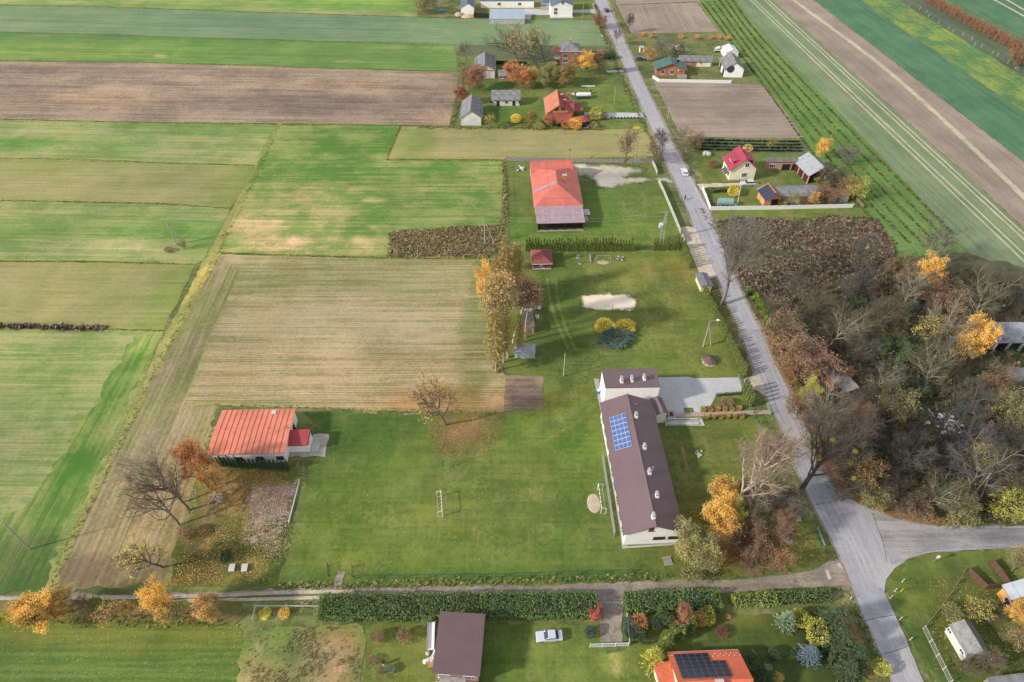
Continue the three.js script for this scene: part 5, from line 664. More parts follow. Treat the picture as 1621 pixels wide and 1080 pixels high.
function growBush(seed, o = {}) {              // about 1 m half-width, unit blob with lumps; y 0..~1.6
  const r = rngOf(seed), leaf = new Fol(), wood = new Fol(), n = o.n ?? 1300, hh = o.hh ?? 0.85, lumps = [];
  for (let i = 0; i < (o.lumps ?? 6); i++) { const d = rdir(r); lumps.push([d, 0.75 + 0.4 * r(), 0.75 + 0.5 * r()]); }
  for (let i = 0; i < 7; i++) { const a = r() * 6.28; wood.tube(V(0, 0, 0), V(Math.cos(a) * 0.5, hh * (0.8 + 0.6 * r()), Math.sin(a) * 0.5), 0.025, 0.008, [1, 1, 1], 3); }
  for (let i = 0; i < n; i++) {
    const d = rdir(r); let f = 0.82, k = 1, best = -1; for (const [q, s, b] of lumps) { const w = d.dot(q); if (w > best) { best = w; f = lerp(0.8, s, sstep(0.2, 0.9, w)); k = b; } }
    const rad = f * (o.fill ? Math.pow(r(), 0.33) : 0.82 + 0.22 * r()), p = V(d.x * rad, hh + d.y * rad * hh, d.z * rad); if (p.y < 0.02) p.y = 0.02 + 0.1 * r();
    const s = (o.size ?? 0.17) * (0.7 + 0.6 * r()), dd = d.clone().addScaledVector(rdir(r), 0.8).addScaledVector(V(0, 1, 0), o.upw ?? 0.2).normalize(), kk = k * (0.7 + 0.5 * r()), hue = (r() - 0.5) * 0.2; leaf.card(p, dd.multiplyScalar(s), d.clone().cross(rdir(r)).normalize(), s * (o.wide ?? 0.7), [kk * (1 + hue * 0.6), kk * (1 - hue * 0.6), kk * (1 - hue * 0.4)]);
  }
  return { wood: wood.geo(), leaf: leaf.geo() };
}
const S = {
  bare: [11, 12, 13, 14, 15].map((s) => growTree(s, { nP: 12, nW: 12 })), vase: [21, 22, 23].map((s) => growTree(s, { fork: 1.4, ang: 0.62, R: 4.4, lead: 0.6, nP: 10, bend: 0.35, nW: 12, tr: 0.18, limb: true })), big: [31, 32].map((s) => growTree(s, { fork: 2.2, ang: 0.75, R: 4.6, nP: 14, nS: 8, tr: 0.34, tw: 0.008, nW: 9 })),
  wispy: [17, 18, 19].map((s) => growTree(s, { nP: 12, R: 4.3, nW: 5, nS: 6, tw: 0.007, limb: false, tr: 0.17 })),
  sparse: [41, 42, 43].map((s) => growTree(s, { leaf: 0.16, leafN: 2, leafSize: 0.2 })), leafy: [51, 52, 53, 54].map((s) => growTree(s, { fork: 2, leaf: 0.62, leafN: 4, leafSize: 0.22, nW: 6 })), full: [61, 62].map((s) => growTree(s, { fork: 1.4, R: 4.3, leaf: 1, leafN: 4, leafSize: 0.23, nW: 6 })),
  birch: [71, 72].map((s) => growTree(s, { fork: 4.2, ang: 0.6, R: 2.6, lead: 0.92, nP: 14, tr: 0.14, leaf: 0.3, leafN: 2, leafSize: 0.14 })), birchBare: [75, 76].map((s) => growTree(s, { fork: 2.2, ang: 0.6, R: 3.2, lead: 0.85, nP: 13, tr: 0.17, tw: 0.008, nW: 7, })),
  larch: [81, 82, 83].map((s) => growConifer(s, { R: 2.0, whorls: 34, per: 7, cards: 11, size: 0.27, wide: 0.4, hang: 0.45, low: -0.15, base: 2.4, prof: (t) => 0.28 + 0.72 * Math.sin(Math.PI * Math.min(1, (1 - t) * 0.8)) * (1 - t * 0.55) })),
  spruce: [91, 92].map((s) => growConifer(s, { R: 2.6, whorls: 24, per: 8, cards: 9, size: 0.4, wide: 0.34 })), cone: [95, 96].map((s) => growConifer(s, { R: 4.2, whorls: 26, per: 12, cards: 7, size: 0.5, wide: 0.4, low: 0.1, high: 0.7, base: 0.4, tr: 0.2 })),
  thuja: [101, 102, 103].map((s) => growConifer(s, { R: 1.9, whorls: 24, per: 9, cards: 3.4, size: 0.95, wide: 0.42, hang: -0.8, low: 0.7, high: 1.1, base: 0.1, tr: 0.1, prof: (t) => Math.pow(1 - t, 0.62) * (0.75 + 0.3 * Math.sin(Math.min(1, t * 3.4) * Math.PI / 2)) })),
  bush: [111, 112, 113].map((s) => growBush(s)), airy: [121, 122, 123].map((s) => growBush(s, { n: 700, fill: true, size: 0.15 })), ball: [131].map((s) => growBush(s, { n: 1600, lumps: 0, size: 0.16, hh: 0.9 })), spiky: [135, 136].map((s) => growBush(s, { n: 1800, lumps: 12, size: 0.24, wide: 0.25, hh: 0.5, upw: 0.5 })),
  twiggy: [141, 142, 143].map((s) => growTree(s, { fork: 0.3, ang: 0.95, R: 4.6, lead: 0.45, nP: 14, bend: 0.5, tr: 0.1, nS: 8, nW: 11 })), twiggyLeaf: [145, 146].map((s) => growTree(s, { fork: 0.3, ang: 0.95, R: 4.6, lead: 0.45, nP: 13, bend: 0.5, tr: 0.1, leaf: 0.3, leafN: 3, leafSize: 0.26 })),
};
const barkMats = {}, leafMats = {};
const bark = (rgb) => barkMats[rgb] ??= new THREE.MeshStandardMaterial({ color: col(...rgb, 1.15), roughness: 0.95 });
const leafM = (rgb, thru = 0.4) => leafMats[rgb] ??= new THREE.MeshPhysicalMaterial({ color: col(...rgb, 1.4), vertexColors: true, roughness: 0.95, transmission: thru, thickness: 0, side: THREE.DoubleSide });
const BK = { grey: [120, 112, 104], brown: [112, 98, 82], purple: [100, 94, 98], pale: [158, 146, 122], birchtw: [158, 136, 116], white: [176, 164, 150], olive: [116, 110, 84], dark: [84, 77, 70], russet: [136, 106, 86], larch: [180, 156, 128], tgrey: [96, 94, 84], tbrown: [98, 90, 70], tolive: [98, 98, 68], tpurple: [88, 84, 84], tpale: [136, 128, 108], trusset: [124, 94, 72], tdark: [76, 72, 60] };
const LC = { orange: [214, 148, 82], gold: [230, 184, 74], amber: [204, 168, 86], yellow: [222, 204, 70], lime: [186, 184, 62], olive: [154, 146, 84], russet: [156, 118, 86], rust: [166, 112, 76], red: [206, 108, 88], larch: [166, 150, 64], larchB: [160, 132, 58], green: [92, 118, 50], dgreen: [56, 88, 42], spruce: [74, 98, 50], hedgeY: [136, 150, 58], blue: [118, 140, 148], bluegreen: [84, 112, 104], pale: [142, 164, 128], thuja: [134, 148, 56], thujaD: [62, 104, 56], hedge: [96, 128, 54], brownleaf: [150, 118, 84], maroon: [130, 72, 62] };
let plantNo = 0;
// kind, base spot, height, {w: width factor, bark, leaf}
function plant(kind, u, v, h, o, label, cat = 'tree', group, name) {
  const list = S[kind], i = plantNo++, s = list[i % list.length], base = o.crown ? G(u, v, h * o.crown) : G(u, v); base.y = o.y ?? 0.02;
  const hh = o.top ? heightAt(base.clone().setY(0), o.top) : h, isBush = ['bush', 'airy', 'ball', 'spiky'].includes(kind), k = isBush ? hh / (1.75 * (kind === 'spiky' ? 0.6 : 1)) : hh / 10, w = (o.w ?? 1) * k;
  const t = thing(name ?? (isBush ? 'bush' : { larch: 'larch_tree', spruce: 'spruce_tree', cone: 'conifer', thuja: 'thuja_tree', birch: 'birch_tree', birchBare: 'birch_tree' }[kind] ?? (cat === 'shrub' ? 'shrub' : 'tree')), label, cat, base, o.turn ?? i * 2.1, group);
  t.scale.set(w * (o.wx ?? 1), k, w);
  if (o.lean) t.rotation.set(o.lean[0], 0, o.lean[1]);
  mesh(isBush ? 'stems' : 'trunk', s.wood, bark(BK[o.bark ?? 'brown']), t);
  if (s.twig) mesh('branches', s.twig, bark(BK[o.twig ?? o.bark ?? 'brown']), t);
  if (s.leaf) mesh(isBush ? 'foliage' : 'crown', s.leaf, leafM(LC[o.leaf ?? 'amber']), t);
  return t;
}
// --- along the parcel
plant('sparse', 705, 673, 15, { w: 0.95, bark: 'grey', twig: 'brown', leaf: 'amber' }, 'lone nearly bare tree at the edge of the stubble field', 'tree');
plant('leafy', 331, 772, 11.5, { w: 0.85, leaf: 'orange' }, 'tall orange tree at the left end of the white hall', 'tree');
plant('leafy', 344, 783, 8, { w: 0.9, leaf: 'amber' }, 'amber tree right below the tall orange tree', 'tree');
plant('wispy', 288, 796, 14, { w: 1.1, bark: 'pale', twig: 'pale', leaf: 'brownleaf' }, 'pale bare tree left of the tall orange tree', 'tree');
plant('wispy', 300, 808, 13, { w: 1.2, bark: 'brown', twig: 'brown' }, 'brown bare tree below the tall orange tree', 'tree');
plant('wispy', 284, 832, 12, { w: 1.25, bark: 'grey', twig: 'brown' }, 'grey bare tree at the edge of the striped stubble', 'tree');
plant('sparse', 258, 898, 9, { w: 1.2, bark: 'dark', twig: 'brown', leaf: 'yellow' }, 'nearly bare tree with a few yellow leaves near the dirt track', 'tree');
plant('airy', 295, 850, 3, { leaf: 'brownleaf' }, 'brown low bush under the bare trees', 'shrub');
for (const [u, v, h, kind, lf, w, lb] of [[78, 978, 7.5, 'leafy', 'gold', 1.25, 'wide gold tree beside the dirt track at far left'], [100, 974, 6, 'leafy', 'amber', 1.3, 'amber tree right of the wide gold tree'], [36, 984, 4, 'full', 'orange', 1, 'small orange tree left of the wide gold tree'], [8, 990, 3.5, 'full', 'lime', 1, 'lime green bush at the left edge by the track'], [198, 978, 5.5, 'sparse', 'gold', 1.3, 'thin half bare gold tree by the track'], [212, 978, 4, 'leafy', 'amber', 1, 'small orange tree between two gold trees'], [262, 982, 9, 'leafy', 'gold', 0.85, 'tallest bright gold tree by the track corner'], [293, 978, 6, 'sparse', 'lime', 1.2, 'thin yellow-green tree right of the tallest gold tree'], [346, 984, 7, 'leafy', 'amber', 0.95, 'orange tree at the right end of the trackside row'], [322, 978, 5, 'sparse', 'orange', 1.1, 'thin orange tree left of the last trackside tree'], [150, 958, 4, 'sparse', 'brownleaf', 1.2, 'thin brown shrub on the track verge']]) plant(kind, u, v, h, { w, leaf: lf, bark: 'brown' }, lb, 'tree');
plant('twiggy', 292, 394, 3.4, { w: 0.8, bark: 'brown' }, 'brown bush at the foot of the forked power pole', 'shrub');
plant('airy', 268, 398, 1.4, { w: 1.8, leaf: 'brownleaf', bark: 'pale' }, 'pale dry weeds left of the pole bush', 'shrub');
// --- larches, birches
for (const [k, u, v, top, o, lb] of [['larch', 785, 588, 490, { leaf: 'larch', w: 0.66, bark: 'larch' }, 'yellow-green larch nearest the vegetable plot'], ['larch', 797, 574, 474, { leaf: 'larch', w: 0.69, bark: 'larch' }, 'yellow-green larch left of the metal garage'], ['birch', 804, 566, 450, { leaf: 'amber', bark: 'white', twig: 'pale', w: 1 }, 'white stemmed birch beside the metal garage'], ['birch', 811, 546, 446, { leaf: 'brownleaf', bark: 'white', twig: 'russet', w: 0.95 }, 'leaning birch above the long shed'], ['birch', 832, 535, 470, { leaf: 'amber', bark: 'white', twig: 'russet', w: 1.1 }, 'small birch hanging over the long shed'], ['larch', 786, 525, 408, { leaf: 'larchB', w: 0.63, bark: 'larch' }, 'tall brownish larch at the stubble field edge'], ['larch', 802, 478, 388, { leaf: 'larchB', w: 0.74, bark: 'larch' }, 'wide brownish larch left of the maroon gazebo'], ['larch', 818, 470, 384, { leaf: 'larch', w: 0.77, bark: 'larch' }, 'wide olive larch closest to the maroon gazebo'], ['larch', 822, 560, 498, { leaf: 'larch', w: 0.63, bark: 'larch' }, 'small larch between the garage and the long shed'], ['leafy', 774, 498, 428, { leaf: 'gold', w: 0.5, bark: 'pale' }, 'slim bright orange tree on the field edge'], ['larch', 800, 430, 372, { leaf: 'larch', w: 0.76, bark: 'larch' }, 'lime yellow larch at the end of the thuja row']]) plant(k, u, v, 10, { ...o, top }, lb, 'tree');
// --- trees by the road and the school
plant('big', 1143, 483, 10, { top: 378, w: 0.8, bark: 'grey' }, 'big old bare tree leaning over the road', 'tree');
const mt = plant('big', 1264, 782, 10, { top: 676, w: 0.85, bark: 'dark', lean: [0.02, -0.2] }, 'bare roadside tree hung with green mistletoe balls', 'tree');
{ const r = rngOf(5); for (const [x, y, z] of [[-2.4, 6.5, 1], [-1, 7.6, -0.5], [1.6, 6, 0.6], [2.6, 4.8, 1.4], [0.6, 8, 1], [3, 7, -1], [2, 4, -2]]) { const q = mesh('mistletoe', S.ball[0].leaf, leafM(LC.lime), mt); q.position.set(x, y, z); q.scale.setScalar(0.22 + 0.12 * r()); } }
plant('birchBare', 1150, 812, 10, { top: 700, w: 1.0, bark: 'white', twig: 'birchtw', leaf: 'amber' }, 'white bare birch in the school garden', 'tree');
plant('birchBare', 1180, 800, 10, { top: 706, w: 0.9, bark: 'white', twig: 'birchtw', leaf: 'amber', lean: [0, -0.08] }, 'second white bare birch leaning towards the road', 'tree');
plant('full', 1122, 838, 9.5, { w: 0.92, leaf: 'gold' }, 'bright golden maple beside the school wall', 'tree');
plant('leafy', 1142, 812, 9, { w: 0.9, leaf: 'gold' }, 'golden tree behind the bright golden maple', 'tree');
plant('full', 1160, 842, 8, { w: 0.6, leaf: 'lime' }, 'yellow-green tree right of the golden maple', 'tree');
plant('full', 1114, 916, 9, { w: 1.15, leaf: 'olive', bark: 'olive' }, 'round olive leaved tree at the school corner', 'tree');
plant('larch', 1238, 806, 8.5, { w: 1.3, leaf: 'lime', bark: 'pale' }, 'yellow larch beside the leaning concrete pole', 'tree');
for (const [u, v, h, kind, bk, w, lf, lb] of [[1195, 850, 10, 'bare', 'brown', 1.2, 0, 'brown bare tree below the white birches'], [1222, 868, 9, 'bare', 'russet', 1.2, 0, 'reddish brown bare tree near the wayside cross'], [1186, 900, 7, 'twiggy', 'russet', 1, 0, 'wide russet thicket above the dirt track'], [1178, 870, 8, 'twiggyLeaf', 'brown', 1, 'russet', 'russet bush right of the olive tree'], [1232, 895, 6, 'sparse', 'brown', 1.2, 'orange', 'thin orange tree next to the road corner'], [1215, 825, 9, 'bare', 'purple', 1.2, 0, 'dark bare tree between birch and larch'], [1180, 786, 6, 'twiggyLeaf', 'russet', 0.9, 'brownleaf', 'tan bush at the foot of the white birches']]) plant(kind, u, v, h, { w, bark: bk, leaf: lf || 'russet' }, lb, 'tree');
// --- the thicket on the right: crown spots
const thicket = [
  [1365, 402, 8, 'bare', 'grey', 1.1, 0, 'grey bare tree at the edge of the dead weed field'], [1490, 392, 10, 'vase', 'purple', 1.25, 0, 'wide purple-grey bare tree at the end of the currant rows'], [1473, 436, 8, 'leafy', 'brown', 0.95, 'gold', 'golden tree below the purple-grey bare tree'], [1525, 440, 9, 'bare', 'dark', 1.1, 0, 'dark bare tree right of the golden tree'], [1372, 446, 8, 'bare', 'purple', 1, 0, 'dark bare tree below the grey one by the weeds'], [1343, 460, 6, 'bare', 'purple', 1, 0, 'small dark bare tree beside the weed field'], [1262, 456, 7, 'bare', 'grey', 1, 0, 'grey bare tree on the road side of the weed field'], [1446, 458, 9, 'vase', 'pale', 1, 0, 'pale vase shaped bare tree left of the golden tree'], [1428, 420, 6, 'twiggyLeaf', 'brown', 1, 'russet', 'russet bush above the pale vase shaped tree'], [1490, 464, 7, 'twiggyLeaf', 'brown', 1.1, 'rust', 'rust brown bush under the golden tree'], [1562, 474, 11, 'vase', 'olive', 1.25, 0, 'huge olive brown bare tree left of the pillared barn'], [1333, 508, 11, 'vase', 'brown', 1.25, 0, 'big spreading bare tree above the ruined shed roof'], [1505, 512, 11, 'vase', 'pale', 1.15, 0, 'pale spreading bare tree left of the bright gold tree'], [1541, 522, 9, 'full', 'brown', 0.95, 'gold', 'bright gold tree left of the pillared barn'], [1468, 518, 8, 'sparse', 'brown', 1.1, 'yellow', 'half bare yellow tree in the middle of the thicket'], [1540, 556, 8, 'leafy', 'brown', 0.95, 'amber', 'amber brown tree below the bright gold tree'], [1482, 580, 10, 'vase', 'olive', 1.25, 0, 'round olive bare tree in the thicket centre'], [1398, 592, 8, 'vase', 'grey', 1.1, 0, 'grey bare tree right of the ruined shed'], [1270, 560, 9, 'twiggyLeaf', 'russet', 1.1, 'russet', 'large russet bush beside the road bend'], [1250, 528, 8, 'twiggyLeaf', 'brown', 1, 'brownleaf', 'tan brown bush near the road above the russet one'], [1288, 626, 6, 'full', 'olive', 0.8, 'lime', 'green-yellow shrub below the ruined shed'], [1312, 642, 10, 'vase', 'pale', 1.2, 0, 'pale branching tree below the ruined shed'], [1328, 694, 9, 'bare', 'brown', 1.3, 0, 'brown bare tree right of the road with mistletoe'], [1372, 682, 9, 'bare', 'russet', 1.3, 0, 'reddish bare tree in the lower thicket'], [1368, 738, 8, 'sparse', 'russet', 1.2, 'orange', 'thin orange leaved tree near the junction'], [1440, 728, 9, 'bare', 'grey', 1.3, 0, 'grey bare tree in the lower thicket middle'], [1540, 692, 9, 'twiggy', 'purple', 1.1, 0, 'dark purple bush right of the rubbish heap'], [1470, 700, 7, 'twiggy', 'dark', 1, 0, 'dark bush just below the rubbish heap'], [1560, 745, 11, 'vase', 'grey', 1.2, 0, 'grey fan shaped tree around the forked pole'], [1482, 775, 9, 'vase', 'brown', 1.1, 0, 'brown bare tree above the side road'], [1556, 722, 6, 'twiggyLeaf', 'brown', 0.9, 'yellow', 'yellow tipped bush above the forked pole'], [1418, 772, 7, 'twiggy', 'dark', 1, 0, 'dark low thicket by the side road'], [1604, 705, 9, 'bare', 'dark', 1.3, 0, 'dark bare tree at the right edge above the side road'], [1600, 646, 7, 'twiggyLeaf', 'brown', 1, 'olive', 'olive brown bush below the rubble heap'], [1424, 642, 6, 'twiggyLeaf', 'brown', 1.1, 'olive', 'olive bush left of the rubbish heap'], [1395, 640, 7, 'twiggy', 'brown', 1, 0, 'brown bush between olive bush and reddish tree'], [1603, 795, 7, 'twiggyLeaf', 'brown', 0.9, 'lime', 'yellow-green shrub in the corner by the side road'], [1530, 805, 6, 'twiggyLeaf', 'olive', 1, 'olive', 'olive brush in front of the forked pole'], [1345, 772, 7, 'twiggy', 'brown', 0.9, 0, 'brown brush at the inner bend of the junction'], [1612, 462, 8, 'bare', 'grey', 1.2, 0, 'grey bare tree at the right edge above the pillared barn'], [1575, 430, 6, 'twiggy', 'grey', 1, 0, 'grey bush on the grain field edge'], [1300, 480, 7, 'twiggy', 'brown', 1.1, 0, 'brown bush below the dead weed field'], [1228, 486, 6, 'twiggy', 'brown', 1, 0, 'brown bush near the road above the lime verge'], [1400, 500, 8, 'bare', 'brown', 1.2, 0, 'brown bare tree in the upper thicket middle'], [1420, 548, 6, 'twiggyLeaf', 'dark', 1.1, 'green', 'dark green bush in the thicket middle'], [1375, 548, 7, 'twiggy', 'grey', 1, 0, 'grey bush right of the spreading bare tree'], [1585, 600, 6, 'twiggyLeaf', 'brown', 0.9, 'brownleaf', 'tan bush left of the small right edge shed'], [1550, 632, 7, 'twiggy', 'grey', 1, 0, 'grey bush right of the olive round tree'], [1335, 590, 6, 'twiggy', 'russet', 0.9, 0, 'russet brush growing against the ruined shed'], [1300, 575, 7, 'twiggyLeaf', 'russet', 1, 'rust', 'rust coloured bush covering the ruined shed wall'], [1270, 640, 6, 'twiggyLeaf', 'brown', 0.9, 'russet', 'small russet bush by the road above the birch bend'], [1300, 700, 7, 'twiggyLeaf', 'brown', 0.9, 'brownleaf', 'tan bush beside the mistletoe tree'], [1390, 790, 5, 'twiggyLeaf', 'brown', 0.9, 'olive', 'olive brush at the junction curve'], [1450, 800, 5, 'twiggyLeaf', 'brown', 1, 'brownleaf', 'brown brush at the edge of the side road'], [1510, 740, 8, 'bare', 'purple', 1.2, 0, 'purple-grey bare tree left of the forked pole'], [1590, 765, 8, 'bare', 'brown', 1.2, 0, 'brown bare tree at the right edge by the yellow shrub']];
for (const [u, v, h, kind, bk, w, lf, lb] of thicket) plant(kind, u, v, h * 1.2, { w: w * (kind.startsWith('twig') ? 1.15 : 1), bark: kind === 'vase' ? 'tpale' : 't' + bk, twig: 't' + bk, leaf: { russet: 'brownleaf', rust: 'russet', orange: 'amber' }[lf] ?? (lf || 'russet'), crown: 0.6 }, lb, kind.startsWith('twig') ? 'shrub' : 'tree');
for (const [u, v, h, lb] of [[1420, 606, 3.4, 'dark green bush left of the round olive tree'], [1446, 660, 3, 'dark green bush below the olive bush by the rubbish'], [1388, 716, 3, 'dark green bush above the thin orange tree'], [1502, 765, 3, 'dark green bush above the side road verge'], [1562, 606, 3.4, 'dark green bush below the pillared barn'], [1460, 622, 3, 'dark green bush above the rubbish heap'], [1515, 645, 2.6, 'green bush between rubbish heap and rubble heap'], [1355, 480, 2.8, 'dark green bush above the ruined shed'], [1440, 490, 3, 'dark green bush below the pale vase shaped tree']]) plant('bush', u, v, h, { leaf: 'dgreen', w: 1.3 }, lb, 'shrub');
// --- upper farms
for (const [u, v, h, kind, o, lb, cat] of [
  [741, 146, 6, 'full', { leaf: 'rust', w: 1.05 }, 'rusty orange bush below the tall barn', 'tree'], [727, 164, 5, 'full', { leaf: 'rust', w: 1 }, 'rusty orange bush at the ploughed field corner', 'tree'], [744, 124, 5, 'twiggy', { bark: 'olive' }, 'grey-green bare bush left of the tall barn', 'shrub'], [740, 96, 5, 'wispy', { bark: 'purple', w: 1.1 }, 'purple bare tree above the tall barn', 'tree'],
  [820, 96, 9, 'wispy', { bark: 'brown', w: 1.4 }, 'bare brown tree right of the tall barn', 'tree'], [845, 100, 10, 'sparse', { bark: 'brown', leaf: 'amber', w: 1.3 }, 'large bare tree with amber leaves left of the brick house', 'tree'], [862, 98, 8, 'wispy', { bark: 'brown', w: 1.3 }, 'bare tree touching the brick house porch', 'tree'], [850, 108, 4, 'twiggy', { bark: 'purple', w: 0.8 }, 'low violet bush under the large bare tree', 'shrub'],
  [817, 140, 7, 'leafy', { leaf: 'orange', w: 0.95 }, 'orange tree in front of the low pink shed', 'tree'], [829, 143, 5, 'leafy', { leaf: 'orange', w: 0.9 }, 'small orange tree right of the orange tree', 'tree'], [848, 138, 5, 'full', { leaf: 'amber', w: 0.9 }, 'amber bush left of the olive gold bushes', 'tree'], [868, 139, 5.5, 'full', { leaf: 'olive', w: 1.1 }, 'first olive gold bush behind the red tiled house', 'tree'], [885, 140, 5.5, 'full', { leaf: 'larchB', w: 1.1 }, 'second olive gold bush behind the red tiled house', 'tree'],
  [931, 118, 6, 'leafy', { leaf: 'gold', w: 1.1 }, 'gold tree right of the brick house', 'tree'], [920, 114, 5, 'sparse', { leaf: 'amber', w: 1.2 }, 'thin amber tree at the brick house corner', 'tree'], [946, 118, 7, 'leafy', { leaf: 'russet', w: 0.6 }, 'slim russet tree near the road by the brick house', 'tree'], [906, 132, 6, 'wispy', { bark: 'grey', w: 1.1 }, 'grey bare tree above the trailer', 'tree'],
  [817, 194, 2.6, 'ball', { leaf: 'yellow', w: 1 }, 'bright yellow bush on the farm lawn', 'shrub'], [835, 200, 4, 'full', { leaf: 'larchB', w: 0.9 }, 'olive brown bush right of the bright yellow bush', 'tree'], [776, 200, 4, 'sparse', { leaf: 'yellow', w: 1.3 }, 'thin yellow bush beside the narrow barn', 'tree'], [869, 201, 3.4, 'leafy', { leaf: 'orange' }, 'orange bush at the porch corner', 'shrub'], [897, 202, 2.4, 'bush', { leaf: 'orange' }, 'orange shrub before the porch', 'shrub'], [909, 203, 3, 'bush', { leaf: 'gold' }, 'gold orange shrub beside the red gazebo', 'shrub'], [944, 187, 3.2, 'bush', { leaf: 'lime' }, 'lime olive bush hiding the parked dark car', 'shrub'], [956, 187, 2, 'airy', { leaf: 'brownleaf' }, 'small tan bush by the paved drive', 'shrub'], [940, 202, 2, 'airy', { leaf: 'olive' }, 'olive brush right of the red gazebo', 'shrub'], [852, 204, 2, 'airy', { leaf: 'olive', w: 1.4 }, 'brush on the field edge below the farm', 'shrub'],
  [950, 44, 5, 'twiggyLeaf', { leaf: 'rust', bark: 'dark' }, 'dark russet bush at the road by the teal field', 'shrub'], [668, 20, 7, 'twiggyLeaf', { leaf: 'olive', bark: 'olive' }, 'olive bush at the corner of the top yard', 'shrub'], [690, 22, 8, 'wispy', { bark: 'grey' }, 'bare tree in the top yard', 'tree'], [680, 8, 7, 'wispy', { bark: 'brown' }, 'brown bare tree at the top edge of the yard', 'tree'],
  [988, 258, 10, 'sparse', { bark: 'brown', leaf: 'russet', w: 0.8 }, 'bare russet tree by the hall fence', 'tree'], [1040, 262, 8, 'wispy', { bark: 'brown', w: 0.9 }, 'thin bare tree at the hall gate', 'tree'], [1049, 240, 6, 'bare', { bark: 'dark', w: 1 }, 'small dark bare tree over the road edge', 'tree'], [1087, 242, 8, 'wispy', { bark: 'pale', twig: 'brown', w: 1.2 }, 'pale bare tree on the verge by the ruby roofed house', 'tree'], [1100, 236, 5, 'twiggyLeaf', { leaf: 'brownleaf' }, 'tan brush beside the pale verge tree', 'shrub'],
  [1050, 92, 6, 'wispy', { bark: 'grey', w: 1.3 }, 'grey bare tree behind the green roofed house', 'tree'], [1070, 90, 5, 'twiggy', { bark: 'purple' }, 'violet bush behind the green roofed house', 'shrub'], [1030, 96, 4, 'twiggyLeaf', { leaf: 'amber' }, 'amber bush left of the green roofed house', 'shrub'], [994, 52, 6, 'bare', { bark: 'dark', w: 0.7 }, 'dark thin tree at the plot corner by the road', 'tree'], [975, 72, 5, 'bare', { bark: 'grey', w: 0.8 }, 'grey thin tree leaning over the upper road', 'tree'],
  [1294, 250, 5, 'leafy', { leaf: 'gold', w: 1 }, 'golden tree behind the dark wooden barn', 'tree'], [1217, 238, 4, 'sparse', { leaf: 'lime', w: 1 }, 'thin lime tree in the dark garden rows', 'tree'], [1182, 240, 2.4, 'airy', { leaf: 'amber' }, 'amber shrub behind the ruby roof', 'shrub'], [1161, 308, 2.4, 'bush', { leaf: 'yellow' }, 'yellow bush by the drive fence', 'shrub'], [1316, 300, 7, 'twiggy', { bark: 'dark', w: 1 }, 'dark bare thicket right of the wooden barn', 'shrub'], [1300, 294, 5, 'twiggyLeaf', { leaf: 'olive', bark: 'dark' }, 'dark olive bush in front of the wooden barn', 'shrub'], [1354, 316, 6, 'twiggyLeaf', { leaf: 'lime', w: 0.9 }, 'lime yellow bush in the farmyard corner', 'shrub'], [1336, 304, 5, 'twiggyLeaf', { leaf: 'rust' }, 'rust bush above the stone shed', 'shrub'], [1251, 326, 4, 'sparse', { leaf: 'lime', w: 1 }, 'lime tree before the long low outbuilding', 'tree'], [1284, 326, 4, 'leafy', { leaf: 'amber', w: 0.8 }, 'amber tree at the end of the long low outbuilding', 'tree'], [1302, 320, 5, 'twiggyLeaf', { leaf: 'rust', bark: 'dark' }, 'rusty thicket between outbuilding and stone shed', 'shrub'], [1237, 325, 2, 'airy', { leaf: 'olive' }, 'small olive bush before the outbuilding wall', 'shrub'], [1272, 325, 2.6, 'airy', { leaf: 'russet' }, 'russet bush before the outbuilding wall', 'shrub'], [1128, 265, 2, 'airy', { leaf: 'maroon' }, 'maroon shrub on the lawn of the ruby roofed house', 'shrub'], [1135, 322, 2, 'airy', { leaf: 'brownleaf' }, 'dry bush left of the teal tank', 'shrub'],
  [1608, 104, 5, 'twiggyLeaf', { leaf: 'rust', bark: 'dark' }, 'lone rust brown bush on the dark strip', 'shrub'], [1624, 100, 5, 'twiggyLeaf', { leaf: 'rust' }, 'rust bush at the right edge of the dark strip', 'shrub'], [1340, 262, 6, 'twiggy', { bark: 'grey' }, 'grey bush by the currant rows', 'shrub']]) plant(kind, u, v, h * (v < 150 ? 1.35 : 1.2), { ...o, w: (o.w ?? 1) * 1.2 }, lb, cat);
for (const [u, v] of [[1016, 58], [1029, 60], [1077, 61], [1102, 62], [1124, 62], [1137, 62], [1150, 64]]) plant('airy', u, v, 2.2, { leaf: 'orange' }, 'small orange fruit tree on the grass behind the tan plot', 'shrub', 'small orange fruit trees in a row');
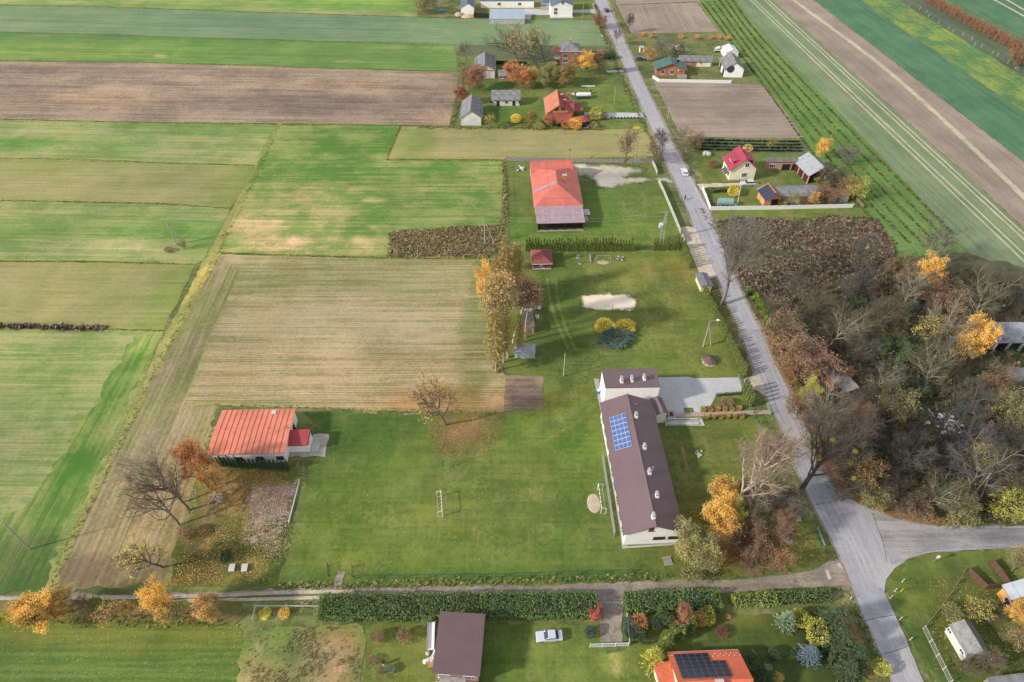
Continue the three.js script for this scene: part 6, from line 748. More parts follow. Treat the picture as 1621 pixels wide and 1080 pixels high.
// --- gardens at the bottom
for (const [u, v, h, kind, o, lb, cat] of [
  [1034, 1050, 5, 'cone', { leaf: 'lime', w: 1 }, 'pale lime conifer at the corner of the orange roofed house', 'tree'], [1090, 999, 4.8, 'thuja', { leaf: 'thuja', w: 1.3 }, 'first dark columnar thuja in the garden diagonal', 'tree'], [1074, 1011, 4.8, 'thuja', { leaf: 'thuja', w: 1.3 }, 'second columnar thuja in the garden diagonal', 'tree'], [1056, 1023, 4.4, 'thuja', { leaf: 'thuja', w: 1.3 }, 'third columnar thuja nearest the pale conifer', 'tree'], [1086, 990, 4.6, 'leafy', { leaf: 'rust', w: 1 }, 'orange red maple below the right hedge', 'tree'], [1012, 992, 2.4, 'bush', { leaf: 'orange', w: 1.1 }, 'orange bush at the left end of the right hedge', 'shrub'], [1038, 992, 2.2, 'ball', { leaf: 'dgreen', w: 1 }, 'dark green ball bush below the right hedge', 'shrub'], [1047, 985, 2.6, 'bush', { leaf: 'green', w: 0.8 }, 'green bush touching the right hedge', 'shrub'], [1012, 1006, 2.2, 'ball', { leaf: 'dgreen', w: 1.1 }, 'dark ball bush beside the drive', 'shrub'], [1060, 986, 2, 'bush', { leaf: 'olive', w: 1 }, 'olive bush left of the orange red maple', 'shrub'], [1105, 985, 2.4, 'bush', { leaf: 'amber', w: 0.9 }, 'amber bush right of the orange red maple', 'shrub'], [1118, 980, 2.8, 'bush', { leaf: 'lime', w: 0.9 }, 'lime bush at the right end of the right hedge', 'shrub'], [1018, 1015, 1.6, 'bush', { leaf: 'green', w: 1 }, 'small green bush above the pale conifer', 'shrub'], [1141, 1002, 1.6, 'airy', { leaf: 'maroon', w: 1.3 }, 'dull maroon shrub on the garden lawn', 'shrub'], [1151, 978, 1, 'airy', { leaf: 'orange', w: 1 }, 'tiny orange shrub on the garden lawn', 'shrub'],
  [941, 984, 2.6, 'leafy', { leaf: 'red', w: 1.2 }, 'coral red maple at the drive entrance', 'shrub'], [950, 972, 2.2, 'leafy', { leaf: 'red', w: 1.2 }, 'small red maple against the hedge end', 'shrub'], [933, 1005, 2, 'bush', { leaf: 'bluegreen', w: 0.8 }, 'clipped blue-green bush left of the drive', 'shrub'], [996, 990, 2.2, 'bush', { leaf: 'bluegreen', w: 0.8 }, 'clipped blue-green bush right of the drive', 'shrub'], [996, 1006, 2, 'bush', { leaf: 'dgreen', w: 0.8 }, 'dark bush beside the white gate', 'shrub'],
  [1241, 990, 5, 'cone', { leaf: 'pale', w: 0.8 }, 'pale blue-green conifer in the right garden', 'tree'], [1264, 984, 3.2, 'bush', { leaf: 'lime', w: 0.9 }, 'yellow bush right of the pale conifer', 'shrub'], [1279, 1042, 3.8, 'cone', { leaf: 'blue', w: 1.15 }, 'round silvery blue spruce on the lawn', 'tree'], [1224, 1038, 1.8, 'ball', { leaf: 'dgreen', w: 1.2 }, 'dark green ball bush left of the blue spruce', 'shrub'], [1254, 1036, 0.9, 'ball', { leaf: 'dgreen', w: 1.2 }, 'tiny dark ball bush beside the blue spruce', 'shrub'], [1308, 1000, 9, 'spruce', { leaf: 'spruce', w: 1.3 }, 'tallest dark spruce near the road', 'tree'], [1290, 1010, 4.4, 'bush', { leaf: 'lime', w: 0.75 }, 'lime green bush before the tallest spruce', 'shrub'], [1318, 1030, 8, 'spruce', { leaf: 'spruce', w: 1.4 }, 'dark spruce in the middle of the roadside group', 'tree'], [1342, 1052, 7, 'spruce', { leaf: 'dgreen', w: 1.7 }, 'wide dark spruce at the lower roadside', 'tree'], [1334, 1070, 6, 'spruce', { leaf: 'spruce', w: 1.3 }, 'dark spruce at the bottom of the roadside group', 'tree'], [1346, 1066, 3, 'cone', { leaf: 'pale', w: 0.9 }, 'small pale conifer at the bottom of the roadside group', 'tree'], [1208, 1072, 4.5, 'spruce', { leaf: 'dgreen', w: 1.5 }, 'dark green conifer at the orange roof corner', 'tree'], [1188, 1050, 2.4, 'bush', { leaf: 'green', w: 1 }, 'green bush behind the orange roof', 'shrub'], [1338, 1000, 2.2, 'airy', { leaf: 'rust', w: 0.9 }, 'small rust shrub among the spruces', 'shrub'], [1390, 1062, 2.6, 'bush', { leaf: 'lime', w: 0.9 }, 'lime bush on the roadside bank', 'shrub'], [1230, 1075, 1.4, 'airy', { leaf: 'amber', w: 1.2 }, 'amber flower shrub at the bottom edge', 'shrub'],
  [1600, 905, 6, 'leafy', { leaf: 'olive', bark: 'grey', w: 1.1 }, 'olive grey tree at the right edge by the brown fence', 'tree'], [1525, 970, 5.5, 'sparse', { leaf: 'yellow', bark: 'dark', w: 1.25 }, 'yellow leaved tree above the white walled shed', 'tree'], [1600, 985, 6, 'leafy', { leaf: 'gold', w: 1 }, 'gold tree beside the yellow house', 'tree'], [1586, 1015, 5, 'sparse', { leaf: 'amber', w: 1.2 }, 'thin amber tree below the gold tree', 'tree'], [1555, 1060, 5, 'bare', { bark: 'brown', w: 1.2 }, 'bare brown bush at the lower right shed', 'tree'], [1520, 1062, 4.5, 'twiggy', { bark: 'brown', w: 0.9 }, 'wide bare bush below the white walled shed', 'shrub'], [1500, 975, 2.6, 'airy', { leaf: 'olive', w: 1.2 }, 'olive brush at the wire fence', 'shrub'], [1565, 985, 4, 'twiggy', { bark: 'dark', w: 1 }, 'dark bush behind the white walled shed', 'shrub'], [1572, 1050, 3.6, 'twiggyLeaf', { leaf: 'olive', w: 0.9 }, 'olive bush right of the white walled shed', 'shrub'],
  [598, 1012, 2.4, 'airy', { leaf: 'brownleaf', w: 0.9 }, 'brown shrub on the workshop lawn', 'shrub'], [640, 1010, 2.6, 'airy', { leaf: 'brownleaf', w: 1 }, 'tan shrub with green foot on the workshop lawn', 'shrub'], [590, 1048, 1.4, 'airy', { leaf: 'brownleaf', w: 1.2 }, 'small tan shrub by the garden plot', 'shrub'], [605, 1068, 2.4, 'twiggy', { bark: 'brown', w: 0.8 }, 'grey brown shrub near the bottom edge', 'shrub'], [618, 1062, 1.2, 'bush', { leaf: 'pale', w: 1 }, 'pale green plant beside the grey brown shrub', 'shrub'], [360, 884, 1.8, 'bush', { leaf: 'dgreen', w: 1 }, 'dark green shrub above the white slabs', 'shrub'], [420, 974, 1.3, 'airy', { leaf: 'yellow', w: 1.6 }, 'yellow flower clump behind the white rail', 'shrub'], [450, 972, 1.3, 'airy', { leaf: 'gold', w: 1.6 }, 'gold flower clump behind the white rail', 'shrub'],
  [957, 521, 1.5, 'spiky', { leaf: 'yellow', w: 1.75 }, 'left yellow juniper of the round flower bed', 'shrub'], [989, 521, 1.5, 'spiky', { leaf: 'yellow', w: 1.85 }, 'right yellow juniper of the round flower bed', 'shrub'], [975, 537, 1.7, 'spiky', { leaf: 'bluegreen', w: 2.1, wx: 1.25, turn: 0 }, 'wide blue-green juniper in front of the flower bed', 'shrub'],
  [1149, 641, 2, 'airy', { leaf: 'brownleaf', bark: 'brown', w: 1.3 }, 'round bare shrub in the entrance flower bed', 'shrub']]) plant(kind, u, v, h, o, lb, cat);
// --- thuja rows: one object each
function row(n, a, b, top, o, label, group) { for (let i = 0; i < n; i++) { const t = n > 1 ? i / (n - 1) : 0, r = hash2(i, n, 7), u = lerp(a[0], b[0], t), v = lerp(a[1], b[1], t); plant('thuja', u, v, top * (0.88 + 0.28 * r), { w: (o.w ?? 1) * (0.9 + 0.2 * hash2(i, n, 3)), leaf: o.leaf ?? 'thuja' }, label, 'thuja', group); } }
row(37, [833.5, 398.3], [999, 397.6], 4.2, { w: 0.74 }, 'thuja in the long row between hall lawn and playground', 'thujas in the long row below the hall');
row(9, [1034.5, 396.6], [1077, 396], 4.2, { w: 0.74 }, 'thuja in the short row beside the green gate', 'thujas right of the green gate');
row(9, [1081, 397], [1091.5, 425], 3.8, { w: 0.7 }, 'thuja in the short line running down towards the shelter', 'thujas above the bus shelter');
row(38, [1113.5, 468], [1178, 598], 3.3, { w: 0.82 }, 'thuja in the roadside line below the bus shelter', 'thujas along the road verge');
row(5, [1176, 621], [1187, 644], 4.6, { w: 0.8 }, 'tall thuja in the diagonal group by the school gate', 'thujas at the school gate');
row(19, [341, 738], [457, 745], 3.3, { w: 0.7, leaf: 'thujaD' }, 'dark thuja along the front wall of the white hall', 'thujas before the white hall');
for (let i = 0; i < 6; i++) { plant('bush', 1113 + i * 11.2, 650.5 - i * 0.35, 1.1, { leaf: 'amber' }, 'amber dwarf bush along the upper edge of the entrance path', 'shrub', 'amber dwarf bushes above the entrance path'); plant('bush', 1118 + i * 11, 662.3 - i * 0.3, 1.1, { leaf: 'amber' }, 'amber dwarf bush along the lower edge of the entrance path', 'shrub', 'amber dwarf bushes below the entrance path'); }
// --- clipped hedges
function hedge(label, a, b, depth, h, leaf, dens = 26, o = {}) {
  const A = G(...a), B = G(...b), dx = B.clone().sub(A), L = dx.length(), turn = Math.atan2(-dx.z, dx.x), t = thing('hedge', label, 'hedge', A.clone().add(B).multiplyScalar(0.5).setY(0), turn), F = new Fol(), r = rngOf(900 + Math.round(L * 10)), n = Math.round(L * (depth + 2 * h) * dens), sz = o.size ?? 0.34;
  const wob = (x, z, y) => (fbm(x * 0.6 + 40, z * 0.6 + y * 0.5 + 9, 61) - 0.5) * (o.wob ?? 0.7);
  for (let i = 0; i < n; i++) {
    const x = (r() - 0.5) * L, q = r() * (depth + 2 * h); let p, nn; if (q < depth) { p = V(x, h, q - depth / 2); nn = V(0, 1, 0); } else { const s = q - depth < h ? 1 : -1; p = V(x, (q - depth) % h, s * depth / 2); nn = V(0, 0, s); }
    if (r() < (depth / L) * 0.9) { const s = r() < 0.5 ? -1 : 1; p = V(s * L / 2, r() * h, (r() - 0.5) * depth); nn = V(s, 0, 0); }
    p.addScaledVector(nn, wob(p.x, p.z, p.y) - 0.12); const c = 0.7 + 0.55 * fbm(x * 0.9, p.z * 0.9 + p.y, 65) + (r() - 0.5) * 0.5, hue = (r() - 0.5) * 0.2, s = sz * (0.7 + 0.6 * r()), d = nn.clone().addScaledVector(rdir(r), 0.9).normalize();
    F.card(p, d.multiplyScalar(s), d.clone().cross(rdir(r)).normalize(), s * 0.7, [c * (1 + hue), c, c * (1 - hue)]);
  }
  mesh('foliage', F.geo(), leafM(LC[leaf]), t); mesh('twigs', box(L - 0.8, h - 0.5, depth - 0.7, 0, (h - 0.5) / 2, 0), bark([58, 66, 36]), t); return t;
}
hedge('long clipped green hedge along the dirt track, left part', [510, 967], [704, 966], 4.0, 2.4, 'hedge');
hedge('long clipped green hedge along the dirt track, behind the workshop', [709, 966], [944, 963], 4.0, 2.4, 'hedge');
hedge('clipped green hedge right of the drive gate', [988, 959], [1137, 955], 3.2, 2.2, 'hedge');
hedge('low clipped yellow-green hedge near the road corner', [1159, 955], [1225, 951], 2, 1.7, 'hedgeY');
hedge('low clipped olive green hedge ending at the road corner', [1228, 951], [1310, 946], 1.8, 1.7, 'green');
hedge('dark green hedge behind the white house at the top', [862, -3], [936, -3], 2, 2.6, 'dgreen', 10, { size: 0.6 });
hedge('dark green hedge right of the brick house', [922, 90], [973, 93], 3, 2, 'dgreen', 12, { size: 0.5 });
hedge('low dark hedge along the drive of the ruby roofed house', [1126, 305], [1158, 302], 1.2, 1.2, 'dgreen', 20);
hedge('low clipped hedge above the entrance path', [1110, 648.5], [1178, 646], 0.7, 0.8, 'dgreen', 40, { size: 0.2, wob: 0.2 });
hedge('low clipped hedge below the entrance path', [1114, 663.5], [1180, 660.5], 0.7, 0.8, 'dgreen', 40, { size: 0.2, wob: 0.2 });
hedge('low clipped hedge around the entrance flower bed', [1134, 627], [1172, 624], 0.6, 0.7, 'dgreen', 40, { size: 0.2, wob: 0.2 });
for (let i = 0; i < 30; i++) { const t = i / 29; plant('twiggyLeaf', lerp(1462, 1650, t) + hash2(i, 1, 2) * 2, lerp(4, 108, t), 4.6 + 1.6 * hash2(i, 3, 4), { leaf: 'rust', bark: 'russet', w: 0.85 }, 'rust leaved young tree in the hedge line at the upper right', 'tree', 'rust leaved trees in the upper right hedge line'); }
// --- what nobody could count: instanced tufts, weeds, fallen leaves
function scatter(name, label, geo, m, spots, colors, cat) {
  const im = new THREE.InstancedMesh(geo, m, spots.length), o = new THREE.Object3D(), r = rngOf(spots.length + 3); im.name = numbered(name);
  spots.forEach(([x, z, s, y, sy], i) => { o.position.set(x, y ?? 0.03, z); o.rotation.set(0, r() * 6.28, 0); o.scale.set(s, (sy ?? s) * (0.75 + 0.5 * r()), s); o.updateMatrix(); im.setMatrixAt(i, o.matrix); const c = colors[Math.floor(r() * colors.length)], k = KA * (0.75 + 0.5 * r()); im.setColorAt(i, new THREE.Color().setRGB(s2l(c[0]) * k, s2l(c[1]) * k, s2l(c[2]) * k)); });
  im.castShadow = im.receiveShadow = true; im.userData = { kind: 'stuff', label, category: cat }; scene.add(im); return im;
}
const tuftGeo = (() => { const F = new Fol(), r = rngOf(3); for (let i = 0; i < 22; i++) { const a = r() * 6.28, q = V(Math.cos(a) * 0.25 * r(), 0, Math.sin(a) * 0.25 * r()), d = V(Math.cos(a) * 0.5, 0.5 + 0.5 * r(), Math.sin(a) * 0.5).multiplyScalar(0.9); F.tri(q.clone().add(V(Math.sin(a) * 0.07, 0, -Math.cos(a) * 0.07)), q.clone().add(V(-Math.sin(a) * 0.07, 0, Math.cos(a) * 0.07)), q.clone().add(d), Array(3).fill(0.75 + 0.5 * r()), V(0, 1, 0)); } return F.geo(); })();
const weedGeo = (() => { const F = new Fol(), r = rngOf(4); for (let i = 0; i < 46; i++) { const d = rdir(r); d.y = Math.abs(d.y); const p = V(d.x * 0.6 * r(), d.y * 0.9 * r(), d.z * 0.6 * r()), e = rdir(r).multiplyScalar(0.34); F.card(p, e, e.clone().cross(rdir(r)).normalize(), 0.16, Array(3).fill(0.7 + 0.6 * r()), V(p.x * 0.7, 1, p.z * 0.7).normalize()); } return F.geo(); })();
const leafGeo = (() => { const F = new Fol(); F.card(V(0, 0, -0.5), V(0, 0.15, 1), V(1, 0.1, 0).normalize(), 0.8, [1, 1, 1]); return F.geo(); })();
const tuftM = new THREE.MeshStandardMaterial({ vertexColors: true, roughness: 1, side: THREE.DoubleSide });
function inside(p, x, z) { let c = false; for (let i = 0, j = p.length - 1; i < p.length; j = i++) if ((p[i][1] > z) !== (p[j][1] > z) && x < (p[j][0] - p[i][0]) * (z - p[i][1]) / (p[j][1] - p[i][1]) + p[i][0]) c = !c; return c; }
function spread(pts, n, s0, s1, seed, keep, sy) { const p = pxPoly(pts), r = rngOf(seed), xs = p.map((q) => q[0]), zs = p.map((q) => q[1]), x0 = Math.min(...xs), x1 = Math.max(...xs), z0 = Math.min(...zs), z1 = Math.max(...zs), out = []; for (let i = 0; i < n * 8 && out.length < n; i++) { const x = lerp(x0, x1, r()), z = lerp(z0, z1, r()); if (inside(p, x, z) && (!keep || r() < keep(x, z))) { const s = lerp(s0, s1, r()); out.push([x, z, s, 0.03, sy ? s * sy : undefined]); } } return out; }
function along(list, per, wid, s0, s1, seed, y = 0.03) { const r = rngOf(seed), out = []; for (const l of list) { const c = smooth(pxPoly(l), false, 10); for (let i = 0; i + 1 < c.length; i++) { const L = Math.hypot(c[i + 1][0] - c[i][0], c[i + 1][1] - c[i][1]), n = L * per * (0.3 + 1.4 * fbm(c[i][0] / 5, c[i][1] / 5, 71)); for (let k = 0; k < n + r() - 0.5; k++) { const t = r(); out.push([lerp(c[i][0], c[i + 1][0], t) + (r() + r() - 1) * wid, lerp(c[i][1], c[i + 1][1], t) + (r() + r() - 1) * wid, lerp(s0, s1, r()), y]); } } } return out; }
const dry = [[188, 168, 116], [170, 150, 100], [150, 142, 86], [200, 180, 134], [130, 134, 70]], fresh = [[96, 122, 44], [112, 132, 58], [130, 138, 70], [84, 108, 40]], deadw = [[136, 112, 94], [112, 94, 84], [160, 136, 112], [94, 78, 74], [180, 160, 134], [126, 120, 84]];
scatter('weeds', 'dark brown field of dead standing weeds beside the farmyard fence', weedGeo, tuftM, spread([[1134, 352], [1170, 345], [1250, 348], [1330, 342], [1388, 346], [1416, 392], [1425, 425], [1330, 470], [1260, 480], [1190, 470], [1150, 420]], 7000, 0.45, 1.15, 41, (x, z) => sstep(0.3, 0.62, fbm(x / 9, z / 6, 81)) + 0.12, 0.8), deadw, 'weeds');
scatter('brambles', 'brown and green bramble patch between the two middle fields', weedGeo, tuftM, spread([[614, 370], [640, 364], [690, 362], [740, 358], [790, 358], [798, 388], [770, 409], [700, 406], [624, 407]], 3600, 0.4, 1.0, 43, (x, z) => 0.25 + sstep(0.3, 0.6, fbm(x / 5, z / 4, 97)), 0.8), [[176, 150, 118], [150, 124, 96], [196, 172, 138], [132, 108, 88], [140, 140, 74], [158, 146, 88], [118, 126, 62]], 'brambles');
scatter('weeds', 'strip of dark dead weeds between two western fields', weedGeo, tuftM, along([[[-60, 514], [0, 517], [90, 519], [165, 521]]], 5, 0.9, 0.8, 1.5, 45), deadw, 'weeds');
scatter('underbrush', 'tangled underbrush on the floor of the thicket', weedGeo, tuftM, spread([[1200, 480], [1300, 470], [1420, 425], [1600, 440], [1680, 520], [1680, 815], [1470, 818], [1400, 800], [1345, 772], [1310, 740], [1262, 610], [1210, 500]], 4200, 0.6, 1.4, 47, (x, z) => 0.15 + sstep(0.35, 0.65, fbm(x / 8, z / 8, 83))), [...deadw, [84, 94, 50], [76, 88, 52], [98, 104, 60], [110, 100, 74], [84, 96, 48]], 'underbrush');
scatter('grass_tufts', 'dry grass tufts along the ditch and the field borders', tuftGeo, tuftM, [...along([[[440, 199], [400, 290], [346, 398], [258, 560], [150, 780], [78, 930]]], 3, 1.0, 0.2, 0.45, 49), ...along([[[0, 51], [155, 55], [420, 63], [718, 71]], [[0, 96], [210, 98.5], [420, 104.5], [724, 113]], [[0, 188.5], [181, 193.5], [436, 197], [711, 200]], [[0, 250.5], [285, 259], [404, 262]], [[0, 318], [260, 323], [364, 330]], [[0, 414], [180, 415], [310, 419]], [[0, 518], [160, 522], [259, 524]], [[345, 401], [500, 406], [620, 409], [772, 410]], [[612, 253], [797, 254]], [[635, 199], [613, 252]], [[0, 8], [272, 15], [660, 27]], [[340, 641], [560, 648], [700, 651], [800, 654]]], 1.6, 0.5, 0.2, 0.5, 51), ...along([[[797, 255], [800, 330], [792, 372]], [[774, 412], [778, 500], [788, 590]], [[622, 367], [616, 405]]], 5, 1, 0.4, 0.9, 53)], [...dry, ...dry, ...fresh], 'grass');
scatter('grass_tufts', 'rough green grass along the verges and the dirt track', tuftGeo, tuftM, [...along([[[440, 928], [560, 927], [780, 921], [910, 917], [1060, 913]]], 8, 1, 0.3, 0.6, 55), ...along([[[440, 968], [505, 956]], [[0, 975], [200, 985], [372, 984]], [[945, 30], [1000, 160], [1040, 240]], [[1110, 330], [1140, 380], [1190, 480], [1250, 600], [1300, 720]], [[1345, 950], [1372, 1010], [1400, 1070]], [[1330, 980], [1350, 1030], [1370, 1070]], [[1420, 800], [1480, 826], [1600, 828]], [[735, 100], [726, 160], [716, 198]], [[660, 202], [760, 203], [960, 205]]], 4, 1.2, 0.3, 0.7, 57), ...spread([[860, 565], [960, 560], [950, 640], [860, 590]], 300, 0.15, 0.3, 59)], [...fresh, ...fresh, ...dry], 'grass');
scatter('grass_tufts', 'lime green verge plants beside the road at the thicket', tuftGeo, tuftM, along([[[1188, 462], [1205, 490], [1222, 530]]], 7, 1, 0.8, 1.6, 61), [[122, 156, 48], [140, 160, 66], [100, 136, 44]], 'plants');
const gold3 = [[224, 160, 70], [206, 130, 60], [232, 190, 96], [180, 120, 70], [240, 206, 120]], brn = [[186, 128, 88], [166, 112, 78], [206, 150, 104], [150, 104, 76]];
const lf = (pts, n, seed, keep) => spread(pts, n, 0.08, 0.16, seed, keep).map(([x, z, s]) => [x, z, s, 0.1, s]);
scatter('fallen_leaves', 'fallen golden leaves on the grass around the trees', leafGeo, tuftM, [...lf([[270, 740], [350, 740], [460, 750], [440, 925], [262, 928]], 7500, 63, (x, z) => 0.15 + sstep(0.4, 0.62, fbm(x / 6, z / 6, 91))), ...lf([[0, 960], [390, 962], [380, 1078], [0, 1078]], 2200, 65, (x, z) => 0.05 + sstep(-52, -62, z) * 0.9), ...lf([[1090, 800], [1240, 780], [1310, 885], [1200, 912], [1080, 915]], 4200, 67), ...lf([[1470, 920], [1621, 900], [1621, 1078], [1480, 1060]], 1800, 69)], gold3, 'leaves');
scatter('fallen_leaves', 'brown fallen leaves under the lone tree and along the road verge', leafGeo, tuftM, [...lf([[670, 645], [800, 652], [790, 700], [750, 725], [690, 722], [676, 690]], 4600, 71, (x, z) => 1 - sstep(6, 15, Math.hypot(x + 10, z + 91))), ...lf([[1190, 500], [1300, 740], [1380, 800], [1480, 830], [1480, 818], [1400, 790], [1330, 730], [1230, 520]], 3600, 73), ...lf([[1130, 400], [1160, 470], [1190, 560], [1176, 560], [1140, 490], [1112, 430]], 1500, 75), ...lf([[1080, 400], [1100, 470], [1060, 470], [1070, 420]], 700, 76), ...lf([[1040, 880], [1240, 900], [1290, 895], [1240, 860], [1080, 850]], 1600, 77)], brn, 'leaves');
scatter('fallen_leaves', 'pale scattered leaves and toadstools on the lawns', leafGeo, tuftM, [...lf([[480, 700], [940, 680], [960, 870], [1060, 910], [460, 920]], 420, 79), ...lf([[850, 400], [1080, 400], [1160, 590], [870, 590]], 260, 81), ...lf([[820, 260], [1040, 270], [1070, 380], [830, 380]], 160, 83)].map(([x, z, s, y]) => [x, z, s, y, s]), [[214, 190, 160], [226, 206, 184], [196, 160, 128]], 'leaves');
scatter('grass_tufts', 'short grass creeping into the edges of the sand court and yards', tuftGeo, tuftM, [...along([[[918, 467], [945, 465], [985, 465], [1008, 475], [1007, 487], [985, 492], [950, 493], [922, 487], [918, 467]]], 5, 0.5, 0.1, 0.28, 201), ...along([[[905, 258], [980, 261], [1022, 267], [1016, 276], [990, 280], [1041, 281]], [[1041, 287], [1010, 290], [966, 298], [950, 298], [936, 285], [911, 279]]], 4, 0.8, 0.15, 0.35, 203), ...along([[[400, 766], [384, 790], [378, 860], [420, 884], [444, 886], [464, 800]]], 5, 0.8, 0.15, 0.4, 205)], [...fresh, [150, 142, 90]], 'grass');
scatter('weeds', 'tan and green weeds in the garden plot at the bottom', tuftGeo, tuftM, spread([[395, 998], [570, 992], [568, 1090], [378, 1090]], 900, 0.2, 0.45, 211, (x, z) => 0.1 + sstep(0.4, 0.65, fbm(x / 4, z / 4, 93))), [[160, 144, 106], [142, 128, 92], [118, 124, 66], [106, 122, 58], [168, 152, 118]], 'weeds');
scatter('rubble_pieces', 'stones, dry leaves and weeds on the grey rubble ground', leafGeo, tuftM, spread([[402, 768], [468, 766], [462, 800], [444, 884], [420, 882], [380, 860], [394, 820]], 1300, 0.08, 0.26, 213).map(([x, z, s]) => [x, z, s, 0.1, s]), [[206, 184, 166], [176, 130, 104], [226, 214, 200], [150, 116, 96], [120, 124, 74]], 'rubble');
scatter('grass_tufts', 'green weeds growing over the lower rubble ground', tuftGeo, tuftM, spread([[395, 830], [460, 815], [444, 884], [420, 884], [382, 862]], 260, 0.2, 0.5, 215), fresh, 'grass');
{ const q = growTree(333, { fork: 0.3, ang: 0.95, R: 4.6, lead: 0.6, nP: 10, bend: 0.5, tr: 0.08, nS: 5, nT: 4, nW: 7, tw: 0.016 }), g = mergeGeometries([q.wood, q.twig]);
  scatter('saplings', 'dense haze of bare saplings filling the thicket', g, tuftM, spread([[1215, 480], [1300, 470], [1420, 430], [1600, 450], [1680, 520], [1680, 812], [1475, 812], [1400, 792], [1345, 765], [1312, 735], [1266, 610], [1220, 500]], 620, 0.22, 0.46, 217, (x, z) => 0.3 + sstep(0.35, 0.6, fbm(x / 9, z / 9, 95)) - 0.9 * (1 - sstep(5, 8, Math.hypot(x - G(1492, 672).x, z - G(1492, 672).z)))), [[112, 104, 88], [98, 92, 76], [124, 110, 92], [96, 98, 74], [108, 96, 92]], 'saplings'); }
// currant rows
for (let k = 0; k < 6; k++) {
  const t = k / 5, L = [[lerp(1156, 1112, t), lerp(-4, 6, t)], [1200, lerp(54, 124, t)], [lerp(1410, 1312, t), lerp(272, 275, t)], [lerp(1510, 1420, t), lerp(372, 388, t)]];
  scatter('currant_row', ['row of currant bushes nearest the grey-green field', 'second currant row from the grey-green field', 'third currant row from the grey-green field', 'third currant row from the farmyard', 'second currant row from the farmyard', 'row of currant bushes nearest the farmyard'][k], weedGeo, tuftM, along([L], 3.4, 0.45, 0.3, 0.75, 85 + k), [[140, 130, 74], [168, 146, 78], [104, 116, 58], [124, 104, 70], [92, 108, 52], [118, 112, 66]], 'bushes');
}
for (let k = 0; k < 4; k++) scatter('vegetable_row', ['topmost dark vegetable row behind the ruby roofed house', 'second vegetable row behind the ruby roofed house', 'third vegetable row behind the ruby roofed house', 'lowest vegetable row behind the ruby roofed house'][k], tuftGeo, tuftM, along([[[1108, 222 + k * 5], [1190, 224 + k * 5], [1265 + k * 2, 225 + k * 5]]], 4, 0.3, 0.7, 1.1, 95 + k), [[60, 82, 44], [74, 92, 50], [110, 104, 66]], 'plants');

// ---------- vehicles ----------
function car(label, cat, u, v, heading, paint, o = {}) {
  const t = thing('parked_car', label, cat, G(u, v).setY(o.y ?? 0.05), heading); if (o.name) t.name = numbered(o.name);
  const pm = new THREE.MeshPhysicalMaterial({ color: col(...paint), roughness: 0.35, metalness: 0.2, clearcoat: 1, clearcoatRoughness: 0.1 }), L = o.L ?? 4.5, Wd = 1.78, hatch = o.hatch, H = o.H ?? 1.46;
  const ex = (pts, w, bev) => new THREE.ExtrudeGeometry(new THREE.Shape(pts.map((p) => new THREE.Vector2(p[0], p[1]))), { depth: w - 2 * bev, bevelEnabled: true, bevelThickness: bev, bevelSize: bev, bevelSegments: 2 }).translate(0, 0, -(w - 2 * bev) / 2);
  const a = L / 2 - 0.1;
  mesh('body', ex([[-a, 0.36], [a, 0.36], [a + 0.02, 0.62], [a - 0.15, 0.78], [0.95, 0.92], [-a + 0.5, 0.94], [-a, 0.86]], Wd, 0.09), pm, t);
  const rb = hatch ? -a + 0.3 : -a + 0.95, top = H - 0.07;
  mesh('cabin', ex([[0.95, 0.9], [rb - (hatch ? 0.1 : 0.45), 0.9], [rb + 0.1, top - 0.05], [0.15, top - 0.03]], Wd - 0.24, 0.1), C.glass, t);
  mesh('roof', ex([[rb + 0.06, top - 0.04], [0.22, top - 0.02], [0.1, top + 0.06], [rb + 0.2, top + 0.05]], Wd - 0.3, 0.07), pm, t);
  for (const s of [-1, 1]) { const q = [tube(V(0.98, 0.93, s * 0.74), V(0.2, top, s * 0.6), 0.035, 0.035), tube(V(-0.35, 0.93, s * 0.78), V(-0.35, top, s * 0.63), 0.04, 0.04), tube(V(rb - (hatch ? 0.1 : 0.45), 0.93, s * 0.74), V(rb + 0.14, top, s * 0.6), 0.05, 0.05)]; mesh('pillars', merge(q), pm, t); mesh('mirror', box(0.12, 0.12, 0.2, 0.72, 0.98, s * 0.96), pm, t); mesh('headlight', box(0.14, 0.12, 0.34, a - 0.06, 0.7, s * 0.6), C.steel, t); mesh('tail_light', box(0.08, 0.14, 0.3, -a - 0.04, 0.76, s * 0.62), C.red, t); }
  for (const x of [-L * 0.29, L * 0.3]) for (const s of [-1, 1]) { const w = mesh('wheel', new THREE.CylinderGeometry(0.32, 0.32, 0.22, 18).rotateX(Math.PI / 2).translate(x, 0.32, s * 0.8), C.black, t); mesh('rim', new THREE.CylinderGeometry(0.2, 0.2, 0.02, 12).rotateX(Math.PI / 2).translate(x, 0.32, s * 0.915), C.steel, w); }
  return t;
}
const rd = dirOf([1092, 300], [1080, 268]);
car('silver saloon car parked on the lawn beside the long hedge', 'car', 869, 1010, Math.PI + 0.06, [206, 212, 224]);
car('white hatchback driving away on the country road', 'car', 1083, 275, -rd, [240, 242, 246], { hatch: true, L: 4.2, name: 'moving_car', y: 0.12 });
car('dark car driving on the road at the top edge', 'car', 960, 18, -rd + 0.1, [54, 62, 84], { hatch: true, L: 4.2, name: 'moving_car', y: 0.12 });
car('dark blue car parked by the green roofed house', 'car', 1015, 95, -0.1, [48, 66, 118], { hatch: true });
car('silver estate car before the ruby roofed house', 'car', 1183, 293, Math.PI + 0.05, [222, 226, 230], { hatch: true, H: 1.6 });
car('dark grey car parked beside the red tiled house', 'car', 938, 186, 0.05, [70, 80, 92], { hatch: true });
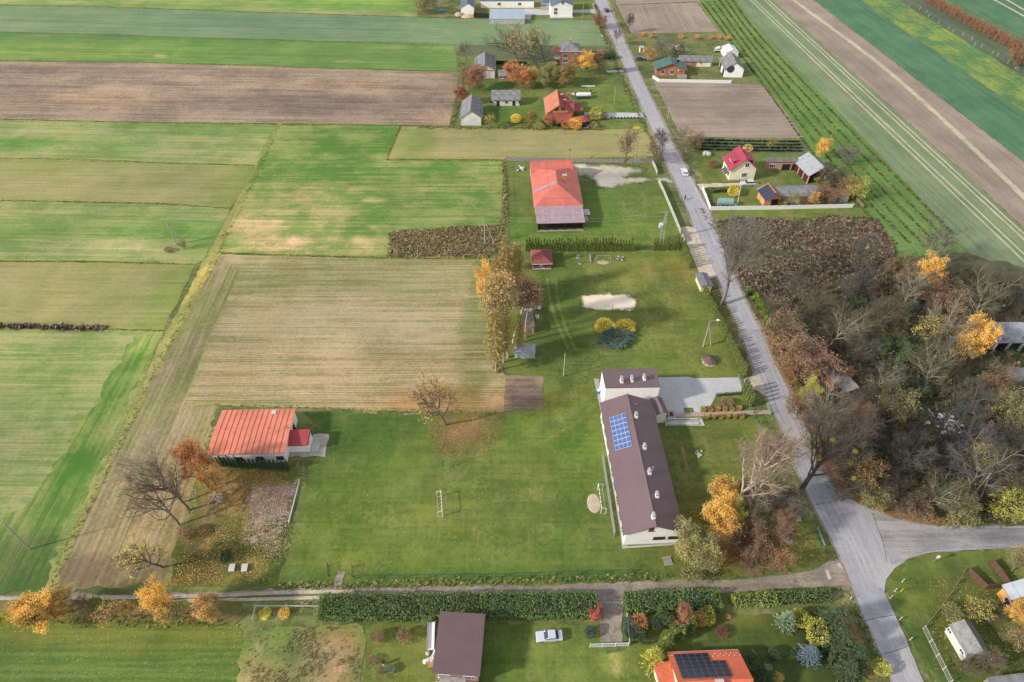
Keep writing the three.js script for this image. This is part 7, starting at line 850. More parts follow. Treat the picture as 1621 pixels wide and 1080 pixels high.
// the rider on the road
{
  const p = G(1084, 317).setY(0.12), turn = -rd, b = thing('bicycle', 'dark two wheeler under the rider on the road', 'bicycle', p, turn), q = (x, y, z = 0) => V(x, y, z);
  for (const x of [-0.52, 0.52]) mesh('wheel', new THREE.TorusGeometry(0.33, 0.03, 5, 20).translate(x, 0.35, 0), C.black, b);
  mesh('frame', merge([tube(q(-0.52, 0.35), q(-0.05, 0.32), 0.02, 0.02), tube(q(-0.05, 0.32), q(-0.2, 0.85), 0.02, 0.02), tube(q(-0.2, 0.8), q(0.38, 0.85), 0.02, 0.02), tube(q(-0.05, 0.32), q(0.38, 0.82), 0.02, 0.02), tube(q(0.36, 0.95), q(0.52, 0.35), 0.02, 0.02), tube(q(-0.52, 0.35), q(-0.2, 0.8), 0.016, 0.016)]), C.black, b);
  mesh('handlebar', tube(q(0.36, 1.02, -0.28), q(0.36, 1.02, 0.28), 0.016, 0.016), C.steel, b); mesh('saddle', box(0.26, 0.06, 0.14, -0.2, 0.92, 0), C.black, b);
  const me = thing('person', 'person in dark clothes riding along the road', 'person', p.clone(), turn);
  const bones = []; const bone = (a, c, r0, r1) => bones.push([a, c, r0, r1]);
  bone(q(-0.2, 1.0), q(0.06, 1.42), 0.16, 0.17); bone(q(0.06, 1.42, -0.16), q(0.06, 1.42, 0.16), 0.08, 0.08); bone(q(0.08, 1.45), q(0.14, 1.58), 0.06, 0.055); bone(q(0.16, 1.66), q(0.17, 1.72), 0.1, 0.1);
  for (const s of [-1, 1]) { bone(q(0.06, 1.4, s * 0.19), q(0.2, 1.2, s * 0.26), 0.055, 0.045); bone(q(0.2, 1.2, s * 0.26), q(0.36, 1.04, s * 0.26), 0.045, 0.03); bone(q(-0.18, 0.98, s * 0.1), q(0.2, s > 0 ? 0.78 : 0.9, s * 0.12), 0.09, 0.06); bone(q(0.2, s > 0 ? 0.78 : 0.9, s * 0.12), q(s > 0 ? -0.02 : 0.06, s > 0 ? 0.28 : 0.5, s * 0.12), 0.06, 0.04); bone(q(s > 0 ? -0.02 : 0.06, s > 0 ? 0.26 : 0.48, s * 0.12), q(s > 0 ? 0.16 : 0.22, s > 0 ? 0.24 : 0.46, s * 0.12), 0.04, 0.035); }
  const { MarchingCubes } = await import('three/addons/objects/MarchingCubes.js');
  const N = 56, mc = new MarchingCubes(N, C.black, false, false, 60000), Sx = 1.0; mc.isolation = 0;
  for (let k = 0; k < N; k++) for (let j = 0; j < N; j++) for (let i = 0; i < N; i++) {
    const P = V((i - N / 2) / (N / 2) * Sx, (j - N / 2) / (N / 2) * Sx + 1.0, (k - N / 2) / (N / 2) * Sx); let d = 9;
    for (const [a, c, r0, r1] of bones) { const ab = c.clone().sub(a), t = clamp(P.clone().sub(a).dot(ab) / ab.lengthSq()), e = P.distanceTo(a.clone().addScaledVector(ab, t)) - lerp(r0, r1, t), h = clamp(0.5 + 0.5 * (d - e) / 0.04); d = lerp(d, e, h) - 0.04 * h * (1 - h); }
    mc.field[i + j * N + k * N * N] = -d;
  }
  mc.update(); const g = new THREE.BufferGeometry(), n = mc.count; g.setAttribute('position', new THREE.BufferAttribute(mc.positionArray.slice(0, n * 3).map((x, i) => x * Sx + (i % 3 === 1 ? 1 : 0)), 3)); g.setAttribute('normal', new THREE.BufferAttribute(mc.normalArray.slice(0, n * 3), 3));
  mesh('body', g, mat('dark_clothes', [46, 48, 62], { rough: 0.9 }), me); mesh('hair', new THREE.SphereGeometry(0.112, 12, 8, 0, 6.3, 0, 1.7).translate(0.155, 1.73, 0), mat('dark_hair', [58, 44, 36], { rough: 0.9 }), me);
}

// ---------- poles ----------
function pole(name, label, u, v, h, o = {}) {
  const t = thing(name, label, 'pole', G(u, v).setY(0), 0);
  mesh('shaft', tube(V(0, 0, 0), V(...(o.lean ?? [0]).concat(h, o.leanZ ?? 0)), o.r0 ?? 0.17, o.r1 ?? 0.11, 8), o.m ?? C.post, t);
  const tp = V((o.lean ?? [0])[0], h, o.leanZ ?? 0);
  if (o.strut) { const e = G(...o.strut).sub(t.position).setY(0); mesh('strut', tube(e, tp.clone().setY(h * 0.93), 0.15, 0.1, 8), o.m ?? C.post, t); }
  if (o.arm) { const q = V(o.arm[0], 0, o.arm[1]); mesh('crossarm', tube(tp.clone().sub(q).setY(h - 0.3), tp.clone().add(q).setY(h - 0.3), 0.07, 0.07), C.timber, t); for (const s of [-0.9, 0, 0.9]) mesh('insulator', new THREE.CylinderGeometry(0.07, 0.09, 0.3, 7).translate(tp.x + q.x * s, h - 0.1, tp.z + q.z * s), C.steel, t); }
  if (o.lamp) { const q = V(o.lamp[0], 0.3, o.lamp[1]); mesh('lamp_arm', tube(tp.clone(), tp.clone().add(q), 0.05, 0.04), C.steel, t); mesh('lamp_head', new THREE.SphereGeometry(0.35, 10, 6).scale(1.3, 0.45, 0.7).translate(tp.x + q.x, h + 0.3, tp.z + q.z), C.white, t); }
  return t;
}
pole('power_pole', 'tall single power pole at the left edge above the ditch', 47, 870, 10, { arm: [0.9, 0.4] });
pole('power_pole', 'forked power pole standing in the bush on the straw field', 279, 387, 8.3, { strut: [290, 386], arm: [0.9, 0.3] });
pole('power_pole', 'forked power pole behind the bramble patch', 768, 386, 9, { strut: [783, 386], arm: [0.9, 0.3] });
pole('street_lamp', 'forked lamp pole on the lawn beside the thuja line', 1113, 549, 8.4, { strut: [1125.5, 547.5], lamp: [1.9, -0.2] });
pole('pole', 'slim bare pole on the lawn left of the school', 892, 596, 7.6, { r0: 0.13, r1: 0.09 });
pole('power_pole', 'forked pale power pole in the lower right thicket', 1532, 793, 9.5, { strut: [1551, 793], arm: [0.6, -0.5] });
pole('power_pole', 'leaning concrete pole in the school garden', 1213, 794, 9, { lean: [0.6], arm: [0.3, 0.9] });
pole('street_lamp', 'lamp pole at the hall fence by the road', 1006, 255, 7, { lamp: [1.2, 0.1], r0: 0.12, r1: 0.08 });
pole('street_lamp', 'lamp pole right of the square brick house', 947, 84, 7, { lamp: [1.2, 0.1], r0: 0.12, r1: 0.08 });
pole('pole', 'thin pole on the farm lawn beside the trailer', 972, 164, 6.5, { r0: 0.1, r1: 0.08 });
pole('pole', 'leaning white pole beside the silver estate car', 1167, 326, 9.5, { lean: [-0.6], m: C.slab, r0: 0.14, r1: 0.1 });
pole('pole', 'thin pole beside the drive of the white house', 922, 32, 8, { r0: 0.1, r1: 0.08 });
pole('pole', 'short post on the road verge by the tilled plot', 1057, 188, 5, { r0: 0.12, r1: 0.1 });
{ const t = thing('vent_pipe', 'pipe with red cap behind the hall roof', 'pipe', G(901, 256)); mesh('shaft', tube(V(0, 0, 0), V(0, 4.4, 0), 0.12, 0.12), C.steel, t); mesh('cap', box(0.7, 0.5, 0.7, 0, 4.6, 0), R.red, t); }
{ // lattice pole with the transformer
  const t = thing('transformer_pole', 'white lattice power pole with transformer beside the hall fence', 'pole', G(1047, 381)), h = 10, q = [], w = (y) => lerp(0.55, 0.18, y / h);
  for (const [x, z] of [[-1, -1], [1, -1], [-1, 1], [1, 1]]) mesh('leg', tube(V(x * w(0), 0, z * w(0)), V(x * w(h), h, z * w(h)), 0.08, 0.06, 5), C.post, t);
  for (let i = 0; i < 9; i++) { const y = i * 1.1, y2 = y + 1.1; for (const s of [-1, 1]) { q.push(tube(V(-w(y), y, s * w(y)), V(w(y2), y2, s * w(y2)), 0.04, 0.04, 4), tube(V(s * w(y), y, -w(y)), V(s * w(y2), y2, w(y2)), 0.04, 0.04, 4)); } }
  mesh('lattice', merge(q), C.post, t); mesh('crossarm', box(2.4, 0.12, 0.12, 0, h - 0.2, 0), C.steel, t);
  const b = mesh('transformer', merge([box(1.1, 1.2, 0.9, -0.9, 5.2, 0), ...[0, 1, 2, 3].map((i) => box(0.06, 0.9, 1.1, -1.3 + i * 0.26, 5.1, 0))]), mat('transformer_grey', [206, 216, 222], { rough: 0.5 }), t); for (const s of [-0.3, 0, 0.3]) mesh('bushing', new THREE.CylinderGeometry(0.07, 0.1, 0.45, 7).translate(-0.9 + s, 6, 0), C.white, b);
}
{ const span = (label, a, b, h) => { const t = thing('power_line', label, 'wire', G(...a).setY(0)), e = G(...b).setY(0).sub(t.position); for (const s of [-0.8, 0.8]) { const c = new THREE.QuadraticBezierCurve3(V(s * 0.3, h, s), e.clone().multiplyScalar(0.5).add(V(s * 0.3, h - 3.5, s)), e.clone().add(V(s * 0.3, h, s))); mesh('strand', new THREE.TubeGeometry(c, 20, 0.022, 4), C.steel, t); } };
  span('thin sagging wires between transformer pole and bramble pole', [1047, 381], [768, 386], 9.2); span('thin sagging wires between bramble pole and straw field pole', [768, 386], [279, 387], 8.5); }
// ---------- fences ----------
function fence(name, label, pts, h, o = {}) {
  const P = pts.map(([u, v]) => G(u, v).setY(0)), t = thing(name, label, 'fence', P[0].clone()), inv = P[0], pm = o.panel ?? W.concrete, sp = o.sp ?? 2.2;
  for (let i = 0; i + 1 < P.length; i++) {
    const a = P[i].clone().sub(inv), b = P[i + 1].clone().sub(inv), L = a.distanceTo(b), n = Math.max(1, Math.round(L / sp)), ang = Math.atan2(-(b.z - a.z), b.x - a.x);
    for (let k = 0; k < n; k++) {
      const m = a.clone().lerp(b, (k + 0.5) / n), l = L / n - 0.16; let g;
      if (o.mesh) { const q = [box(l, 0.05, 0.05, 0, h - 0.05, 0), box(l, 0.05, 0.05, 0, 0.12, 0)]; for (let j = 0; j < (o.bars ?? 7); j++) q.push(box(o.bw ?? 0.03, h - 0.2, 0.03, -l / 2 + (j + 0.5) * l / (o.bars ?? 7), h / 2, 0)); g = merge(q); }
      else if (o.rail) g = merge([box(l + 0.16, 0.09, 0.06, 0, h - 0.1, 0), box(l + 0.16, 0.09, 0.06, 0, h * 0.5, 0)]);
      else g = merge([0, 1, 2, 3].map((j) => box(l, h / 4 - 0.03, 0.06 + (j % 2) * 0.015, 0, (j + 0.5) * h / 4, 0)));
      g.rotateY(ang).translate(m.x, 0, m.z); mesh('panel', metreUV(g), pm, t);
    }
    for (let k = 0; k <= n; k++) { if (k === n && i + 2 < P.length) continue; const m = a.clone().lerp(b, k / n); mesh('post', box(0.13, h + 0.12, 0.13).rotateY(ang).translate(m.x, (h + 0.12) / 2, m.z), o.post ?? pm, t); }
  }
  return t;
}
fence('concrete_fence', 'pale concrete panel fence between hall lawn and road', [[1042, 288], [1050, 305], [1066, 343], [1083, 385]], 1.5);
fence('concrete_fence', 'short sandy concrete fence at the hall gate', [[1031, 256], [1037, 268], [1040, 277]], 1.5);
fence('concrete_fence', 'pale panel fence along the north side of the hall', [[800, 255], [880, 256.5], [960, 258], [1031, 258.5]], 1.5, { panel: W.grey });
fence('wire_fence', 'thin wire fence along the west side of the hall lawn', [[801, 258], [803, 320], [806, 388]], 1.5, { mesh: true, panel: C.timber, sp: 4, bars: 4 });
fence('white_fence', 'white panel fence in front of the green roofed house', [[1033, 124], [1043, 130], [1100, 131], [1157, 132]], 1.3, { panel: C.white });
fence('white_fence', 'long white panel fence around the farmyard with the tank', [[1111, 300], [1117, 314], [1124, 333], [1170, 332.5], [1240, 331.5], [1300, 330], [1349, 329]], 1.4, { panel: C.white });
fence('timber_fence', 'dark timber fence at the farmyard corner', [[1350, 313], [1366, 330]], 1.3, { panel: C.timber });
fence('white_fence', 'low white rail fence on the verge by the track', [[401, 983], [405, 962], [507, 962]], 0.9, { rail: true, panel: C.slab, sp: 5 });
fence('timber_fence', 'brown board fence in the lower right garden', [[1528.7, 904], [1558, 933], [1597, 929]], 1.6, { panel: mat('red_brown_boards', [124, 86, 72], { map: T_plank, m: 2 }) });
fence('timber_fence', 'short brown board fence left of the olive grey tree', [[1567, 892], [1580, 908], [1594, 928]], 1.6, { panel: mat('red_brown_boards', [124, 86, 72]) });
fence('wire_fence', 'grey wire fence climbing to the brown board fence', [[1526, 906], [1502, 943], [1482, 970], [1461, 996]], 1.2, { mesh: true, panel: C.timber, sp: 3, bars: 5 });
fence('wire_fence', 'pale mesh fence with posts along the lower right garden', [[1461, 996], [1482, 1040], [1503, 1082]], 1.3, { mesh: true, panel: C.slab, sp: 2.4, bars: 9 });
fence('garden_fence', 'thin fence right of the entrance drive', [[992, 976], [994, 1000], [996, 1022]], 1.2, { rail: true, panel: C.slab, sp: 3 });
fence('school_fence', 'thin green mesh fence between school garden and road', [[1176, 600], [1174, 621], [1192, 645]], 1.2, { mesh: true, panel: C.dgreen, sp: 2.4, bars: 6 });
fence('school_fence', 'green mesh fence running down from the path gate', [[1196, 660], [1203, 685], [1213, 712]], 1.2, { mesh: true, panel: C.dgreen, sp: 2.4, bars: 6 });
fence('wire_fence', 'thin green wire fence along the foot of the large lawn', [[562, 916], [760, 914], [1000, 907]], 1.1, { mesh: true, panel: C.dgreen, sp: 5, bars: 3, bw: 0.02 });
fence('timber_fence', 'grey fence at the road side of the white house', [[938, 8], [942, 20], [945, 32]], 1.4, { panel: W.grey });
fence('netting_fence', 'black netting fence between white barn and blue-grey shed', [[750, 28], [774, 28.5]], 2.2, { panel: C.black });
fence('netting_fence', 'black netting fence behind the low pink shed', [[785, 102], [834, 103.5]], 1.6, { panel: C.black });
// gates
const gate = (label, pts, h, m, bars = 10) => { const t = fence('gate', label, pts, h, { mesh: true, panel: m, sp: 2.5, bars, bw: 0.05 }); t.userData.category = 'gate'; return t; };
gate('green mesh gate between the two thuja rows', [[1007, 396], [1030, 396]], 1.3, C.dgreen);
gate('white sliding gate at the end of the entrance drive', [[934, 1025], [994, 1023]], 1.4, C.white, 16);
gate('thin white gate rail across the drive mouth', [[944, 957], [985, 957]], 0.9, C.slab, 4);
gate('open green gate leaf at the end of the entrance path', [[1193, 655], [1196, 644]], 1.2, C.dgreen);
gate('pale green gate beside the road at the path end', [[1214, 644], [1219, 657]], 1.2, mat('pale_green_steel', [150, 186, 170], { rough: 0.5 }));
gate('green gate leaf left of the lawn ruts', [[519, 896], [520.5, 913]], 1.2, C.dgreen, 5);
gate('timber gate leaf right of the lawn ruts', [[558, 898], [557, 914]], 1.2, C.timber, 5);
gate('open grey gate at the school yard entry', [[1168, 598], [1176, 619]], 1.1, C.steel, 6);
// ball net behind the goal
{ const a = G(953, 727), b = G(972, 851), t = thing('ball_net', 'long grey ball net on posts along the school wall', 'net', a.clone()), d = b.clone().sub(a), n = 8, q = [];
  for (let i = 0; i <= n; i++) mesh('post', tube(d.clone().multiplyScalar(i / n), d.clone().multiplyScalar(i / n).setY(2.6), 0.05, 0.05), C.steel, t);
  const ang = Math.atan2(-d.z, d.x), L = d.length(); for (let i = 0; i < 13; i++) q.push(box(L, 0.035, 0.02, L / 2, 0.2 + i * 0.2, 0)); for (let i = 0; i < 150; i++) q.push(box(0.035, 2.5, 0.02, i * L / 150, 1.3, 0)); mesh('netting', merge(q).rotateY(ang), mat('net_grey', [150, 160, 156], { rough: 0.9 }), t); }
// goals
function goal(label, a, b, h, deep) { const A = G(...a), B = G(...b), t = thing('football_goal', label, 'goal', A.clone()), d = B.clone().sub(A), n = V(d.z, 0, -d.x).normalize().multiplyScalar(deep), z = V(0, 0, 0), up = V(0, h, 0), r = 0.07; for (const p of [z, d]) mesh('upright', tube(p.clone(), p.clone().add(up), r, r, 8), C.white, t); mesh('crossbar', tube(up.clone(), d.clone().add(up), r, r, 8), C.white, t); for (const p of [z, d]) { mesh('side_frame', merge([tube(p.clone(), p.clone().add(n), 0.04, 0.04), tube(p.clone().add(n), p.clone().add(n).setY(h * 0.9), 0.04, 0.04), tube(p.clone().add(n).setY(h * 0.9), p.clone().add(up), 0.04, 0.04)]), C.white, t); } mesh('ground_bar', tube(n.clone(), d.clone().add(n), 0.04, 0.04), C.white, t); const k = []; for (let i = 1; i < 6; i++) k.push(tube(d.clone().multiplyScalar(i / 6 - 0.02).add(up), d.clone().multiplyScalar(i / 6 + 0.02).add(up), 0.078, 0.078, 8)); mesh('red_band', merge(k), C.red, t); }
goal('white goal with red bands beside the school net', [946, 775], [951, 813], 2, 1.0);
goal('white goal standing alone in the middle of the pitch', [699, 786], [701, 818], 2, -0.9);
// sports posts on the sand court
for (const [u, v, lb] of [[960, 461, 'rusty net post behind the sand court'], [969, 493, 'rusty net post in front of the sand court']]) { const t = thing('net_post', lb, 'post', G(u, v)); mesh('shaft', tube(V(0, 0, 0), V(0, 2.4, 0), 0.06, 0.05), C.brownframe, t); mesh('foot', box(0.4, 0.06, 0.4, 0, 0.09, 0), C.brownframe, t); }
// playground
{ const t = thing('swing_frame', 'lilac metal swing frame with two seats on the playground', 'swing', G(954.5, 415)), m = mat('lilac_steel', [150, 154, 184], { rough: 0.4 }); for (const s of [-1, 1]) for (const z of [-0.9, 0.9]) mesh('leg', tube(V(s * 2.1, 0, z), V(s * 1.8, 2.3, 0), 0.06, 0.06), m, t); mesh('top_bar', tube(V(-1.9, 2.3, 0), V(1.9, 2.3, 0), 0.06, 0.06), m, t); for (const s of [-0.8, 0.8]) { mesh('seat', box(0.5, 0.06, 0.24, s, 0.5, 0), C.timber, t); mesh('chains', merge([-1, 1].map((k) => tube(V(s + k * 0.22, 0.5, 0), V(s + k * 0.22, 2.28, 0), 0.015, 0.015, 4))), C.steel, t); } mesh('worn_patch', new THREE.CylinderGeometry(1.7, 1.7, 0.03, 16).scale(1, 1, 0.6).translate(0, 0.085, 0.2), mat('worn_sand', [204, 186, 160], { map: T_soft, m: 2 }), t); }
{ const t = thing('seesaw', 'pale seesaw with blue seats on the playground', 'seesaw', G(934, 411)); mesh('beam', box(0.16, 0.1, 3.4).rotateX(0.13).translate(0, 0.55, 0), C.slab, t); mesh('support', box(0.4, 0.5, 0.3, 0, 0.28, 0), C.steel, t); for (const s of [-1, 1]) mesh('seat', box(0.4, 0.08, 0.4).rotateX(0.13).translate(0, 0.62 - s * 0.21, s * 1.55), C.blue, t); }
function rider(label, u, v, m) { const t = thing('spring_rider', label, 'spring rider', G(u, v)); mesh('spring', new THREE.CylinderGeometry(0.12, 0.14, 0.45, 8).translate(0, 0.3, 0), C.black, t); mesh('animal_panel', box(0.9, 0.6, 0.1, 0, 0.75, 0), m, t); mesh('seat', box(0.34, 0.06, 0.34, -0.1, 0.85, 0), C.timber, t); mesh('base', new THREE.CylinderGeometry(0.5, 0.5, 0.05, 12).translate(0, 0.09, 0), mat('worn_sand', [204, 186, 160]), t); }
rider('lilac spring rider with a sandy foot nearest the thujas', 915, 408, mat('lilac_steel', [150, 154, 184])); rider('bright blue spring rider with a sandy foot', 918, 417.5, C.blue);
{ const t = thing('spring_rider', 'four seat cream and violet spring rider on the playground', 'spring rider', G(981.5, 411)); mesh('hub', new THREE.CylinderGeometry(0.35, 0.35, 0.4, 10).translate(0, 0.5, 0), mat('violet', [120, 110, 180]), t); for (let i = 0; i < 4; i++) { const a = i * Math.PI / 2 + 0.5; mesh('seat', box(0.5, 0.12, 0.42, 0.85, 0.55, 0).rotateY(a), C.slab, t); mesh('arm', box(0.7, 0.08, 0.1, 0.45, 0.5, 0).rotateY(a), mat('violet', [120, 110, 180]), t); } mesh('spring', new THREE.CylinderGeometry(0.2, 0.2, 0.4, 8).translate(0, 0.22, 0), C.black, t); }
for (const [u, v, lb] of [[971.5, 515.5, 'upper white stone in the round flower bed'], [973.5, 520.5, 'lower white stone in the round flower bed']]) { const t = thing('garden_stone', lb, 'stone', G(u, v, 1.1)); mesh('stone', new THREE.DodecahedronGeometry(0.38, 1).scale(1, 0.8, 0.9), C.white, t); mesh('stem', new THREE.CylinderGeometry(0.06, 0.06, 1.1, 6).translate(0, -0.55, 0), C.black, t); }
// ---------- roadside ----------
const dpost = (name, label, u, v, red, m = C.white) => { const t = thing(name, label, 'marker post', G(u, v + 3)); mesh('post', merge([box(0.12, 1.1, 0.1, 0, 0.55, 0), new THREE.BoxGeometry(0.12, 0.16, 0.1).rotateZ(0.4).translate(0, 1.12, 0)]), m, t); if (red) mesh('red_band', box(0.135, 0.26, 0.115, 0, 0.8, 0), C.red, t); else mesh('reflector', box(0.08, 0.18, 0.115, 0, 0.85, 0), C.black, t); };
for (const [u, v, lb] of [[1428, 919, 'red and white marker post, uppermost at the junction curve'], [1416, 934, 'red and white marker post, second at the junction curve'], [1409, 945, 'red and white marker post, lowest at the junction curve'], [1424, 979, 'red and white marker post beside the grass bank'], [1440, 1011, 'red and white marker post nearest the mesh fence']]) dpost('marker_post', lb, u, v, true);
for (const [u, v, lb] of [[1345, 947, 'white marker post at the dirt track mouth'], [1361, 973, 'white marker post beside the spruce group top'], [1382, 1018, 'white marker post beside the spruce group middle'], [1397, 1053, 'white marker post nearest the bottom on the left verge']]) dpost('marker_post', lb, u, v, false);
dpost('marker_post', 'small yellow marker post inside the junction curve', 1426, 934, false, C.yellow);
{ const t = thing('road_sign', 'round red rimmed road sign on the grass by the side road', 'sign', G(1477, 891), -0.3); mesh('pole', tube(V(0, 0, 0), V(0, 2.6, 0), 0.05, 0.05), C.steel, t); const d = mesh('sign_disc', new THREE.CylinderGeometry(0.42, 0.42, 0.04, 24).rotateX(Math.PI / 2 - 0.1).translate(0, 2.5, 0.07), C.red, t); mesh('sign_face', new THREE.CylinderGeometry(0.31, 0.31, 0.045, 24).rotateX(Math.PI / 2 - 0.1).translate(0, 2.5, 0.078), C.white, d); mesh('sub_plate', box(0.5, 0.3, 0.03, 0, 1.9, 0.06), C.white, t); }
{ const t = thing('info_board', 'white information board on the verge at the wayside cross', 'board', G(1253, 806), 0.9); for (const s of [-0.5, 0.5]) mesh('post', box(0.1, 1.9, 0.1, s, 0.95, 0), C.timber, t); mesh('panel', box(1.3, 1.0, 0.06, 0, 1.4, 0.08), C.white, t); mesh('little_roof', box(1.5, 0.08, 0.4, 0, 1.98, 0), C.timber, t); }
{ const t = thing('wayside_cross', 'dark red wooden wayside cross under the bare trees', 'cross', G(1248, 858), 0.5), m = mat('oxblood', [126, 42, 40], { rough: 0.7 }); mesh('upright', box(0.24, 4.2, 0.2, 0, 2.1, 0), m, t); mesh('cross_beam', box(1.7, 0.22, 0.18, 0, 3.2, 0.02), m, t); mesh('plinth', box(1.2, 0.35, 1.2, 0, 0.17, 0), W.concrete, t); }
{ const t = thing('memorial_slab', 'small stone slab with red flowers near the wayside cross', 'slab', G(1262, 823)); mesh('slab', box(1.3, 0.25, 0.9, 0, 0.15, 0), W.concrete, t); mesh('flowers', new THREE.IcosahedronGeometry(0.2, 1).translate(0.2, 0.4, 0), C.red, t); }
{ const a = G(1293, 838), b = G(1304, 866), t = thing('guard_rail', 'short blue-grey guard rail at the road edge above the track', 'guard rail', a.clone()), d = b.clone().sub(a); mesh('rail', merge([tube(V(0, 0.8, 0), d.clone().setY(0.8), 0.08, 0.08), tube(V(0, 0.5, 0), d.clone().setY(0.5), 0.06, 0.06)]), mat('rail_blue', [150, 164, 178], { rough: 0.4 }), t); for (let i = 0; i < 4; i++) mesh('post', tube(d.clone().multiplyScalar(i / 3), d.clone().multiplyScalar(i / 3).setY(0.85), 0.06, 0.06), C.steel, t); }
{ const t = thing('billboard', 'small yellow billboard on two legs near the road', 'billboard', G(1006, 211)); for (const s of [-0.8, 0.8]) mesh('leg', box(0.12, 2.0, 0.12, s, 1, 0), C.timber, t); mesh('panel', box(2.4, 1.2, 0.08, 0, 2.0, 0.08), C.yellow, t); mesh('green_strip', box(2.2, 0.3, 0.02, 0, 1.6, 0.14), mat('sign_green', [120, 150, 90]), t); }
{ const t = thing('cistern_lid', 'square grey concrete lid on the lawn by the olive tree', 'lid', G(1057, 889), 0.15); mesh('lid', box(1.5, 0.18, 1.3, 0, 0.16, 0), mat('lid_grey', [150, 146, 140], { map: T_dirty, m: 2 }), t); mesh('rim', merge([box(1.7, 0.22, 0.12, 0, 0.17, 0.72), box(1.7, 0.22, 0.12, 0, 0.17, -0.72)]), W.concrete, t); }
for (const [u, lb] of [[368, 'left pale concrete slab box in the weedy grass'], [388, 'right pale concrete slab box in the weedy grass']]) { const t = thing('concrete_box', lb, 'concrete box', G(u, 901), 0.12); mesh('wall', box(0.9, 0.5, 1.3, 0, 0.25, 0), W.concrete, t); mesh('lid', box(1.05, 0.1, 1.45, 0, 0.56, 0), C.slab, t); }
{ const a = G(474, 763), b = G(457, 829), t = thing('low_wall', 'thin broken white kerb wall beside the rubble ground', 'wall', a.clone()), d = b.clone().sub(a), ang = Math.atan2(-d.z, d.x), L = d.length(); for (let i = 0; i < 9; i++) { const m = d.clone().multiplyScalar((i + 0.5) / 9); mesh('kerb_stone', box(L / 9 - 0.08, 0.32 + 0.1 * hash2(i, 1, 1), 0.22).rotateY(ang + (hash2(i, 2, 2) - 0.5) * 0.1).translate(m.x, 0.16, m.z), C.slab, t); } mesh('end_post', box(0.3, 0.8, 0.3, 0, 0.4, 0), W.concrete, t); }
// heaps
function heap(name, label, cat, u, v, n, rad, hh, mats, o = {}) { const t = thing(name, label, cat, G(u, v)), r = rngOf(u * 7 + v); for (let i = 0; i < n; i++) { const a = r() * 6.28, d = Math.sqrt(r()) * rad, s = (o.s ?? 0.5) * (0.5 + r()), y = hh * Math.max(0, 1 - d / rad) * r() + s * 0.3, m = mats[Math.floor(r() * mats.length)], g = r() < (o.flat ?? 0.4) ? box(s * 1.6, s * 0.25, s) : new THREE.DodecahedronGeometry(s * 0.5, 0); g.rotateX(r() * 0.9).rotateY(r() * 6.28).translate(Math.cos(a) * d, y, Math.sin(a) * d * (o.zs ?? 1)); mesh(o.piece ?? 'piece', g, m, t); } return t; }
function mound(label, u, v, rx, rz, h, m) { const g = new THREE.SphereGeometry(1, 20, 10, 0, 6.2832, 0, Math.PI / 2), p = g.attributes.position; for (let i = 0; i < p.count; i++) { const k = 0.85 + 0.3 * fbm(p.getX(i) * 2 + u, p.getZ(i) * 2 + v, 33); p.setXYZ(i, p.getX(i) * rx * k, Math.pow(p.getY(i), 1.3) * h * k, p.getZ(i) * rz * k); } const t = thing('sand_heap', label, 'heap', G(u, v)); mesh('sand', metreUV(g), m, t); }
const sandM = mat('heap_sand', [214, 186, 140], { map: T_dirty, m: 2 }), earthM = mat('heap_earth', [186, 176, 164], { map: T_dirty, m: 2 });
mound('grey earth heap left of the white barn door at the top', 727, 24, 2.4, 1.8, 1.4, earthM); mound('long sand heap in front of the white barn at the top', 741, 27, 3.4, 1.8, 1.2, sandM);
const moundAt = G(940, 797); { const g = new THREE.CylinderGeometry(1.5, 1.7, 0.06, 18); const t = thing('sand_patch', 'bare sandy goal mouth patch beside the school goal', 'sand patch', moundAt); mesh('sand', metreUV(g.scale(0.8, 1, 1.3).translate(0, 0.07, 0)), mat('worn_sand', [204, 186, 160]), t); }
heap('rubbish_heap', 'heap of white rubbish and scrap inside the thicket', 'rubbish', 1492, 672, 40, 4.2, 0.8, [C.white, C.white, C.steel, mat('pale_plastic', [206, 220, 224]), C.timber, C.slab], { s: 0.65, flat: 0.6, piece: 'scrap' });
heap('rubble_heap', 'reddish brick rubble heap at the right edge of the thicket', 'rubble', 1588, 632, 90, 4.6, 1.8, [W.pink, W.brick, W.stone, C.timber], { s: 0.5, piece: 'brick_lump' });
{ const t = thing('log_pile', 'grey tangle of cut logs under the orange tree', 'log pile', G(343, 791)), r = rngOf(8); for (let i = 0; i < 15; i++) { const a = r() * 3.14, L = 0.9 + 1.2 * r(), c = V((r() - 0.5) * 2, 0.3 + 0.8 * r(), (r() - 0.5) * 2), d = V(Math.cos(a), (r() - 0.5) * 0.5, Math.sin(a)).multiplyScalar(L / 2); mesh('log', tube(c.clone().sub(d), c.clone().add(d), 0.13, 0.11, 7), mat('grey_log', [176, 166, 156], { rough: 0.95 }), t); } }
heap('junk_heap', 'pile of timber and junk behind the white hall fence', 'junk', 824, 268, 14, 1.6, 0.6, [C.white, C.timber, C.slab, W.brick], { s: 0.6, piece: 'plank' });
heap('timber_stack', 'stack of fresh boards behind the red tiled house', 'timber', 910, 150, 30, 2.6, 0.8, [C.slab, W.oak, C.timber], { s: 0.9, flat: 0.9, zs: 0.5, piece: 'board' });
heap('rubble_heap', 'pale rubble heap behind the green roofed house', 'rubble', 1070, 76, 40, 3, 1.2, [C.slab, W.stone, W.pink], { s: 0.7, piece: 'stone' });
heap('rubble_heap', 'white bags and stones beside the white metal shed', 'rubble', 1139, 80, 12, 2.2, 0.8, [C.white, C.slab], { s: 1, piece: 'bag' });
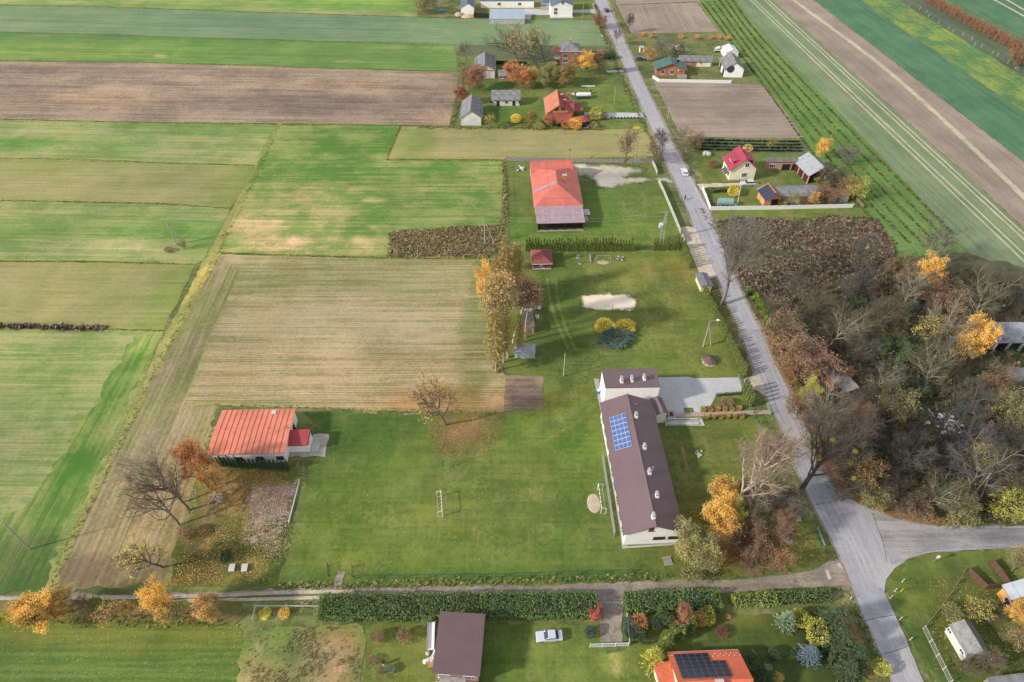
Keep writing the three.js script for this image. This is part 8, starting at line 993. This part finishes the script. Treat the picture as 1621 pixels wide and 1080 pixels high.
heap('junk_heap', 'planks and junk between the bare trees and brick house', 'junk', 822, 106, 22, 3, 1, [C.timber, W.oak, C.white, W.pink], { s: 0.9, flat: 0.8, piece: 'plank' });
heap('stone_heap', 'pale boulder on the lawn beside the ruby roofed house', 'stone', 1119, 246, 5, 0.9, 0.5, [W.concrete], { s: 1.3, flat: 0, piece: 'stone' });
heap('stone_heap', 'small stone ring on the school lawn', 'stones', 1108, 719, 10, 0.9, 0.2, [W.concrete, W.grey], { s: 0.45, flat: 0.2, piece: 'stone' });
{ const t = thing('trailer', 'flat trailer loaded with white sheets on the farm lawn', 'trailer', G(923, 155), 0.05); mesh('bed', box(6.4, 0.2, 2.4, 0, 0.8, 0), C.timber, t); mesh('side_board', merge([box(6.4, 0.5, 0.06, 0, 1.1, 1.2), box(6.4, 0.5, 0.06, 0, 1.1, -1.2)]), mat('trailer_blue', [92, 104, 120]), t); for (const x of [-2, 2]) for (const s of [-1, 1]) mesh('wheel', new THREE.CylinderGeometry(0.42, 0.42, 0.24, 14).rotateX(Math.PI / 2).translate(x, 0.42, s * 1.05), C.black, t); mesh('load', merge([box(4.6, 0.5, 2, -0.3, 1.3, 0), box(1.4, 0.9, 1.6, 2.1, 1.4, 0.1), box(3.6, 0.3, 1.6, -0.4, 1.7, 0)]), C.white, t); mesh('drawbar', box(1.6, 0.12, 0.12, -4, 0.6, 0), C.black, t); }
{ const t = thing('white_beam', 'long white beam lying on the lawn above the trailer', 'beam', G(931, 138), 0.02); mesh('beam', box(5.4, 0.4, 0.6, 0, 0.4, 0), C.white, t); mesh('block', merge([box(0.4, 0.3, 0.7, -1.8, 0.15, 0), box(0.4, 0.3, 0.7, 1.8, 0.15, 0)]), C.timber, t); }
{ const t = thing('storage_tank', 'teal cylindrical tank lying inside the white fence', 'tank', G(1147, 325), -0.03); mesh('shell', new THREE.CylinderGeometry(1.15, 1.15, 4.6, 24).rotateZ(Math.PI / 2).translate(0, 1.3, 0), mat('tank_teal', [138, 176, 172], { map: T_soft, m: 3, rough: 0.5 }), t); for (const s of [-1, 1]) mesh('end_cap', new THREE.SphereGeometry(1.14, 20, 8, 0, 6.2832, 0, 0.75).rotateZ(-s * Math.PI / 2).scale(0.6, 1, 1).translate(s * 1.85, 1.3, 0), mat('tank_teal', [138, 176, 172]), t); for (const x of [-1.4, 1.4]) mesh('cradle', box(0.4, 0.5, 1.8, x, 0.25, 0), W.concrete, t); mesh('slab', box(1.2, 0.2, 1.6, 3.3, 0.2, 0), W.concrete, t); }
{ const t = thing('well', 'white rimmed concrete well on the lawn beside the long shed', 'well', G(850.5, 503)); mesh('ring', new THREE.CylinderGeometry(0.6, 0.65, 0.7, 4).rotateY(0.78).translate(0, 0.35, 0), C.white, t); mesh('opening', new THREE.CylinderGeometry(0.25, 0.25, 0.02, 12).translate(0, 0.71, 0), C.black, t); }
{ const t = thing('table', 'white table top leaning at the long shed wall', 'table', G(851, 490), -0.25); mesh('tabletop', box(1.6, 0.08, 1.2).rotateX(0.15).translate(0, 0.8, 0), C.white, t); for (const [x, z] of [[-0.6, -0.4], [0.6, -0.4], [-0.6, 0.4], [0.6, 0.4]]) mesh('leg', box(0.07, 0.76, 0.07, x, 0.38, z), C.steel, t); }
{ const t = thing('chimney_stub', 'white stub with black pot in the garden left of the workshop', 'pipe', G(608, 1052)); mesh('shaft', new THREE.CylinderGeometry(0.22, 0.25, 0.9, 10).translate(0, 0.45, 0), C.slab, t); mesh('pot', new THREE.CylinderGeometry(0.3, 0.3, 0.4, 10).translate(0, 1.1, 0), C.black, t); }
{ const t = thing('trailer', 'narrow white trailer parked along the workshop wall', 'trailer', G(683, 1010), 1.62); mesh('bed', box(4.6, 0.3, 1.3, 0, 0.8, 0), C.white, t); mesh('rail', merge([box(4.6, 0.4, 0.06, 0, 1.15, 0.62), box(4.6, 0.4, 0.06, 0, 1.15, -0.62)]), C.steel, t); for (const s of [-1, 1]) mesh('wheel', new THREE.CylinderGeometry(0.36, 0.36, 0.2, 14).rotateX(Math.PI / 2).translate(0.4, 0.36, s * 0.75), C.black, t); }
heap('junk_heap', 'white sacks and boards beside the workshop wall', 'junk', 682, 1042, 12, 1.1, 0.8, [C.white, W.oak, C.slab], { s: 0.7, piece: 'sack' });
{ const t = thing('water_barrel', 'small blue barrel at the school corner', 'barrel', G(947, 623)); mesh('barrel', new THREE.CylinderGeometry(0.35, 0.35, 1, 14).translate(0, 0.6, 0), C.blue, t); mesh('lid', new THREE.CylinderGeometry(0.37, 0.37, 0.06, 14).translate(0, 1.12, 0), C.white, t); }
{ const t = thing('tarpaulin', 'small blue tarpaulin heap in the top yard', 'tarpaulin', G(699, 17)), g = new THREE.SphereGeometry(1, 14, 7, 0, 6.2832, 0, 1.57).scale(1.6, 0.8, 1.1); mesh('sheet', g, C.blue, t); mesh('cord', new THREE.TorusGeometry(1.2, 0.04, 4, 20).rotateX(1.57).translate(0, 0.3, 0), C.black, t); }
for (const [u, v, lb] of [[935, 148, 'black board stack right of the trailer load'], [806, 199, 'grey bin on the farm lawn by the thin yellow bush']]) { const t = thing('bin', lb, 'bin', G(u, v)); mesh('box', box(0.9, 1.1, 0.8, 0, 0.55, 0), mat('bin_grey', [126, 128, 132]), t); mesh('lid', box(1, 0.12, 0.9, 0, 1.16, 0), C.black, t); }
{ const t = thing('garden_bench', 'small white garden furniture on the lawn left of the porch', 'bench', G(846, 183), 0.4); mesh('seat', box(1.6, 0.08, 0.5, 0, 0.45, 0), C.white, t); mesh('backrest', box(1.6, 0.5, 0.06, 0, 0.75, -0.25), C.white, t); for (const s of [-0.7, 0.7]) mesh('leg', box(0.08, 0.45, 0.45, s, 0.22, 0), C.white, t); }
{ const t = thing('hut', 'tiny pale hut beside the dry bushes by the upper road', 'hut', G(1015, 82)); mesh('wall', box(1.8, 2, 1.6, 0, 1, 0), W.cream, t); mesh('roof', box(2.1, 0.14, 2, 0, 2.1, 0), R.pale, t); mesh('door', box(0.8, 1.7, 0.06, 0, 0.9, 0.82), C.timber, t); }
// thin stakes on the dark strip
for (let i = 0; i < 16; i++) { const t = i / 15, u = lerp(1440, 1615, t) + (hash2(i, 5, 6) - 0.5) * 12, v = lerp(8, 112, t) + (hash2(i, 6, 7) - 0.5) * 10, s = thing('stake', 'thin pale stake standing on the dark grassy strip', 'stake', G(u, v), 0, 'stakes on the dark grassy strip'); mesh('shaft', tube(V(0, 0, 0), V(0.1, 1.7, 0), 0.08, 0.06, 5), C.slab, s); }
for (let i = 0; i < 9; i++) { const t = thing('stone', 'dark edging stone along the paved drive by the red tiled house', 'stone', G(968 + i * 5.2, 187.5), 0, 'edging stones along the paved drive'); mesh('stone', new THREE.DodecahedronGeometry(0.42, 0).translate(0, 0.25, 0), C.black, t); }
renderer.render(scene, camera);
